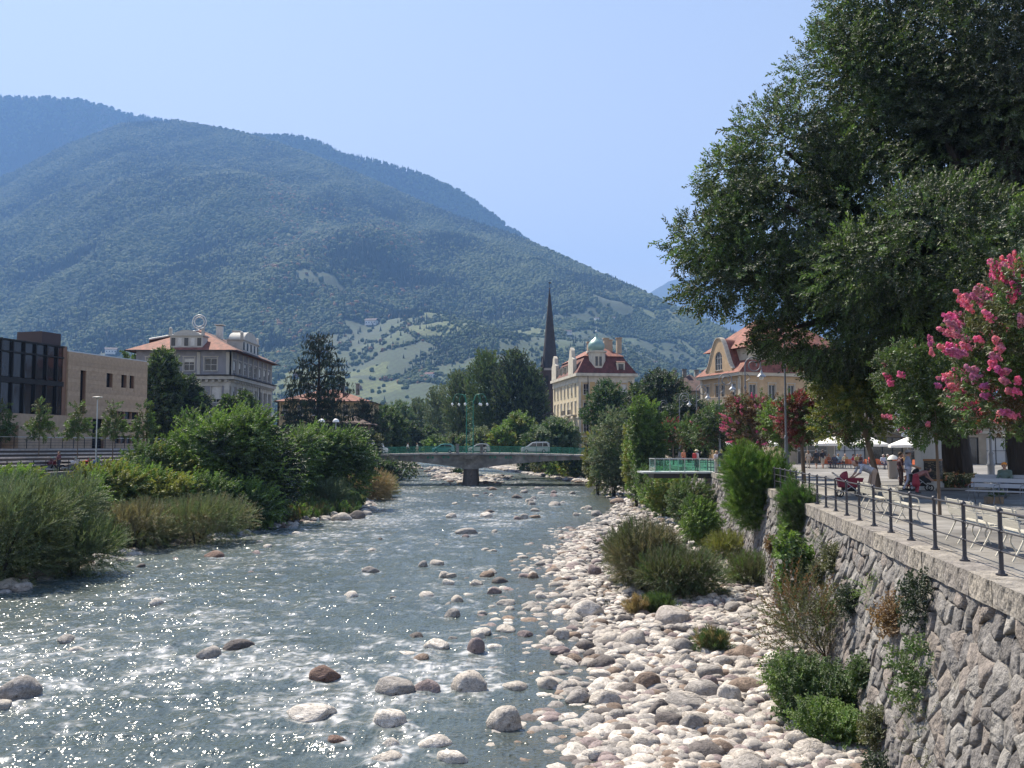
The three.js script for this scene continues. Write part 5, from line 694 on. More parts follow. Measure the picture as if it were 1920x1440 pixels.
// shrubs of the left bank: px, distance, width, top py, colours, kind, leaves
const LB = [
  ['grey-green willow bush hanging over the near bank', 10, 45, 5.2, 872, [PAL.willow, PAL.sage], TW.willow, 2400, 1.1],
  ['willow bush with feathery grey shoots beside the near bank', 95, 49, 4.6, 888, [PAL.willow, PAL.sage, PAL.mid], TW.willow, 2100, 1.1],
  ['low dark willow bush at the waterline of the near bank', 150, 48, 4.0, 960, [PAL.willow, PAL.mid], TW.willow, 1300, 1.0],
  ['yellow-green robinia sapling in front of the quay steps', 35, 66, 3.6, 884, [PAL.bright, PAL.yellow], TW.robinia, 900, 1.0],
  ['bright yellow-green robinia bush below the parked motorbikes', 212, 68, 4.6, 868, [PAL.bright, PAL.yellow, PAL.mid], TW.robinia, 1300, 1.0],
  ['dry brownish willow clump above the white riffle', 255, 60, 4.4, 938, [PAL.willowDry, PAL.willow], TW.willow, 1300, 1.0],
  ['tall robinia bush with yellow shoots near the quay end', 290, 76, 4.6, 822, [PAL.bright, PAL.mid, PAL.yellow], TW.robinia, 1300, 1.1],
  ['slender yellowish robinia shoot beside the dark thicket', 335, 76, 2.6, 842, [PAL.yellow, PAL.bright], TW.robinia, 600, 1.0],
  ['broad brown-green willow thicket trailing towards the water', 375, 64, 6.2, 930, [PAL.willowDry, PAL.willow, PAL.olive], TW.willow, 2300, 1.0],
  ['dense dark robinia forming the tallest part of the thicket', 430, 78, 6.8, 748, [PAL.mid, PAL.bright, PAL.mid, PAL.dark], TW.robinia, 2600, 1.2],
  ['dark robinia leaning over the water below the hotel', 490, 80, 5.6, 772, [PAL.mid, PAL.dark, PAL.bright], TW.robinia, 2100, 1.2],
  ['light green robinia crown in the middle of the thicket', 372, 84, 4.8, 752, [PAL.bright, PAL.mid], TW.robinia, 1300, 1.2],
  ['pale green robinia behind the leaning one', 540, 92, 5.0, 795, [PAL.mid, PAL.bright, PAL.sage], TW.robinia, 1400, 1.2],
  ['fresh green robinia in front of the cedar', 590, 98, 6.0, 782, [PAL.bright, PAL.mid], TW.robinia, 1600, 1.3],
  ['fresh green robinia with drooping sprays above the rocky spit', 645, 100, 5.4, 792, [PAL.bright, PAL.mid, PAL.mid], TW.robinia, 1500, 1.3],
  ['bright robinia bush rising behind the dry willow clump', 250, 71, 4.4, 872, [PAL.bright, PAL.mid, PAL.yellow], TW.robinia, 1100, 1.0],
  ['leafy robinia bush between the willows and the quay', 135, 60, 4.0, 898, [PAL.bright, PAL.mid], TW.robinia, 1000, 0.95],
  ['yellow robinia bush at the edge of the dark thicket', 322, 70, 3.8, 880, [PAL.yellow, PAL.bright], TW.robinia, 900, 1.0],
  ['mid-green robinia bush below the tallest one', 395, 72, 4.6, 882, [PAL.mid, PAL.bright], TW.robinia, 1100, 1.05],
  ['fresh robinia bush at the foot of the leaning one', 470, 74, 4.2, 895, [PAL.mid, PAL.bright, PAL.dark], TW.robinia, 1000, 1.05],
  ['low grey willow on the rocky spit', 612, 94, 4.4, 902, [PAL.sage, PAL.willow], TW.willow, 1000, 1.2],
  ['dark bush under the end of the bridge', 706, 150, 5.5, 858, [PAL.dark, PAL.mid], TW.far, 600, 0.9],
  ['bushy tree hiding the bridge end', 668, 142, 6.0, 790, [PAL.mid, PAL.dark, PAL.olive], TW.far, 900, 0.9],
  ['tawny dry grass clump on the bank below the bridge', 694, 116, 4.4, 884, [PAL.tan, PAL.tan, PAL.olive], TW.willow, 1100, 1.5],
  ['pale dry shrub at the tip of the bank below the bridge', 716, 122, 3.0, 893, [PAL.tan, PAL.yellow], TW.willow, 600, 1.5],
];
for (const [label, px, d, w, py, col, tw, n, size] of LB) { const x = sx(px, d), y = Math.max(0, groundY(x, d)) - 0.1; shrub(tw === TW.willow ? 'willow_shrub' : tw === TW.far ? 'bank_tree' : 'robinia_shrub', label, x, y, d, w, Math.max(1.4, (topY(py, d) - y) * 0.86), n, { col, twig: tw, size, group: 'shrubs of the wooded bank', lobes: 6, f: tw === TW.willow ? { up: 0.75, gap: 0.25, inner: 0.3 } : { up: 0.25, gap: 0.33, inner: 0.3 } }); }
{ // weeds and grasses between them
  const t = new THREE.Group(); t.name = 'bank_undergrowth'; t.userData = { kind: 'stuff', label: 'rough grass and weeds covering the wooded bank', category: 'undergrowth' }; scene.add(t);
  const r = rng(9), put = (nm, geo, n, size, cols, dr, where) => { const ms = [], cs = [], m = new THREE.Matrix4(), q = new THREE.Quaternion(), c = new THREE.Color(); for (let i = 0; i < n; i++) { const d = r.in(...dr), x = where(d), y = groundY(x, d); if (y < 0.1) continue; q.setFromUnitVectors(V(1, 0, 0), V(r.n() * 0.3, 1, r.n() * 0.3).normalize()); const s = size * r.in(0.6, 1.4); m.compose(V(x, y - 0.03, -d), q, V(s, s, s)); ms.push(m.clone()); const p = r.pick(cols), v = r.in(0.7, 1.3); c.setRGB(p[0] * v, p[1] * v, p[2] * v); cs.push(c.clone()); } const im = new THREE.InstancedMesh(geo, leafMat, ms.length); im.name = nm; im.userData.kind = 'stuff'; ms.forEach((a, i) => { im.setMatrixAt(i, a); im.setColorAt(i, cs[i]); }); t.add(im); };
  put('grass', TW.grass, 9000, 1.3, [PAL.olive, PAL.mid, PAL.tan, PAL.bright], [36, 150], (d) => bankL(d) - r.in(0.3, 15)); put('weeds', TW.leaf, 9000, 1.5, [PAL.mid, PAL.bright, PAL.olive, PAL.willow], [36, 150], (d) => bankL(d) - r.in(0.2, 14));
}
// trees behind the left bank
const T1 = (name, label, px, d, w, py, n, col, o = {}) => { const x = sx(px, d), base = o.base ?? QUAY, H = topY(py, d) - base, lo = o.low ?? 0.12, r = rng(px); tree(name, label, x, base, d, { trunk: H * (lo + 0.2), r: o.r || H * 0.016, twig: o.twig || TW.far, n, size: o.size || 0.9, col, limbs: 6, group: o.group, blobs: [[0, H * (0.5 + lo / 2), 0, w * 0.42, H * (0.5 - lo / 2) * 0.95, w * 0.42], ...Array.from({ length: 8 }, (_, i) => { const t = (i + 0.5) / 8, k = o.col ? 0.35 : Math.sin(Math.PI * (0.12 + t * 0.8)); return [Math.cos(i * 2.4) * w * 0.3 * k, H * (lo + (1 - lo) * t * 0.92), Math.sin(i * 2.4) * w * 0.3 * k, w * 0.24 * (0.5 + k * 0.5), H * 0.1, w * 0.24 * (0.5 + k * 0.5)]; })], f: { gap: 0.26, gapFreq: 0.6, up: 0.25, inner: 0.4, ...o.f } }); };
T1('broadleaf_tree', 'tall dark broadleaf tree beside the modern building', 306, 132, 5.4, 650, 1700, [PAL.dark, PAL.elm, PAL.dark]);
T1('broadleaf_tree', 'rounded dark tree in front of the hotel corner', 352, 136, 5.6, 700, 1500, [PAL.elm, PAL.dark, PAL.mid]);
T1('broadleaf_tree', 'tree top showing above the modern building roof', 242, 150, 3.4, 652, 500, [PAL.mid, PAL.elm]);
for (const [px, py, l] of [[432, 738, 'small pointed conifer before the hotel side wall'], [464, 733, 'slim pointed conifer nearest the hotel side wall']]) T1('conifer', l, px, 140, 3.4, py, 700, [PAL.elm, PAL.mid], { size: 0.8, col: false, f: { up: -0.1 } });
for (const [px, l] of [[4, 'young quay tree cut by the picture edge'], [75, 'young quay tree before the loggia of the modern building'], [147, 'young quay tree beside the lamp post'], [213, 'young quay tree before the narrow windows'], [270, 'young quay tree at the corner of the modern building']]) { const d = 86, x = sx(px, d); tree('young_tree', l, x, QUAY, d, { trunk: 3.2, r: 0.05, bark: M.barkPale, twig: TW.leaf, n: 210, size: 1.2, col: [PAL.olive, PAL.mid, PAL.olive], limbs: 6, group: 'young trees on the quay', category: 'tree', blobs: [[0, 3.7, 0, 0.85, 0.5, 0.85], [0.1, 4.5, 0, 0.5, 0.5, 0.5], [0, 5.6, 0, 0.22, 0.55, 0.22], [-0.6, 3.5, 0.2, 0.4, 0.3, 0.4], [0.6, 4.0, 0, 0.4, 0.3, 0.4]], f: { gap: 0.36, gapFreq: 2, up: 0.5 } }); }
function cedar(label, px, d, py, w, n, seed) { const x = sx(px, d), H = topY(py, d) - QUAY, r = rng(seed), blobs = [], t = thing('cedar', label, 'tree', x, QUAY, -d); part('trunk', limb([V(0, -0.2, 0), V(0.1, H * 0.5, 0), V(0, H * 0.97, 0)], H * 0.024, 0.05, 8), M.bark, t);
  for (let i = 0; i < 50; i++) { const u = 0.1 + 0.87 * (Math.floor(i / 5) * 5 + 1.2 * r()) / 50, y = H * u, L = w * 0.5 * Math.pow(1 - u, 0.72) * r.in(0.65, 1.15) + 0.4, a = i * 2.4 + r() * 0.4, e = V(Math.cos(a) * L, y + L * 0.02, Math.sin(a) * L); part('branch', limb([V(0, y - 0.3, 0), V(e.x * 0.5, y + 0.25 + L * 0.04, e.z * 0.5), e], 0.05 + L * 0.012, 0.02, 5), M.bark, t); for (const k of [0.45, 0.75, 1]) blobs.push([e.x * k + r.n() * 0.2, y + 0.12 + L * 0.03, e.z * k + r.n() * 0.2, L * 0.2 + 0.25, 0.08 + L * 0.012, L * 0.2 + 0.25]); }
  foliage(t, 'crown', TW.needle, needleMat, blobs, n, 0.62, [PAL.cedar, PAL.cedar, PAL.dark], { seed, gap: 0.2, up: 0.05, inner: 0.1 }); }
cedar('tall dark cedar with tiered branches before the yellow house', 596, 150, 612, 16, 4600, 3); cedar('smaller cedar top beyond the tall cedar', 682, 178, 746, 8.5, 2400, 8);
{ const d = 162, H = topY(728, d) - QUAY; tree('cypress', 'narrow dark cypress between hotel and cedar', sx(545, d), QUAY, d, { trunk: 2, r: 0.14, twig: TW.needle, mat: needleMat, n: 600, size: 0.5, col: [PAL.cedar, PAL.dark], limbs: 1, blobs: [[0, H * 0.5, 0, 0.75, H * 0.5, 0.75], [0, H * 0.35, 0, 0.85, H * 0.3, 0.85]], f: { up: 1.5, gap: 0.1 } }); }
// trees beyond the bridge
const G2 = 'trees beyond the bridge';
for (const a of [
  ['poplar', 'tallest dense poplar of the clump before the church', 968, 250, 14, 650, 3600, [PAL.poplar, PAL.dark, PAL.poplar]], ['poplar', 'dense poplar with rounded top in the middle of the clump', 914, 258, 13, 653, 3200, [PAL.poplar, PAL.poplar, PAL.mid]], ['poplar', 'paler poplar at the front of the clump', 862, 270, 11, 692, 2300, [PAL.poplarPale, PAL.poplar]], ['poplar', 'dark poplar beside the church spire', 1000, 246, 8, 684, 1700, [PAL.poplar, PAL.dark]],
  ['poplar', 'pale grey-green poplar row end above the far bank', 822, 300, 9.5, 722, 1600, [PAL.poplarPale, PAL.sage]], ['poplar', 'grey-green tree on the far bend of the river', 786, 340, 11, 745, 1500, [PAL.poplarPale, PAL.poplar]], ['broadleaf_tree', 'rounded tree at the far bend of the river', 752, 330, 12, 750, 1200, [PAL.mid, PAL.poplar]], ['broadleaf_tree', 'dark tree left of the bridge beyond the railing', 728, 215, 9, 762, 1200, [PAL.elm, PAL.mid]], ['broadleaf_tree', 'light bushy tree left of the bridge', 700, 200, 7, 772, 900, [PAL.olive, PAL.mid]], ['broadleaf_tree', 'dark rounded tree under the far poplars', 772, 260, 7, 792, 700, [PAL.elm, PAL.dark]], ['broadleaf_tree', 'low dark tree at the foot of the grey-green poplar', 806, 272, 6, 800, 500, [PAL.elm, PAL.mid]],
  ['broadleaf_tree', 'fresh yellow-green tree behind the bridge railing', 974, 200, 7.5, 776, 900, [PAL.yellow, PAL.bright, PAL.mid]], ['broadleaf_tree', 'silvery bush behind the bridge lamp', 905, 196, 6, 806, 500, [PAL.sage, PAL.willow]], ['broadleaf_tree', 'yellow-green bush behind the bridge', 940, 192, 5, 800, 500, [PAL.yellow, PAL.bright]], ['broadleaf_tree', 'grey-green tree in front of the villa terrace', 1045, 190, 9, 786, 1000, [PAL.sage, PAL.mid]], ['broadleaf_tree', 'low bushes beyond the middle of the bridge', 858, 210, 8, 818, 500, [PAL.mid, PAL.olive]], ['broadleaf_tree', 'low green bush beyond the bridge van', 1010, 186, 6, 806, 500, [PAL.mid, PAL.sage]], ['broadleaf_tree', 'low bush beyond the bridge above the far shingle', 820, 230, 7, 822, 400, [PAL.bright, PAL.mid]],
]) { const pop = a[0] === 'poplar'; T1(a[0], a[1], a[2], a[3], a[4] * (pop ? 1.05 : 1), a[5], Math.round(a[6] * 1.25), a[7], { twig: pop ? TW.poplar : TW.far, size: 1.1, low: 0.02, base: 3.9, col: pop, group: G2, f: pop ? { up: 0.9, gap: 0.2 } : {} }); }
for (const [l, px, d, w, h, c] of [['grassy green bush on the far shingle bank', 1045, 205, 6, 3.4, [PAL.bright, PAL.mid]], ['yellow-green bush under the bridge arch', 1066, 196, 5, 4.0, [PAL.yellow, PAL.bright]], ['dark bush under the bridge near the wall', 1088, 188, 5, 4.2, [PAL.mid, PAL.dark]], ['grass bank under the far arch', 1018, 222, 6, 3.0, [PAL.olive, PAL.mid]], ['dark bush on the far shingle bank', 990, 240, 6, 3.6, [PAL.mid, PAL.olive]], ['dark thicket under the near end of the bridge', 745, 185, 8, 4.5, [PAL.dark, PAL.mid]]]) shrub('bank_shrub', l, sx(px, d), 0.2, d, w, h, 420, { col: c, twig: TW.far, size: 0.7, group: 'bushes beyond the bridge' });
// trees of the right bank
T1('pine', 'dense rounded green pine before the yellow villa', 1142, 170, 9.5, 712, 1900, [PAL.pine, PAL.pine, PAL.elm], { size: 0.8, base: PROM, low: 0.1, f: { up: 0.5, gap: 0.2 } });
T1('broadleaf_tree', 'broad dark tree between villa and gabled house', 1244, 150, 9.5, 690, 2000, [PAL.elm, PAL.dark, PAL.elm], { base: PROM });
T1('broadleaf_tree', 'dark tree filling the gap beside the broad one', 1205, 160, 7, 716, 1100, [PAL.elm, PAL.dark], { base: PROM });
T1('broadleaf_tree', 'low dark tree behind the crape myrtles', 1290, 128, 7, 742, 1100, [PAL.dark, PAL.elm], { base: PROM });
T1('broadleaf_tree', 'dark garden tree in front of the gabled house', 1372, 118, 6, 765, 800, [PAL.elm, PAL.dark, PAL.rust], { base: PROM });
const RS = [
  ['riverside_shrub', 'round olive-green shrub at the bridge end of the promenade', 1150, 122, 5.6, 772, 0.1, [PAL.olive, PAL.sage, PAL.mid], TW.leaf, 2400, 1.5, 0.3],
  ['riverside_shrub', 'golden olive shrub beside the round one', 1120, 130, 3.6, 800, 0.1, [PAL.yellow, PAL.olive], TW.leaf, 1000, 1.5, 0.3],
  ['poplar_sapling', 'tall narrow bright green poplar sapling at the wall foot', 1212, 98, 3.0, 757, 0.2, [PAL.bright, PAL.mid], TW.leaf, 1900, 1.4, 0.7],
  ['poplar_sapling', 'shorter bright poplar sapling in front of the tall one', 1192, 101, 2.4, 800, 0.2, [PAL.bright, PAL.yellow], TW.leaf, 1100, 1.3, 0.7],
  ['riverside_shrub', 'yellow-green weeds below the glass balcony', 1248, 84, 3.6, 886, 0.2, [PAL.yellow, PAL.bright, PAL.olive], TW.leaf, 1300, 1.0, 0.5],
  ['riverside_shrub', 'light green shrub under the outer end of the balcony', 1222, 92, 2.6, 880, 0.2, [PAL.bright, PAL.mid], TW.leaf, 900, 1.1, 0.5],
  ['riverside_shrub', 'tangle of leafy weeds climbing the wall beside the balcony', 1296, 70, 3.2, 900, 0.2, [PAL.olive, PAL.mid, PAL.willow], TW.leaf, 1300, 0.9, 0.4],
  ['riverside_shrub', 'small fresh green shrub at the foot of the wall', 1312, 58, 2.0, 942, 0.2, [PAL.bright, PAL.mid], TW.leaf, 800, 0.85, 0.4],
  ['riverside_shrub', 'green weeds along the wall foot beside the stony path', 1408, 43, 2.0, 1050, 0.1, [PAL.bright, PAL.olive, PAL.mid], TW.willow, 900, 0.75, 0.7],
  ['riverside_shrub', 'grassy weeds by the wall above the stony path', 1358, 52, 2.2, 1010, 0.1, [PAL.yellow, PAL.olive], TW.willow, 800, 0.8, 0.7],
  ['island_willow', 'large sparse willow shrub on the gravel island', 1205, 42, 3.0, 985, 0.1, [PAL.willowDry, PAL.olive, PAL.mid], TW.willow, 2300, 0.75, 0.7],
  ['island_willow', 'leafy willow shrub on the near side of the gravel island', 1275, 40, 3.2, 1035, 0.1, [PAL.olive, PAL.mid, PAL.yellow], TW.willow, 2000, 0.72, 0.6],
  ['island_willow', 'thin willow shoots at the outer edge of the gravel island', 1170, 45, 1.8, 1005, 0.0, [PAL.olive, PAL.willow], TW.willow, 700, 0.75, 0.8],
];
for (const [nm, label, px, d, w, py, y, col, tw, n, size, up] of RS) shrub(nm, label, sx(px, d), y, d, w, topY(py, d) - y, n, { col, twig: tw, size, group: nm === 'island_willow' ? 'willows of the gravel island' : 'shrubs along the wall foot', f: { up, gap: 0.3, inner: 0.2 } });
// plants growing out of the wall
const WP = [
  ['wall_shrub', 'big feathery bright green bush spilling over the railing', 47.5, 4.1, 3.0, 3.9, -0.4, [PAL.feather, PAL.bright, PAL.feather], TW.feather, 3400, 0.95, 'blob'],
  ['wall_shrub', 'small feathery bush growing from the wall beside the railing', 34.2, 3.9, 1.0, 1.9, 0, [PAL.feather, PAL.mid], TW.feather, 1100, 0.7, 'blob'],
  ['wall_sapling', 'broad-leaved sapling rooted in the wall face', 31, 2.3, 1.25, 2.4, 0.15, [PAL.bright, PAL.mid], TW.big, 330, 0.75, 'blob'],
  ['wall_shrub', 'reddish seeding herb in front of the wall', 25.4, 1.5, 1.7, 1.9, 0.3, [PAL.herb, PAL.rust, PAL.olive, PAL.tan], TW.herb, 420, 1.0, 'blob'],
  ['bramble', 'mound of green bramble at the foot of the wall', 22.3, 0.55, 2.0, 1.7, 0.35, [PAL.bright, PAL.mid, PAL.mid], TW.small, 2600, 0.8, 'blob'],
  ['bramble', 'lower bramble mound beside the gravel', 20.6, 0.3, 1.3, 1.1, 0.35, [PAL.mid, PAL.bright], TW.small, 1300, 0.8, 'blob'],
];
for (const [nm, label, d, y, w, h, out, col, tw, n, size] of WP) { const p = wallPoint(d, Math.min(y, 3.9), out + w * 0.22), t = thing(nm, label, 'shrub', p.x, y, -d); const st = []; const r = rng(Math.round(d * 10)); for (let i = 0; i < 7; i++) part('stem', limb([V(w * 0.25, -h * 0.35, 0), V(r.n() * w * 0.15, 0, r.n() * w * 0.15), V(r.n() * w * 0.3, h * 0.4, r.n() * w * 0.3)], 0.014, 0.005, 4), M.bark, t); foliage(t, 'foliage', tw, leafMat, [[0, 0, 0, w * 0.48, h * 0.48, w * 0.48], ...Array.from({ length: 5 }, (_, i) => [Math.cos(i * 2.4) * w * 0.25, (i / 5 - 0.4) * h * 0.7, Math.sin(i * 2.4) * w * 0.25, w * 0.3, h * 0.25, w * 0.3])], n, size, col, { seed: Math.round(d * 77), up: 0.7, gap: 0.22, inner: 0.1 }); }
{ // weeds in the joints
  const r = rng(21), L = [[29.5, 3.5, 'flowering weed below the coping near the bench'], [27, 3.2, 'grey weed in the joint under the railing posts'], [23.5, 2.6, 'dark ivy tuft in the middle of the wall'], [22, 3.1, 'dry tuft below the coping'], [19.5, 2.9, 'spiky weed under the coping at the near end'], [17.2, 2.3, 'straggling weed patch on the near wall'], [16.2, 1.7, 'dark straggling weeds at the picture edge'], [17.8, 3.5, 'tall thin weed beside the coping at the near end'], [26, 1.9, 'yellowish weed on the wall face'], [24.6, 0.9, 'small tuft low on the wall'], [21.2, 1.4, 'yellow-green tuft low on the near wall'], [19.2, 0.8, 'small weed near the wall foot'], [33, 2.4, 'mossy weed left of the sapling'], [37, 3.0, 'trailing weed below the railing'], [41, 2.2, 'leafy weeds on the distant wall face'], [39, 3.4, 'green tuft under the coping beyond the feathery bush'], [28.3, 2.6, 'yellow weed above the reddish herb'], [18.2, 0.2, 'dry grass tuft at the foot of the near wall']];
  L.forEach(([d, y, label], i) => { const p = wallPoint(d, y, 0.1), w = r.in(0.35, 0.75) * (d < 18 ? 1.5 : 1), t = thing('wall_weed', label, 'weed', p.x, p.y, -d, 0, 'weeds in the wall joints'), c = [[PAL.olive, PAL.mid], [PAL.willowDry, PAL.olive], [PAL.mid, PAL.dark], [PAL.yellow, PAL.bright], [PAL.willow, PAL.herb]][i === 2 ? 2 : i % 5]; foliage(t, 'foliage', i % 3 ? TW.small : TW.herb, leafMat, [[0, 0, 0, w * 0.35, w * 0.5, w * 0.6], [0, -w * 0.3, w * 0.2, w * 0.25, w * 0.3, w * 0.4]], i % 3 ? 170 : 40, i % 3 ? 0.8 : 0.45, c, { seed: 400 + i, up: 0.3, gap: 0.1, inner: 0 }); });
}
// grass tufts on the gravel
for (const [px, py, w, n, c, label] of [[1335, 1222, 0.75, 260, [PAL.olive, PAL.tan, PAL.mid], 'lone grass tuft on the gravel bar'], [1232, 1150, 1.0, 320, [PAL.bright, PAL.mid], 'fresh green grass at the near edge of the island'], [1192, 1152, 0.6, 120, [PAL.mid, PAL.tan], 'thin grass beside the speckled boulder'], [288, 1022, 1.4, 160, [PAL.tan, PAL.olive], 'dry grass tuft standing in the riffle'], [1010, 888, 3, 120, [PAL.olive, PAL.tan], 'grass tuft on the shingle beyond the bridge'], [858, 888, 3, 120, [PAL.olive, PAL.bright], 'grass tuft on the shingle beside the bridge pier']]) { const d = depthAt(py, 0.1), t = thing('grass_tuft', label, 'grass', acrossAt(px, d, 0.1), 0.05, -d); foliage(t, 'blades', TW.feather, leafMat, [[0, 0.12, 0, w * 0.42, 0.14, w * 0.34]], n * 0.9, w > 1.2 ? 1.7 : 0.85, c, { seed: px, up: 1.3, gap: 0.1, inner: 0, outward: 0.7 }); }

// ---------------------------------------------------------------- stones of the river
const TONE = { white: [0.70, 0.665, 0.62], pale: [0.54, 0.505, 0.465], grey: [0.36, 0.345, 0.335], dark: [0.15, 0.135, 0.135], rust: [0.22, 0.14, 0.115], brown: [0.27, 0.205, 0.165], mauve: [0.31, 0.255, 0.26], speck: [0.44, 0.41, 0.39] };
const stoneMat = {}; for (const k in TONE) stoneMat[k] = std(...TONE[k], 0.88, { map: rp(tStone, k === 'speck' ? 2.2 : 1.0), bumpMap: rp(bRock, 1.5), bumpScale: 0.035 });
function rockGeo(seed, detail, cuts) {
  const r = rng(seed), g = mergeVertices(new THREE.IcosahedronGeometry(1, detail).deleteAttribute('uv').deleteAttribute('normal')), p = g.attributes.position, v = V(0, 0, 0), pl = Array.from({ length: cuts }, () => [V(r.n(), r.n() * 0.8 + 0.1, r.n()).normalize(), r.in(0.62, 0.9)]);
  for (let i = 0; i < p.count; i++) { v.fromBufferAttribute(p, i); const n = v.clone(); let k = 0.86 + 0.34 * vn(n.x * 1.4 + seed, n.y * 1.4 + 3, n.z * 1.4) + 0.1 * (vn(n.x * 4 + seed, n.y * 4, n.z * 4 + 7) - 0.5); v.multiplyScalar(k); for (const [m, dd] of pl) { const e = v.dot(m) - dd; if (e > 0) v.addScaledVector(m, -e * 0.88); } p.setXYZ(i, v.x, v.y, v.z); }
  g.computeVertexNormals(); return metreUV(g, 0.55);
}
const rocks = Array.from({ length: 12 }, (_, i) => rockGeo(i * 7 + 3, 3, 3 + i % 5));
const shortName = (l) => l.split(/ (?:in|at|on|beside|with|between|below|alone|lying|near|just|before|among|leaning|standing|half|awash|under|against|above|upstream|across|cracked|of)\b|,/)[0];
const isBar = (x, d) => x > bankR(d);
{
  const r = rng(31);
  bigStones.forEach((b, i) => { const w = b.r, h = b[3] / 1800 * b.d * 1.02, m = top('boulder', rocks[i % 12], stoneMat[b[4]], b[5], 'boulder', 'boulders of the river'); const base = Math.max(-0.05, isBar(b.x, b.d) ? groundY(b.x, b.d) : -0.05); m.position.set(b.x, base + h * 0.3, -b.d - w * 0.3); m.scale.set(w * 1.02, h * 0.72, w * r.in(0.7, 0.95)); m.rotation.y = r.in(-0.5, 0.5); });
  const zones = [['on the open gravel bar below the wall', 80, () => { const d = 18 + 24 * r() ** 1.3; return [lerp(bankR(d) + 0.2, wallX(d) - 1.6, r()), d, r.in(0.2, 0.42)]; }], ['in the shallows along the gravel edge', 84, () => { const d = r.in(19, 62); return [bankR(d) - (d < 27 ? 4 : 7) * r() ** 1.4, d, r.in(0.14, 0.34)]; }], ['in the open rapids', 24, () => { const d = r.in(22, 75); return [lerp(bankL(d) + 1.5, bankR(d) - 6, r()), d, r.in(0.16, 0.36)]; }], ['in the shallows below the bridge', 36, () => { const d = r.in(78, 150); return [lerp(-7, 9, r()) , d, r.in(0.3, 0.6)]; }], ['along the edge of the wooded bank', 34, () => { const d = r.in(40, 102); return [bankL(d) + r.in(-0.4, 0.9), d, r.in(0.25, 0.6)]; }]];
  for (const [where, n, f] of zones) for (let i = 0; i < n; i++) { const [x, d, s] = f(), k = r.pick(['white', 'white', 'pale', 'pale', 'pale', 'grey', 'grey', 'dark', 'mauve', 'brown']), word = { white: 'whitish', pale: 'pale beige', grey: 'grey', dark: 'dark', mauve: 'purplish', brown: 'brown' }[k], nb = bigStones.reduce((a, b) => Math.hypot(b.x - x, b.d - d) < Math.hypot(a.x - x, a.d - d) ? b : a), rel = Math.abs(nb.x - x) > Math.abs(nb.d - d) ? (x < nb.x ? 'to the left of' : 'to the right of') : (d > nb.d ? 'behind' : 'in front of'), sy = r.in(0.45, 0.85), shape = sy < 0.56 ? 'flat' : sy > 0.72 ? 'chunky' : 'oval', label = `${s > 0.3 ? 'larger' : 'small'} ${shape} ${word} stone ${rel} the ${shortName(nb[5])}${{ 'on the': ' on gravel', 'in the shallows along': ' in shallows', 'in the open': ' in rapids', 'in the shallows below': ' below bridge', 'along the': ' by bank' }[Object.keys({ 'in the shallows along': 1, 'in the shallows below': 1, 'on the': 1, 'in the open': 1, 'along the': 1 }).find((q) => where.startsWith(q))]}`, m = top('river_stone', rocks[(i * 5 + Math.floor(d)) % 12], stoneMat[k], label, 'stone', `stones ${where}`); const gy = groundY(x, d), base = Math.max(gy, -0.06); m.position.set(x, base + s * 0.22, -d); m.scale.set(s * r.in(0.85, 1.3), s * sy, s * r.in(0.8, 1.2)); m.rotation.set(r.in(-0.2, 0.2), r() * 6.28, r.in(-0.2, 0.2)); }
  // shingle: stones past counting
  const kinds = [1, 2, 3, 4].map((k) => rockGeo(k * 13, 1, k % 3)), g = new THREE.Group(); g.name = 'shingle_gravel'; g.userData = { kind: 'stuff', label: 'pale river shingle of the gravel bar and shallows', category: 'gravel' }; scene.add(g);
  const lists = kinds.map(() => []), m = new THREE.Matrix4(), q = new THREE.Quaternion(), c = new THREE.Color(), tones = ['white', 'pale', 'pale', 'white', 'grey', 'speck', 'grey', 'grey', 'pale', 'mauve', 'white', 'dark', 'brown'];
  const put = (n, f) => { for (let i = 0; i < n; i++) { const [x, d, s] = f(); const y = groundY(x, d); q.setFromEuler(new THREE.Euler(r.in(-0.3, 0.3), r() * 6.28, r.in(-0.3, 0.3))); m.compose(V(x, y + s * 0.2, -d), q, V(s * r.in(0.8, 1.35), s * r.in(0.45, 0.8), s * r.in(0.8, 1.2))); const t = TONE[r.pick(tones)], v = r.in(0.75, 1.15); c.setRGB(t[0] * v, t[1] * v, t[2] * v); lists[i % 4].push([m.clone(), c.clone()]); } };
  put(19000, () => { const d = 17 + 34 * r() ** 1.5; return [lerp(bankR(d) - 0.8, wallX(d) - 1.1, r()), d, 0.03 + 0.2 * r() ** 3.6]; });
  put(5200, () => { const d = r.in(45, 150); return [lerp(bankR(d) - 1.5, wallX(d) - 0.9, r()), d, 0.08 + 0.25 * r() ** 2]; });
  put(4600, () => { const d = 18 + 58 * r() ** 1.5; return [bankR(d) - (d < 27 ? 3.5 : d < 50 ? 7 : 4) * r() ** 1.5, d, 0.07 + 0.24 * r() ** 1.8]; });
  put(1500, () => { const d = r.in(90, 150); return [r.in(-4, 8), d, 0.1 + 0.28 * r()]; });
  put(1500, () => { const d = r.in(38, 150); return [bankL(d) + r.in(-0.8, 0.8), d, 0.1 + 0.25 * r() ** 2]; });
  const gm = std(1, 1, 1, 0.9, { map: rp(tStone, 1) }); lists.forEach((l, k) => { const im = new THREE.InstancedMesh(kinds[k], gm, l.length); im.name = 'gravel'; im.userData.kind = 'stuff'; l.forEach(([a, b], i) => { im.setMatrixAt(i, a); im.setColorAt(i, b); }); g.add(im); });
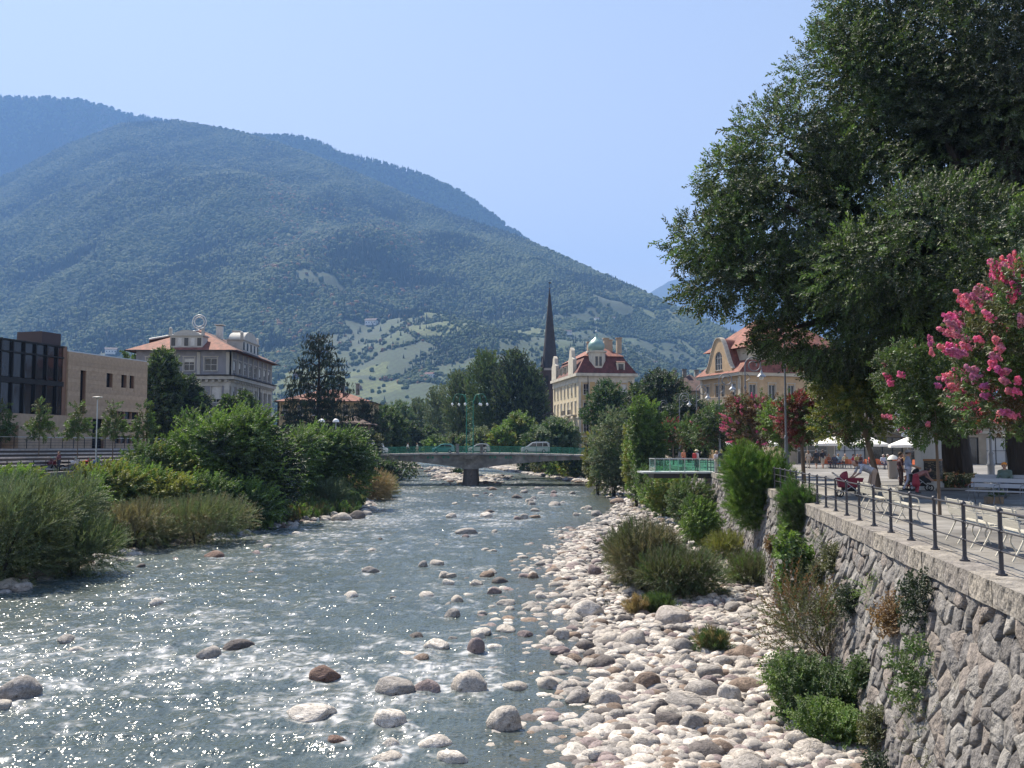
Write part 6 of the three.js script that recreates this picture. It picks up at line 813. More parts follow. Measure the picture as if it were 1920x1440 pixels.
  // shingle banks beyond the bridge and mid-channel
  const l2 = []; const put2 = (n, f) => { for (let i = 0; i < n; i++) { const [x, d, s] = f(); q.setFromEuler(new THREE.Euler(0, r() * 6.28, 0)); m.compose(V(x, s * 0.15, -d), q, V(s * r.in(0.8, 1.4), s * r.in(0.4, 0.8), s)); const t = TONE[r.pick(tones)]; c.setRGB(...t); l2.push([m.clone(), c.clone()]); } };
  put2(900, () => { const d = r.in(172, 330); return [bankR(d) + r.in(-3, 1.5), d, r.in(0.2, 0.8)]; }); put2(700, () => { const d = r.in(180, 300); return [lerp(-10, -22, (d - 180) / 120) + r.n() * 3, d, r.in(0.2, 0.7)]; }); put2(300, () => { const d = r.in(165, 215); return [-7 + r.n() * 3 + (d - 165) * 0.05, d, r.in(0.2, 0.7)]; }); put2(500, () => { const d = r.in(280, 430); return [bankL(d) + r.in(0, 10), d, r.in(0.3, 0.8)]; });
  const im = new THREE.InstancedMesh(kinds[0], gm, l2.length); im.name = 'gravel'; im.userData.kind = 'stuff'; l2.forEach(([a, b], i) => { im.setMatrixAt(i, a); im.setColorAt(i, b); }); g.add(im);
}

// ---------------------------------------------------------------- promenade furniture
{ // scroll lamps
  const H = 8.4, spiral = []; for (let i = 0; i <= 40; i++) { const t = i / 40, a = Math.PI - t * Math.PI * 3.1, rr = lerp(0.62, 0.2, t); spiral.push(V(0.62 + Math.cos(a) * rr, H - 0.62 + Math.sin(a) * rr, 0)); }
  const build = (label, x, d, turn) => { const l = thing('scroll_lamp', label, 'street lamp', x, PROM, -d, turn, 'scroll lamps along the promenade');
    part('pedestal', lathe([[0.3, 0], [0.3, 0.12], [0.2, 0.22], [0.19, 0.85], [0.25, 0.95], [0.17, 1.05], [0.13, 1.5], [0.18, 1.6], [0.1, 1.72], [0.085, 2.4], [0.13, 2.46], [0.06, 2.6]], 12), M.lampIron, l);
    part('pole', cyl(0.06, 0.045, H - 3.1, 0, 2.5, 0, 8), M.lampIron, l); for (const y of [4.2, 6.2]) part('collar', lathe([[0.05, -0.12], [0.1, 0], [0.05, 0.2]], 8).translate(0, y, 0), M.lampIron, l);
    part('scroll_arm', tube([V(0, H - 1.2, 0), V(0, H - 0.9, 0), ...spiral], 0.045, 60, 6), M.lampIron, l); part('bracket', tube([V(0, H - 1.8, 0), V(0.35, H - 1.5, 0), V(0.1, H - 1.2, 0)], 0.025, 12, 5), M.lampIron, l);
    const b = part('lamp_bell', lathe([[0.03, 0.42], [0.07, 0.3], [0.1, 0.16], [0.16, 0.1], [0.3, -0.06], [0.31, -0.1]], 14).translate(1.16, H - 1.35, 0), std(0.3, 0.31, 0.33, 0.4), l); part('globe', ball(0.17, 1.16, H - 1.5, 0), std(0.7, 0.7, 0.68, 0.4), b); part('hanger', bar(V(1.2, H - 0.72, 0), V(1.16, H - 0.95, 0), 0.02), M.lampIron, b); };
  const off = 1.5; [[51, 'scroll lamp nearest the parasols, its top lost in the elm'], [68, 'scroll lamp rising beside the bright pink myrtle'], [83, 'scroll lamp in front of the gabled house façade'], [98, 'scroll lamp second beyond the glass balcony'], [113, 'scroll lamp before the broad dark tree'], [131, 'farthest scroll lamp near the poplar saplings']].forEach(([d, l]) => build(l, wallX(d) + off, d, 0));
  build('scroll lamp with thick pedestal under the elm beside the grey benches', sx(1855, 56), 56, 0);
}
{ // glass balcony over the river
  const d = 76, b = thing('glass_balcony', 'cantilevered viewing balcony with green glass panels over the river', 'balcony', 0, PROM, -d), x0 = 11.2, x1 = wallX(d) + 0.2, z0 = -3.2;
  part('deck', box(x1 - x0 + 0.9, 0.12, 3.6, (x0 + x1) / 2 - 0.45, -0.03, -1.6), M.zinc, b); part('beam', box(x1 - x0, 0.38, 3.2, (x0 + x1) / 2, -0.285, -1.6), M.dark, b);
  const n = 4, w = (x1 - x0 - 0.3) / n; for (const z of [-0.1, -3.1]) { for (let i = 0; i < n; i++) part('glass_panel', box(w - 0.06, 0.86, 0.02, x0 + 0.1 + w * (i + 0.5), 0.52, z), M.greenPane, b); for (let i = 0; i <= n; i++) part('post', box(0.05, 1.0, 0.05, x0 + 0.1 + w * i, 0.53, z), M.zinc, b); part('handrail', box(x1 - x0 - 0.2, 0.06, 0.08, (x0 + x1) / 2 - 0.02, 1.05, z), M.zinc, b); }
  for (let i = 0; i < 2; i++) part('glass_panel', box(0.02, 0.86, 1.42, x0 + 0.1, 0.52, -0.85 - i * 1.5), M.greenPane, b); part('handrail', box(0.08, 0.06, 3.08, x0 + 0.1, 1.052, -1.6), M.zinc, b);
}
const benchGeo = (() => { const slatS = [], slatB = []; for (let i = 0; i < 5; i++) slatS.push(box(1.9, 0.03, 0.075, 0, 0.45 - Math.abs(i - 2) * 0.006, 0.02 + i * 0.09)); for (let i = 0; i < 2; i++) slatB.push(box(1.9, 0.14, 0.025).rotateX(-0.22).translate(0, 0.62 + i * 0.18, -0.07 - i * 0.042)); const side = (x) => merge([tube([V(x, 0, 0.46), V(x, 0.2, 0.36), V(x, 0.36, 0.42), V(x, 0.43, 0.4), V(x, 0.42, 0.2), V(x, 0.44, 0.0), V(x, 0.6, -0.06), V(x, 0.9, -0.15)], 0.018, 26, 5), tube([V(x, 0, -0.16), V(x, 0.22, -0.04), V(x, 0.42, 0.05)], 0.018, 12, 5), tube([V(x, 0.66, -0.09), V(x, 0.66, 0.2), V(x, 0.62, 0.38), V(x, 0.5, 0.42)], 0.015, 16, 5)]); return { slatS, slatB, side }; })();
function bench(label, x, d, turn, mat, iron, group) { const b = thing('park_bench', label, 'bench', x, PROM + 0.02, -d, turn, group); benchGeo.slatS.forEach((g) => part('seat_slat', g, mat, b)); benchGeo.slatB.forEach((g) => part('back_slat', g, mat, b)); for (const s of [-0.85, 0, 0.85]) part('leg', benchGeo.side(s), iron, b); return b; }
const along = (d) => Math.atan2(wallX(d + 0.5) - wallX(d - 0.5), 1);
for (const [d, l] of [[17.2, 'white slatted bench nearest the camera beside the railing'], [19.45, 'white slatted bench second from the camera beside the railing'], [25.6, 'white slatted bench beside the railing before the hat wearer'], [28.9, 'white slatted bench beside the railing near the stroller']]) bench(l, wallX(d) + 0.95, d, Math.PI / 2 - along(d), M.bench, std(0.55, 0.52, 0.44, 0.5), 'white benches along the railing');
const greyWood = std(0.30, 0.31, 0.33, 0.6); bench('grey bench with empty seat in the elm shade', sx(1868, 33), 33, -0.85, greyWood, M.lampIron, 'grey benches under the elm'); bench('grey bench behind, with someone seated, in the elm shade', sx(1872, 37.5), 37.5, -0.7, greyWood, M.lampIron, 'grey benches under the elm');
{ // advertising column
  const d = 44.5, c = thing('advertising_column', 'white round advertising column with a dark framed notice board', 'column', sx(1738, d), PROM, -d); c.scale.set(0.82, 1, 0.82); part('drum', lathe([[0.78, 0], [0.78, 0.3], [0.7, 0.36], [0.7, 3.1], [0.82, 3.2], [0.82, 3.4], [0.4, 3.7], [0, 3.85]], 28), M.white, c);
  part('notice_board', new THREE.CylinderGeometry(0.715, 0.715, 0.85, 28, 1, true, -0.75, 1.9).translate(0, 0.92, 0), std(0.02, 0.022, 0.02, 0.35, { side: THREE.DoubleSide }), c); const fr = std(0.30, 0.13, 0.035, 0.5); for (const y of [0.46, 1.38]) part('board_frame', new THREE.CylinderGeometry(0.735, 0.735, 0.09, 20, 1, true, -0.78, 1.96).translate(0, y, 0), std(0.30, 0.13, 0.035, 0.5, { side: THREE.DoubleSide }), c);
  const t = noiseTex(256, (u, v) => { const row = Math.floor(v * 16), colm = Math.floor(u * 8); return hash(colm, row, 4) > 0.45 && (v * 16) % 1 > 0.35 && (v * 16) % 1 < 0.7 && hash(Math.floor(u * 90), row, 7) > 0.3 ? [0.5, 0.45, 0.35] : [0.07, 0.065, 0.06]; }); part('notice', new THREE.CylinderGeometry(0.722, 0.722, 0.74, 20, 1, true, -0.65, 1.7).translate(0, 0.92, 0), std(1, 1, 1, 0.5, { map: t, side: THREE.DoubleSide }), c);
  const f = thing('flower_bed', 'dark red flower bed round the foot of the elm', 'flower bed', sx(1758, 46), PROM, -45.6); part('kerb', new THREE.TorusGeometry(2.0, 0.09, 6, 30).rotateX(Math.PI / 2).translate(0, 0.05, 0), M.concrete, f); foliage(f, 'foliage', TW.small, leafMat, [[0, 0.2, 0, 1.9, 0.3, 1.9]], 900, 1, [PAL.red, PAL.dark, PAL.rust], { seed: 5, inner: 0, gap: 0.1, up: 0.8, floor: 0 });
  const bn = thing('litter_bin', 'round grey litter bin with pale conical lid by the café', 'bin', sx(1672, 60), PROM, -60); part('drum', lathe([[0.24, 0], [0.3, 0.15], [0.32, 1.05], [0.34, 1.12]], 16), std(0.25, 0.22, 0.2, 0.7), bn); part('lid', lathe([[0.36, 1.2], [0.2, 1.42], [0, 1.5]], 16), M.white, bn); part('lid_post', merge([0, 1, 2].map((k) => cyl(0.02, 0.02, 0.14, Math.cos(k * 2.1) * 0.28, 1.1, Math.sin(k * 2.1) * 0.28, 5))), M.dark, bn);
  const cr = thing('planter_box', 'low wooden planter with trailing plant below the grey bench', 'planter', sx(1858, 33.6), PROM, -33.6); part('box', metreUV(box(0.55, 0.24, 0.3, 0, 0.12, 0)), std(0.34, 0.26, 0.18, 0.85, { map: rp(tGrain, 2) }), cr); foliage(cr, 'foliage', TW.small, leafMat, [[0.1, 0.28, 0, 0.3, 0.08, 0.15]], 50, 0.5, [PAL.olive, PAL.mid], { seed: 3, inner: 0 });
}
// café terrace
{
  const cloth = phys(0.80, 0.78, 0.73, 0.9, { transmission: 0.25, side: THREE.DoubleSide });
  const parasol = (label, px, d, w, h) => { const p = thing('parasol', label, 'parasol', sx(px, d), PROM, -d, 0.2, 'white café parasols'); const q = [], n = 8, R = (k) => [Math.cos(k / n * 6.283) * w / 2, h - 0.75 + 0.03 * (k % 2), Math.sin(k / n * 6.283) * w / 2]; for (let k = 0; k < n; k++) { q.push([[0, h, 0], R(k + 1), R(k)]); const a = R(k), b = R(k + 1); q.push([a, b, [b[0], b[1] - 0.22, b[2]], [a[0], a[1] - 0.22, a[2]]]); } part('canopy', quadGeo(q), cloth, p); part('pole', cyl(0.035, 0.03, h, 0, 0, 0, 8), M.white, p); part('base', cyl(0.3, 0.26, 0.1, 0, 0, 0, 12), M.concrete, p); for (let k = 0; k < n; k++) { const a = R(k); part('rib', bar(V(0, h - 0.1, 0), V(a[0] * 0.98, a[1] - 0.04, a[2] * 0.98), 0.012, 0.012, 4), M.zinc, p); } };
  parasol('white café parasol behind the walkers', 1512, 93, 3.9, 3.1); parasol('white café parasol in the middle of the terrace', 1563, 90, 3.7, 3.05); parasol('white café parasol half hidden by the tan trunk', 1628, 92, 3.6, 3.0); parasol('white café parasol beside the advertising column', 1700, 88, 3.4, 2.9); parasol('white café parasol beyond the promenade lamp', 1432, 98, 3.6, 3.0); parasol('white café parasol seen past the glass balcony', 1345, 104, 3.4, 3.0);
  const chM = [std(0.42, 0.09, 0.03, 0.6), std(0.50, 0.13, 0.05, 0.6)], chair0 = thing('cafe_chair', 'orange-red café chair', 'chair'); part('seat', box(0.44, 0.04, 0.44, 0, 0.45, 0), chM[0], chair0); part('backrest', extrude([[-0.22, 0], [0.22, 0], [0.2, 0.42], [-0.2, 0.42]], 0.03).rotateX(-0.12).translate(0, 0.47, -0.22), chM[1], chair0); for (const [a, b] of [[1, 1], [1, -1], [-1, 1], [-1, -1]]) part('leg', bar(V(a * 0.19, 0.44, b * 0.19), V(a * 0.23, 0, b * 0.23), 0.015), M.zinc, chair0);
  const tb0 = thing('cafe_table', 'small round pale café table', 'table'); part('tabletop', cyl(0.38, 0.38, 0.03, 0, 0.72, 0, 18), M.white, tb0); part('stem', cyl(0.03, 0.03, 0.72, 0, 0, 0, 8), M.dark, tb0); part('base', cyl(0.25, 0.05, 0.04, 0, 0, 0, 12), M.dark, tb0);
  const spots = [[1556, 90], [1578, 92], [1600, 88], [1622, 90], [1655, 86], [1690, 84]]; let k = 0;
  const words = ['café table nearest the walkers', 'café table under the middle parasol', 'café table before the white shop panel', 'café table left of the tan trunk', 'café table between trunk and litter bin', 'café table beside the advertising column'];
  spots.forEach(([px, d], i) => { const x = sx(px, d); const t = i ? dup(tb0, x, PROM, -d, 0, 'small round ' + words[i]) : (tb0.position.set(x, PROM, -d), tb0.userData.label = 'small round ' + words[0], tb0); t.userData.group = 'café tables'; for (const a of [0.3, 2.2, 4.2]) { const c = k++ ? dup(chair0, 0, 0, 0, 0) : chair0; c.position.set(x + Math.cos(a) * 0.75, PROM, -d + Math.sin(a) * 0.75); c.rotation.y = Math.PI * 1.5 - a; c.userData.label = ['orange-red café chair on the left of the ', 'orange-red café chair behind the ', 'orange-red café chair in front of the '][[0.3, 2.2, 4.2].indexOf(a)].replace('on the left of', 'to the side of') + words[i]; c.userData.group = 'café chairs'; } });
}
// quay on the far bank
{
  const l = thing('quay_lamp', 'slim grey lamp post with flat disc head on the quay', 'street lamp', sx(182, 84), QUAY, -84); part('pole', cyl(0.07, 0.05, 6.4, 0, 0, 0, 8), M.zinc, l); part('lamp_disc', lathe([[0, 6.62], [0.4, 6.58], [0.42, 6.5], [0.1, 6.42], [0.05, 6.3]], 16), M.white, l);
  for (const [px, d, lb] of [[630, 120, 'round white lamp globe above the bank shrubs'], [603, 122, 'second white lamp globe above the bank shrubs']]) { const g = thing('globe_lamp', lb, 'street lamp', sx(px, d), QUAY, -d); const H = topY(790, d) - QUAY; part('pole', cyl(0.06, 0.05, H, 0, 0, 0, 8), M.zinc, g); part('lamp_dome', new THREE.SphereGeometry(0.42, 14, 8, 0, 6.3, 0, 1.6).translate(0, H - 0.1, 0), M.whiteGloss, g); }
  const r = thing('quay_railing', 'thin dark railing along the quay edge', 'railing', -37.75, QUAY + 0.14, -84); for (let z = -44; z < 20; z += 2) part('post', box(0.05, 1, 0.05, 0, 0.5, z), M.dark, r); for (const y of [1, 0.55]) part('rail', box(0.04, 0.04, 64, 0, y, -12), M.dark, r);
  const bike = (label, px, d, turn, col) => { const b = thing('motorbike', label, 'motorbike', sx(px, d), QUAY, -d, turn, 'motorbikes parked on the quay'), pm = phys(...col, 0.3, { clearcoat: 0.7 }); for (const x of [-0.68, 0.68]) { const w = part('wheel', new THREE.TorusGeometry(0.26, 0.065, 8, 20).translate(x, 0.33, 0), M.rubber, b); part('hub', new THREE.CylinderGeometry(0.1, 0.1, 0.1, 10).rotateX(Math.PI / 2).translate(x, 0.33, 0), M.zinc, w); } part('engine', box(0.42, 0.36, 0.3, 0, 0.45, 0), M.lampIron, b); part('fuel_tank', ball(0.24, 0.18, 0.84, 0).scale(1.25, 0.85, 0.7).translate(-0.02, 0.1, 0), pm, b); part('seat', box(0.66, 0.12, 0.28, -0.34, 0.84, 0), M.black, b); part('fairing', extrude([[-0.15, 0.1], [0.28, 0.0], [0.2, 0.42], [-0.02, 0.5]], 0.3, 0.05).translate(0.52, 0.62, -0.15), pm, b); part('fork', merge([bar(V(0.66, 0.33, 0.09), V(0.46, 0.98, 0.09), 0.03), bar(V(0.66, 0.33, -0.09), V(0.46, 0.98, -0.09), 0.03)]), M.zinc, b); part('handlebar', bar(V(0.42, 1.04, -0.36), V(0.42, 1.04, 0.36), 0.02), M.dark, b); part('exhaust', bar(V(0.1, 0.3, 0.16), V(-0.8, 0.42, 0.18), 0.05), M.zinc, b); part('windscreen', box(0.02, 0.3, 0.3, 0.52, 1.2, 0), M.pane, b); return b; };
  bike('dark maroon motorbike beside the standing man on the quay', 92, 83.5, 1.2, [0.12, 0.02, 0.03]); bike('white and red motorbike on the quay', 134, 84.5, 0.9, [0.6, 0.55, 0.53]); bike('bright red motorbike on the quay', 158, 86, 0.6, [0.5, 0.03, 0.02]); bike('blue and white motorbike behind the lamp post', 173, 85, 0.9, [0.05, 0.12, 0.3]);
  const by0 = (label, px, d) => { const b = thing('bicycle', label, 'bicycle', sx(px, d), QUAY, -d, 0.9, 'bicycles racked on the quay'); for (const x of [-0.52, 0.52]) { const w = part('wheel', new THREE.TorusGeometry(0.33, 0.018, 5, 22).translate(x, 0.35, 0), M.rubber, b); part('spokes', merge(Array.from({ length: 6 }, (_, i) => bar(V(x - Math.cos(i * 0.52) * 0.32, 0.35 - Math.sin(i * 0.52) * 0.32, 0), V(x + Math.cos(i * 0.52) * 0.32, 0.35 + Math.sin(i * 0.52) * 0.32, 0), 0.003, 0.003, 3))), M.zinc, w); } part('frame', merge([[V(-0.52, 0.35, 0), V(-0.1, 0.35, 0)], [V(-0.1, 0.35, 0), V(-0.2, 0.85, 0)], [V(-0.1, 0.35, 0), V(0.4, 0.85, 0)], [V(-0.18, 0.78, 0), V(0.38, 0.82, 0)], [V(0.4, 0.95, 0), V(0.52, 0.35, 0)], [V(-0.52, 0.35, 0), V(-0.18, 0.78, 0)]].map(([a, c]) => bar(a, c, 0.018, 0.018, 5))), std(0.1, 0.1, 0.13, 0.4), b); part('saddle', box(0.26, 0.05, 0.14, -0.22, 0.9, 0), M.black, b); part('handlebar', bar(V(0.36, 1.0, -0.28), V(0.36, 1.0, 0.28), 0.014), M.zinc, b); return b; };
  const bw = ['nearest the motorbikes', 'second from the motorbikes', 'third from the motorbikes', 'in the middle of the rack', 'fifth from the motorbikes', 'third from the rack end', 'second from the rack end', 'at the far end of the rack']; bw.forEach((w, i) => by0('dark bicycle racked on the quay ' + w, 192 + i * 11, 89 + i * 0.9));
}

// ---------------------------------------------------------------- people
const capsule = (p, a, b, ra, rb) => { const bax = b.x - a.x, bay = b.y - a.y, baz = b.z - a.z, pax = p.x - a.x, pay = p.y - a.y, paz = p.z - a.z, t = clamp((pax * bax + pay * bay + paz * baz) / (bax * bax + bay * bay + baz * baz + 1e-9), 0, 1); return Math.hypot(pax - bax * t, pay - bay * t, paz - baz * t) - lerp(ra, rb, t); };
function field(bones, centre, half, res, k) { // smooth union of tapered capsules as a mesh
  const mc = new MarchingCubes(res, M.white, false, false, 60000), p = V(0, 0, 0), sp = 2 * half / res; mc.isolation = 0;
  for (let z = 0; z < res; z++) for (let y = 0; y < res; y++) for (let x = 0; x < res; x++) { p.set(centre.x - half + x * sp, centre.y - half + y * sp, centre.z - half + z * sp); let d = 9; for (const b of bones) { const e = capsule(p, b[0], b[1], b[2], b[3]); const h = Math.max(k - Math.abs(d - e), 0) / k; d = Math.min(d, e) - h * h * k * 0.25; } mc.field[x + y * res + z * res * res] = -d; }
  mc.update(); const n = mc.count, g = new THREE.BufferGeometry(), pos = new Float32Array(n * 3), nor = mc.normalArray.slice(0, n * 3); for (let i = 0; i < n * 3; i += 3) { pos[i] = mc.positionArray[i] * half + centre.x; pos[i + 1] = mc.positionArray[i + 1] * half + centre.y; pos[i + 2] = mc.positionArray[i + 2] * half + centre.z; }
  g.setAttribute('position', new THREE.BufferAttribute(pos, 3)); g.setAttribute('normal', new THREE.BufferAttribute(nor, 3)); return g;
}
const handGeo = (() => { const b = [[V(0, -0.01, 0), V(0.0, -0.075, 0.004), 0.026, 0.03], [V(-0.018, -0.03, 0), V(-0.02, -0.08, 0.003), 0.018, 0.016], [V(0.018, -0.03, 0), V(0.02, -0.08, 0.003), 0.018, 0.016]]; [[-0.033, 0.062], [-0.011, 0.074], [0.011, 0.07], [0.032, 0.054]].forEach(([x, L]) => { const k = V(x, -0.088, 0.004), m = V(x * 1.08, -0.088 - L * 0.5, 0.016), e = V(x * 1.05, -0.088 - L * 0.85, 0.042); b.push([k, m, 0.0095, 0.0085], [m, e, 0.0085, 0.0075]); }); b.push([V(-0.03, -0.03, 0.006), V(-0.056, -0.07, 0.022), 0.0125, 0.011], [V(-0.056, -0.07, 0.022), V(-0.052, -0.1, 0.036), 0.01, 0.0085]); return field(b, V(0, -0.075, 0.015), 0.11, 40, 0.008); })();
const headGeo = (() => { const g = field([[V(0, 0.03, -0.012), V(0, 0.025, 0.01), 0.088, 0.085], [V(0, -0.02, 0.02), V(0, -0.07, 0.045), 0.066, 0.042], [V(0, 0.0, 0.09), V(0, -0.028, 0.108), 0.009, 0.013], [V(-0.05, -0.01, 0.055), V(0.05, -0.01, 0.055), 0.032, 0.032], [V(-0.082, 0, -0.005), V(-0.09, 0.02, -0.012), 0.014, 0.016], [V(0.082, 0, -0.005), V(0.09, 0.02, -0.012), 0.014, 0.016], [V(-0.018, -0.055, 0.086), V(0.018, -0.055, 0.086), 0.009, 0.009]], V(0, 0.005, 0.01), 0.15, 40, 0.02), p = g.attributes.position, c = new Float32Array(p.count * 3); for (let i = 0; i < p.count; i++) { const x = p.getX(i), y = p.getY(i), z = p.getZ(i), eye = Math.hypot(Math.abs(x) - 0.034, (y - 0.012) * 1.6) < 0.015 && z > 0.05, lip = Math.hypot(x * 0.5, y + 0.055) < 0.012 && z > 0.07; c.set(eye ? [0.03, 0.025, 0.02] : lip ? [0.28, 0.1, 0.085] : [0.42, 0.25, 0.18], i * 3); } g.setAttribute('color', new THREE.BufferAttribute(c, 3)); return g; })();
const skinMat = std(1, 1, 1, 0.7, { vertexColors: true }), SKIN = [0.42, 0.25, 0.18];
const POSE = {
  stand: () => ({}), walk: () => ({ kneeR: [-0.1, 0.5, 0.16], ankR: [-0.1, 0.09, 0.26], kneeL: [0.1, 0.5, 0.0], ankL: [0.1, 0.12, -0.28], elR: [-0.25, 1.13, -0.14], wrR: [-0.24, 0.9, -0.12], elL: [0.25, 1.13, 0.06], wrL: [0.23, 0.92, 0.22] }),
  arms: () => ({ elR: [-0.27, 1.12, 0.04], wrR: [-0.14, 1.02, 0.28], elL: [0.27, 1.12, 0.04], wrL: [0.14, 1.04, 0.28] }),
  push: () => ({ elR: [-0.24, 1.13, 0.08], wrR: [-0.2, 1.02, 0.36], elL: [0.24, 1.13, 0.08], wrL: [0.2, 1.02, 0.36], kneeR: [-0.1, 0.5, 0.1], ankR: [-0.1, 0.09, 0.12], ankL: [0.1, 0.1, -0.18] }),
  bend: () => ({ chest: [0, 1.12, 0.34], neck: [0, 1.2, 0.52], head: [0, 1.24, 0.66], shR: [-0.18, 1.18, 0.46], shL: [0.18, 1.18, 0.46], elR: [-0.22, 0.92, 0.56], wrR: [-0.14, 0.78, 0.72], elL: [0.22, 0.92, 0.56], wrL: [0.14, 0.78, 0.72], kneeR: [-0.1, 0.5, 0.06], kneeL: [0.1, 0.5, 0.0], hip: -0.06 }),
  sit: () => ({ pel: [0, 0.56, 0], hipZ: 0, sit: 1, chest: [0, 0.86, -0.04], neck: [0, 1.06, -0.02], head: [0, 1.2, 0.02], shR: [-0.19, 1.0, -0.03], shL: [0.19, 1.0, -0.03], elR: [-0.25, 0.75, 0.02], wrR: [-0.15, 0.66, 0.24], elL: [0.25, 0.75, 0.02], wrL: [0.15, 0.68, 0.24], kneeR: [-0.12, 0.52, 0.44], kneeL: [0.12, 0.52, 0.44], ankR: [-0.12, 0.09, 0.42], ankL: [0.12, 0.09, 0.48] }),
};
function person(label, x, y, d, turn, o = {}) {
  const t = thing('person', label, 'person', x, y, -d, turn, o.group), s = o.h ? o.h / 1.72 : 1; t.scale.setScalar(s);
  const P = POSE[o.pose || 'stand'](), g = (k, dflt) => V(...(P[k] || dflt)), hy = P.sit ? 0.55 : 0.92, hz = P.hip || 0, pel = g('pel', [0, 0.97, hz]), chest = g('chest', [0, 1.27, 0]), neck = g('neck', [0, 1.46, -0.01]), head = g('head', [0, 1.6, 0.02]);
  const B = []; const add = (a, b, ra, rb, c) => B.push([a, b, ra, rb, c]);
  const shirt = o.shirt || [0.4, 0.4, 0.42], legs = o.legs || [0.08, 0.08, 0.1], shoe = [0.05, 0.045, 0.04], sk = SKIN;
  add(V(-0.07, hy + 0.03, hz), V(0.07, hy + 0.03, hz), 0.125, 0.125, legs); add(pel, chest, 0.135, 0.135, shirt); add(V(-0.07, 0, 0).add(chest), V(0.07, 0, 0).add(chest), 0.125, 0.125, shirt);
  add(chest, neck.clone().lerp(chest, 0.15), 0.12, 0.07, shirt); add(neck, head, 0.055, 0.055, sk);
  for (const [q, sgn] of [['R', -1], ['L', 1]]) {
    const hp = V(sgn * 0.095, hy, hz), kn = g('knee' + q, [sgn * 0.1, 0.5, 0.02]), an = g('ank' + q, [sgn * 0.1, 0.09, -0.02]), toe = an.clone().add(V(sgn * 0.01, -0.045, 0.15)), sh = g('sh' + q, [sgn * 0.185, 1.4, -0.01]), el = g('el' + q, [sgn * 0.245, 1.13, -0.03]), wr = g('wr' + q, [sgn * 0.255, 0.89, 0.05]);
    add(hp, kn, 0.088, 0.062, legs); add(kn, an, 0.058, 0.04, o.shorts ? sk : legs); add(an.clone().add(V(0, -0.03, -0.03)), toe, 0.042, 0.034, shoe);
    add(neck.clone().lerp(sh, 0.35), sh, 0.06, 0.062, shirt); add(sh, el, 0.056, 0.043, shirt); add(el, wr, 0.041, 0.028, o.sleeves ? shirt : sk);
  }
  if (o.skirt) add(V(0, hy + 0.02, hz), V(0, 0.55, hz), 0.15, 0.21, legs);
  const body = field(B, V(0, P.sit ? 0.62 : 0.78, P.sit ? 0.15 : 0.12), 0.92, o.res || 58, 0.045), p = body.attributes.position, c = new Float32Array(p.count * 3), v = V(0, 0, 0);
  for (let i = 0; i < p.count; i++) { v.fromBufferAttribute(p, i); let best = 9, col = sk; for (const b of B) { const e = capsule(v, b[0], b[1], b[2], b[3]); if (e < best) { best = e; col = b[4]; } } if (o.stripe && col === shirt && Math.floor(v.y * 28 + v.z * 28) % 2) col = o.stripe; c.set(col, i * 3); }
  body.setAttribute('color', new THREE.BufferAttribute(c, 3));
  const list = [body]; const hd = headGeo.clone(), yaw = o.look || 0; hd.rotateX(o.pose === 'bend' ? 0.9 : 0.08).rotateY(yaw).translate(head.x, head.y + 0.03, head.z + 0.01); list.push(hd);
  for (const q of ['R', 'L']) { const sgn = q === 'R' ? -1 : 1, el = g('el' + q, [sgn * 0.245, 1.13, -0.03]), wr = g('wr' + q, [sgn * 0.255, 0.89, 0.05]), h = handGeo.clone(), hc = new Float32Array(h.attributes.position.count * 3); for (let i = 0; i < hc.length; i += 3) hc.set(SKIN, i); h.setAttribute('color', new THREE.BufferAttribute(hc, 3)); if (sgn > 0) h.rotateY(Math.PI * 0.5); else h.rotateY(-Math.PI * 0.5); h.applyQuaternion(new THREE.Quaternion().setFromUnitVectors(V(0, -1, 0), wr.clone().sub(el).normalize())).translate(wr.x, wr.y, wr.z); list.push(h); }
  part('body', mergeGeometries(list), skinMat, t);
  const hm = std(...(o.hair || [0.06, 0.04, 0.03]), 0.8), hx = head.clone().add(V(0, 0.045, -0.008)); part('hair', merge([new THREE.SphereGeometry(0.108, 14, 8, 0, 6.283, 0, 1.75).scale(0.95, 1.02, 1.08).rotateX(-0.42).translate(hx.x, hx.y, hx.z - 0.008), ...(o.long ? [new THREE.SphereGeometry(0.09, 10, 8).scale(1, 1.5, 0.55).translate(hx.x, hx.y - 0.12, hx.z - 0.075)] : [])]), hm, t);
  if (o.hat) part('hat', lathe([[0, 0.13], [0.07, 0.125], [0.1, 0.09], [0.108, 0.03], [0.2, 0.015], [0.2, 0.0], [0.1, 0.005]], 16).translate(hx.x, hx.y + 0.02, hx.z), std(...o.hat, 0.85, { side: THREE.DoubleSide }), t);
  if (o.cap) part('cap', merge([new THREE.SphereGeometry(0.113, 12, 6, 0, 6.283, 0, 1.4).translate(hx.x, hx.y + 0.01, hx.z), box(0.14, 0.012, 0.09, hx.x, hx.y + 0.035, hx.z + 0.13)]), std(...o.cap, 0.85), t);
  if (o.pack) part('backpack', extrude([[-0.14, -0.2], [0.14, -0.2], [0.15, 0.1], [0.1, 0.22], [-0.1, 0.22], [-0.15, 0.1]], 0.12, 0.03).translate(chest.x, chest.y - 0.04, chest.z - 0.29), std(...o.pack, 0.8), t);
  return t;
}
const S = (px, d) => sx(px, d);
person('person in straw hat with red backpack standing on the glass balcony', S(1305, 77.6), PROM + 0.03, 77.6, 2.2, { shirt: [0.62, 0.5, 0.48], legs: [0.02, 0.02, 0.025], hat: [0.6, 0.52, 0.36], pack: [0.4, 0.03, 0.03], skirt: true, h: 1.7 });
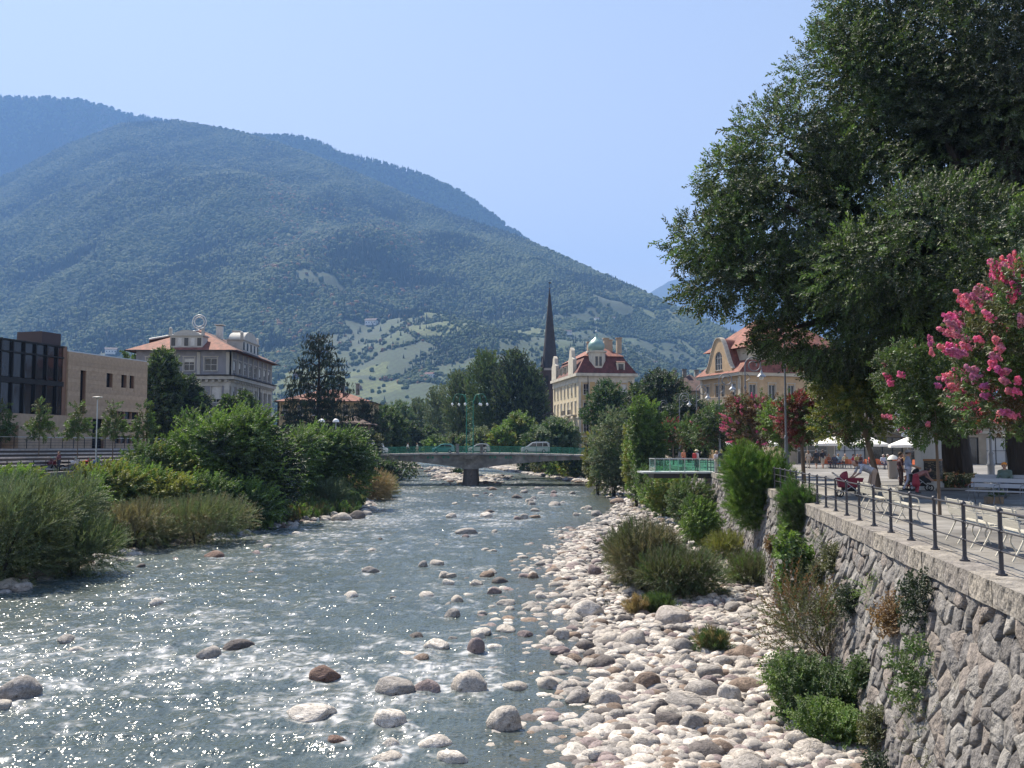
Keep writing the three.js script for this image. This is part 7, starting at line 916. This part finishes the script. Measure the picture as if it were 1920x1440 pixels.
person('fair-haired person in striped top standing beside the balcony entrance', S(1342, 73.5), PROM, 73.5, 0.6, { shirt: [0.5, 0.38, 0.38], stripe: [0.62, 0.58, 0.55], legs: [0.4, 0.38, 0.34], hair: [0.45, 0.32, 0.14], long: true, pose: 'arms', h: 1.68 });
person('person in black top and pale blue shorts by the balcony entrance', S(1351, 72), PROM, 72, 0.4, { shirt: [0.025, 0.025, 0.035], legs: [0.18, 0.36, 0.5], shorts: true, pose: 'arms', h: 1.78 });
person('person in white shirt with maroon backpack and cap on the promenade', S(1370, 70), PROM, 70, 2.9, { shirt: [0.7, 0.68, 0.66], legs: [0.2, 0.15, 0.12], pack: [0.14, 0.02, 0.05], cap: [0.4, 0.38, 0.35], shorts: true, pose: 'walk', h: 1.74 });
person('walker in beige clothes before the parasols', S(1514, 88), PROM, 88, 2.9, { shirt: [0.45, 0.36, 0.28], legs: [0.38, 0.32, 0.26], pose: 'walk', h: 1.64, hair: [0.2, 0.1, 0.05], long: true });
person('walker in black shirt and dark shorts before the parasols', S(1529, 88), PROM, 88, 3.2, { shirt: [0.02, 0.018, 0.025], legs: [0.06, 0.055, 0.05], shorts: true, pose: 'walk', h: 1.72 });
person('walker in black shirt and pale shorts before the parasols', S(1541, 88.4), PROM, 88.4, 3.1, { shirt: [0.02, 0.018, 0.025], legs: [0.4, 0.36, 0.3], shorts: true, pose: 'walk', h: 1.74 });
person('person in wide grey hat, blue shirt and pale trousers pushing a stroller', S(1700, 43.6), PROM, 43.6, 1.35, { shirt: [0.26, 0.30, 0.42], legs: [0.46, 0.46, 0.56], hat: [0.34, 0.33, 0.34], pose: 'push', h: 1.78, res: 70 });
person('person in dark clothes beside the tan myrtle trunk', S(1686, 46.5), PROM, 46.5, 1.6, { shirt: [0.06, 0.02, 0.03], legs: [0.05, 0.03, 0.035], h: 1.7, res: 64 });
person('person in grey striped shirt bending over the maroon stroller', S(1632, 38.5), PROM, 38.5, -1.5, { shirt: [0.5, 0.5, 0.54], stripe: [0.3, 0.31, 0.36], legs: [0.42, 0.3, 0.22], shorts: true, pose: 'bend', h: 1.78, res: 72, hair: [0.12, 0.05, 0.03] });
person('child in red dress leaning forward beside the advertising column', S(1716, 41), PROM, 41, 1.5, { shirt: [0.3, 0.14, 0.13], legs: [0.30, 0.03, 0.05], skirt: true, pose: 'bend', h: 1.34, res: 64, hair: [0.03, 0.02, 0.02] });
person('person in green jacket and orange cap seated on the rear grey bench', S(1880, 37.4), PROM, 37.4, -0.7, { shirt: [0.09, 0.13, 0.11], legs: [0.06, 0.07, 0.1], sleeves: true, pose: 'sit', cap: [0.7, 0.25, 0.03], h: 1.74, res: 64 });
person('person in blue overalls beyond the elm trunk', S(1804, 62), PROM, 62, 0.3, { shirt: [0.12, 0.26, 0.52], legs: [0.10, 0.22, 0.46], sleeves: true, h: 1.72, hair: [0.4, 0.38, 0.36] });
person('person in dark clothes standing beside the motorbikes on the quay', S(113, 84), QUAY, 84, -0.5, { shirt: [0.1, 0.03, 0.04], legs: [0.03, 0.035, 0.06], h: 1.76, pose: 'arms' });
person('pedestrian in white top crossing the bridge', S(765, 162.5), deckY(S(765, 162.5)), 162.5, 1.5, { shirt: [0.65, 0.64, 0.62], legs: [0.03, 0.03, 0.05], pose: 'walk', res: 44, h: 1.74 });
person('second pedestrian in pale clothes on the bridge', S(783, 162.5), deckY(S(783, 162.5)), 162.5, -1.5, { shirt: [0.4, 0.42, 0.36], legs: [0.3, 0.28, 0.22], pose: 'walk', res: 44, h: 1.7 });
person('small distant walker in white beyond the glass balcony', S(1238, 104), PROM, 104, 0.5, { shirt: [0.6, 0.58, 0.6], legs: [0.1, 0.1, 0.15], res: 44, pose: 'walk' });
person('distant walker in orange top beyond the glass balcony', S(1281, 92), PROM, 92, 0.5, { shirt: [0.55, 0.2, 0.1], legs: [0.25, 0.03, 0.05], res: 44 });
[[1552, 90.3, [0.25, 0.1, 0.06], 'guest in rust top seated nearest the walkers'], [1570, 91.5, [0.18, 0.3, 0.42], 'guest in pale blue seated under the middle parasol'], [1583, 92.5, [0.3, 0.27, 0.18], 'guest in khaki seated under the middle parasol'], [1598, 88.6, [0.45, 0.04, 0.06], 'guest in red seated before the white panel'], [1612, 89, [0.12, 0.05, 0.04], 'guest in dark brown seated left of the tan trunk'], [1654, 85.4, [0.4, 0.42, 0.5], 'guest in pale shirt seated behind the litter bin'], [1692, 83.5, [0.5, 0.28, 0.1], 'guest in orange seated beside the advertising column'], [1545, 91.5, [0.5, 0.48, 0.45], 'guest in white seated behind the walkers'], [1563, 89, [0.06, 0.06, 0.09], 'guest in navy seated in front of the first café table'], [1606, 90.5, [0.35, 0.3, 0.12], 'guest in mustard seated before the white panel'], [1630, 89.2, [0.4, 0.05, 0.04], 'guest in scarlet seated right of the tan trunk'], [1662, 87, [0.1, 0.16, 0.1], 'guest in dark green seated behind the litter bin']].forEach(([px, d, c, l], i) => person(l, S(px, d), PROM, d, [0.4, 2.6, -0.6, 1.2, -1.4, 0.2, -0.8, 0.9, 2.9, -0.3, 1.7, 0.6][i], { shirt: c, legs: [0.08, 0.08, 0.12], pose: 'sit', res: 44, group: 'café guests', hair: [[0.05, 0.03, 0.02], [0.3, 0.2, 0.1], [0.4, 0.38, 0.36]][i % 3] }));
function stroller(label, x, d, turn, col) { const s = thing('stroller', label, 'stroller', x, PROM, -d, turn), f = std(...col, 0.8, { side: THREE.DoubleSide }); part('hood', new THREE.SphereGeometry(0.3, 14, 8, 0, Math.PI, 0, 1.7).rotateY(Math.PI).scale(0.85, 1, 1).translate(0, 0.72, -0.05), f, s); part('carrycot', extrude([[-0.34, 0.42], [0.4, 0.42], [0.5, 0.72], [-0.4, 0.72]], 0.4, 0.04).translate(0, 0, -0.2).rotateY(-Math.PI / 2), f, s); for (const [a, b] of [[-0.26, 0.4], [0.26, 0.4], [-0.26, -0.36], [0.26, -0.36]]) part('wheel', new THREE.TorusGeometry(0.12, 0.025, 6, 16).rotateY(Math.PI / 2).translate(a, 0.15, b), M.rubber, s); part('chassis', merge([bar(V(-0.26, 0.15, 0.4), V(-0.24, 0.95, -0.58), 0.015), bar(V(0.26, 0.15, 0.4), V(0.24, 0.95, -0.58), 0.015), bar(V(-0.26, 0.15, -0.36), V(-0.22, 0.5, 0.2), 0.015), bar(V(0.26, 0.15, -0.36), V(0.22, 0.5, 0.2), 0.015)]), M.zinc, s); part('handle', bar(V(-0.24, 0.95, -0.58), V(0.24, 0.95, -0.58), 0.02), M.dark, s); part('basket', box(0.36, 0.16, 0.5, 0, 0.3, 0), M.black, s); }
stroller('maroon stroller beside the white benches', S(1588, 38), 38, 1.4, [0.16, 0.015, 0.03]); stroller('black stroller pushed by the hat wearer', S(1721, 43.3), 43.3, 1.4, [0.012, 0.012, 0.014]);

renderer.render(scene, camera);
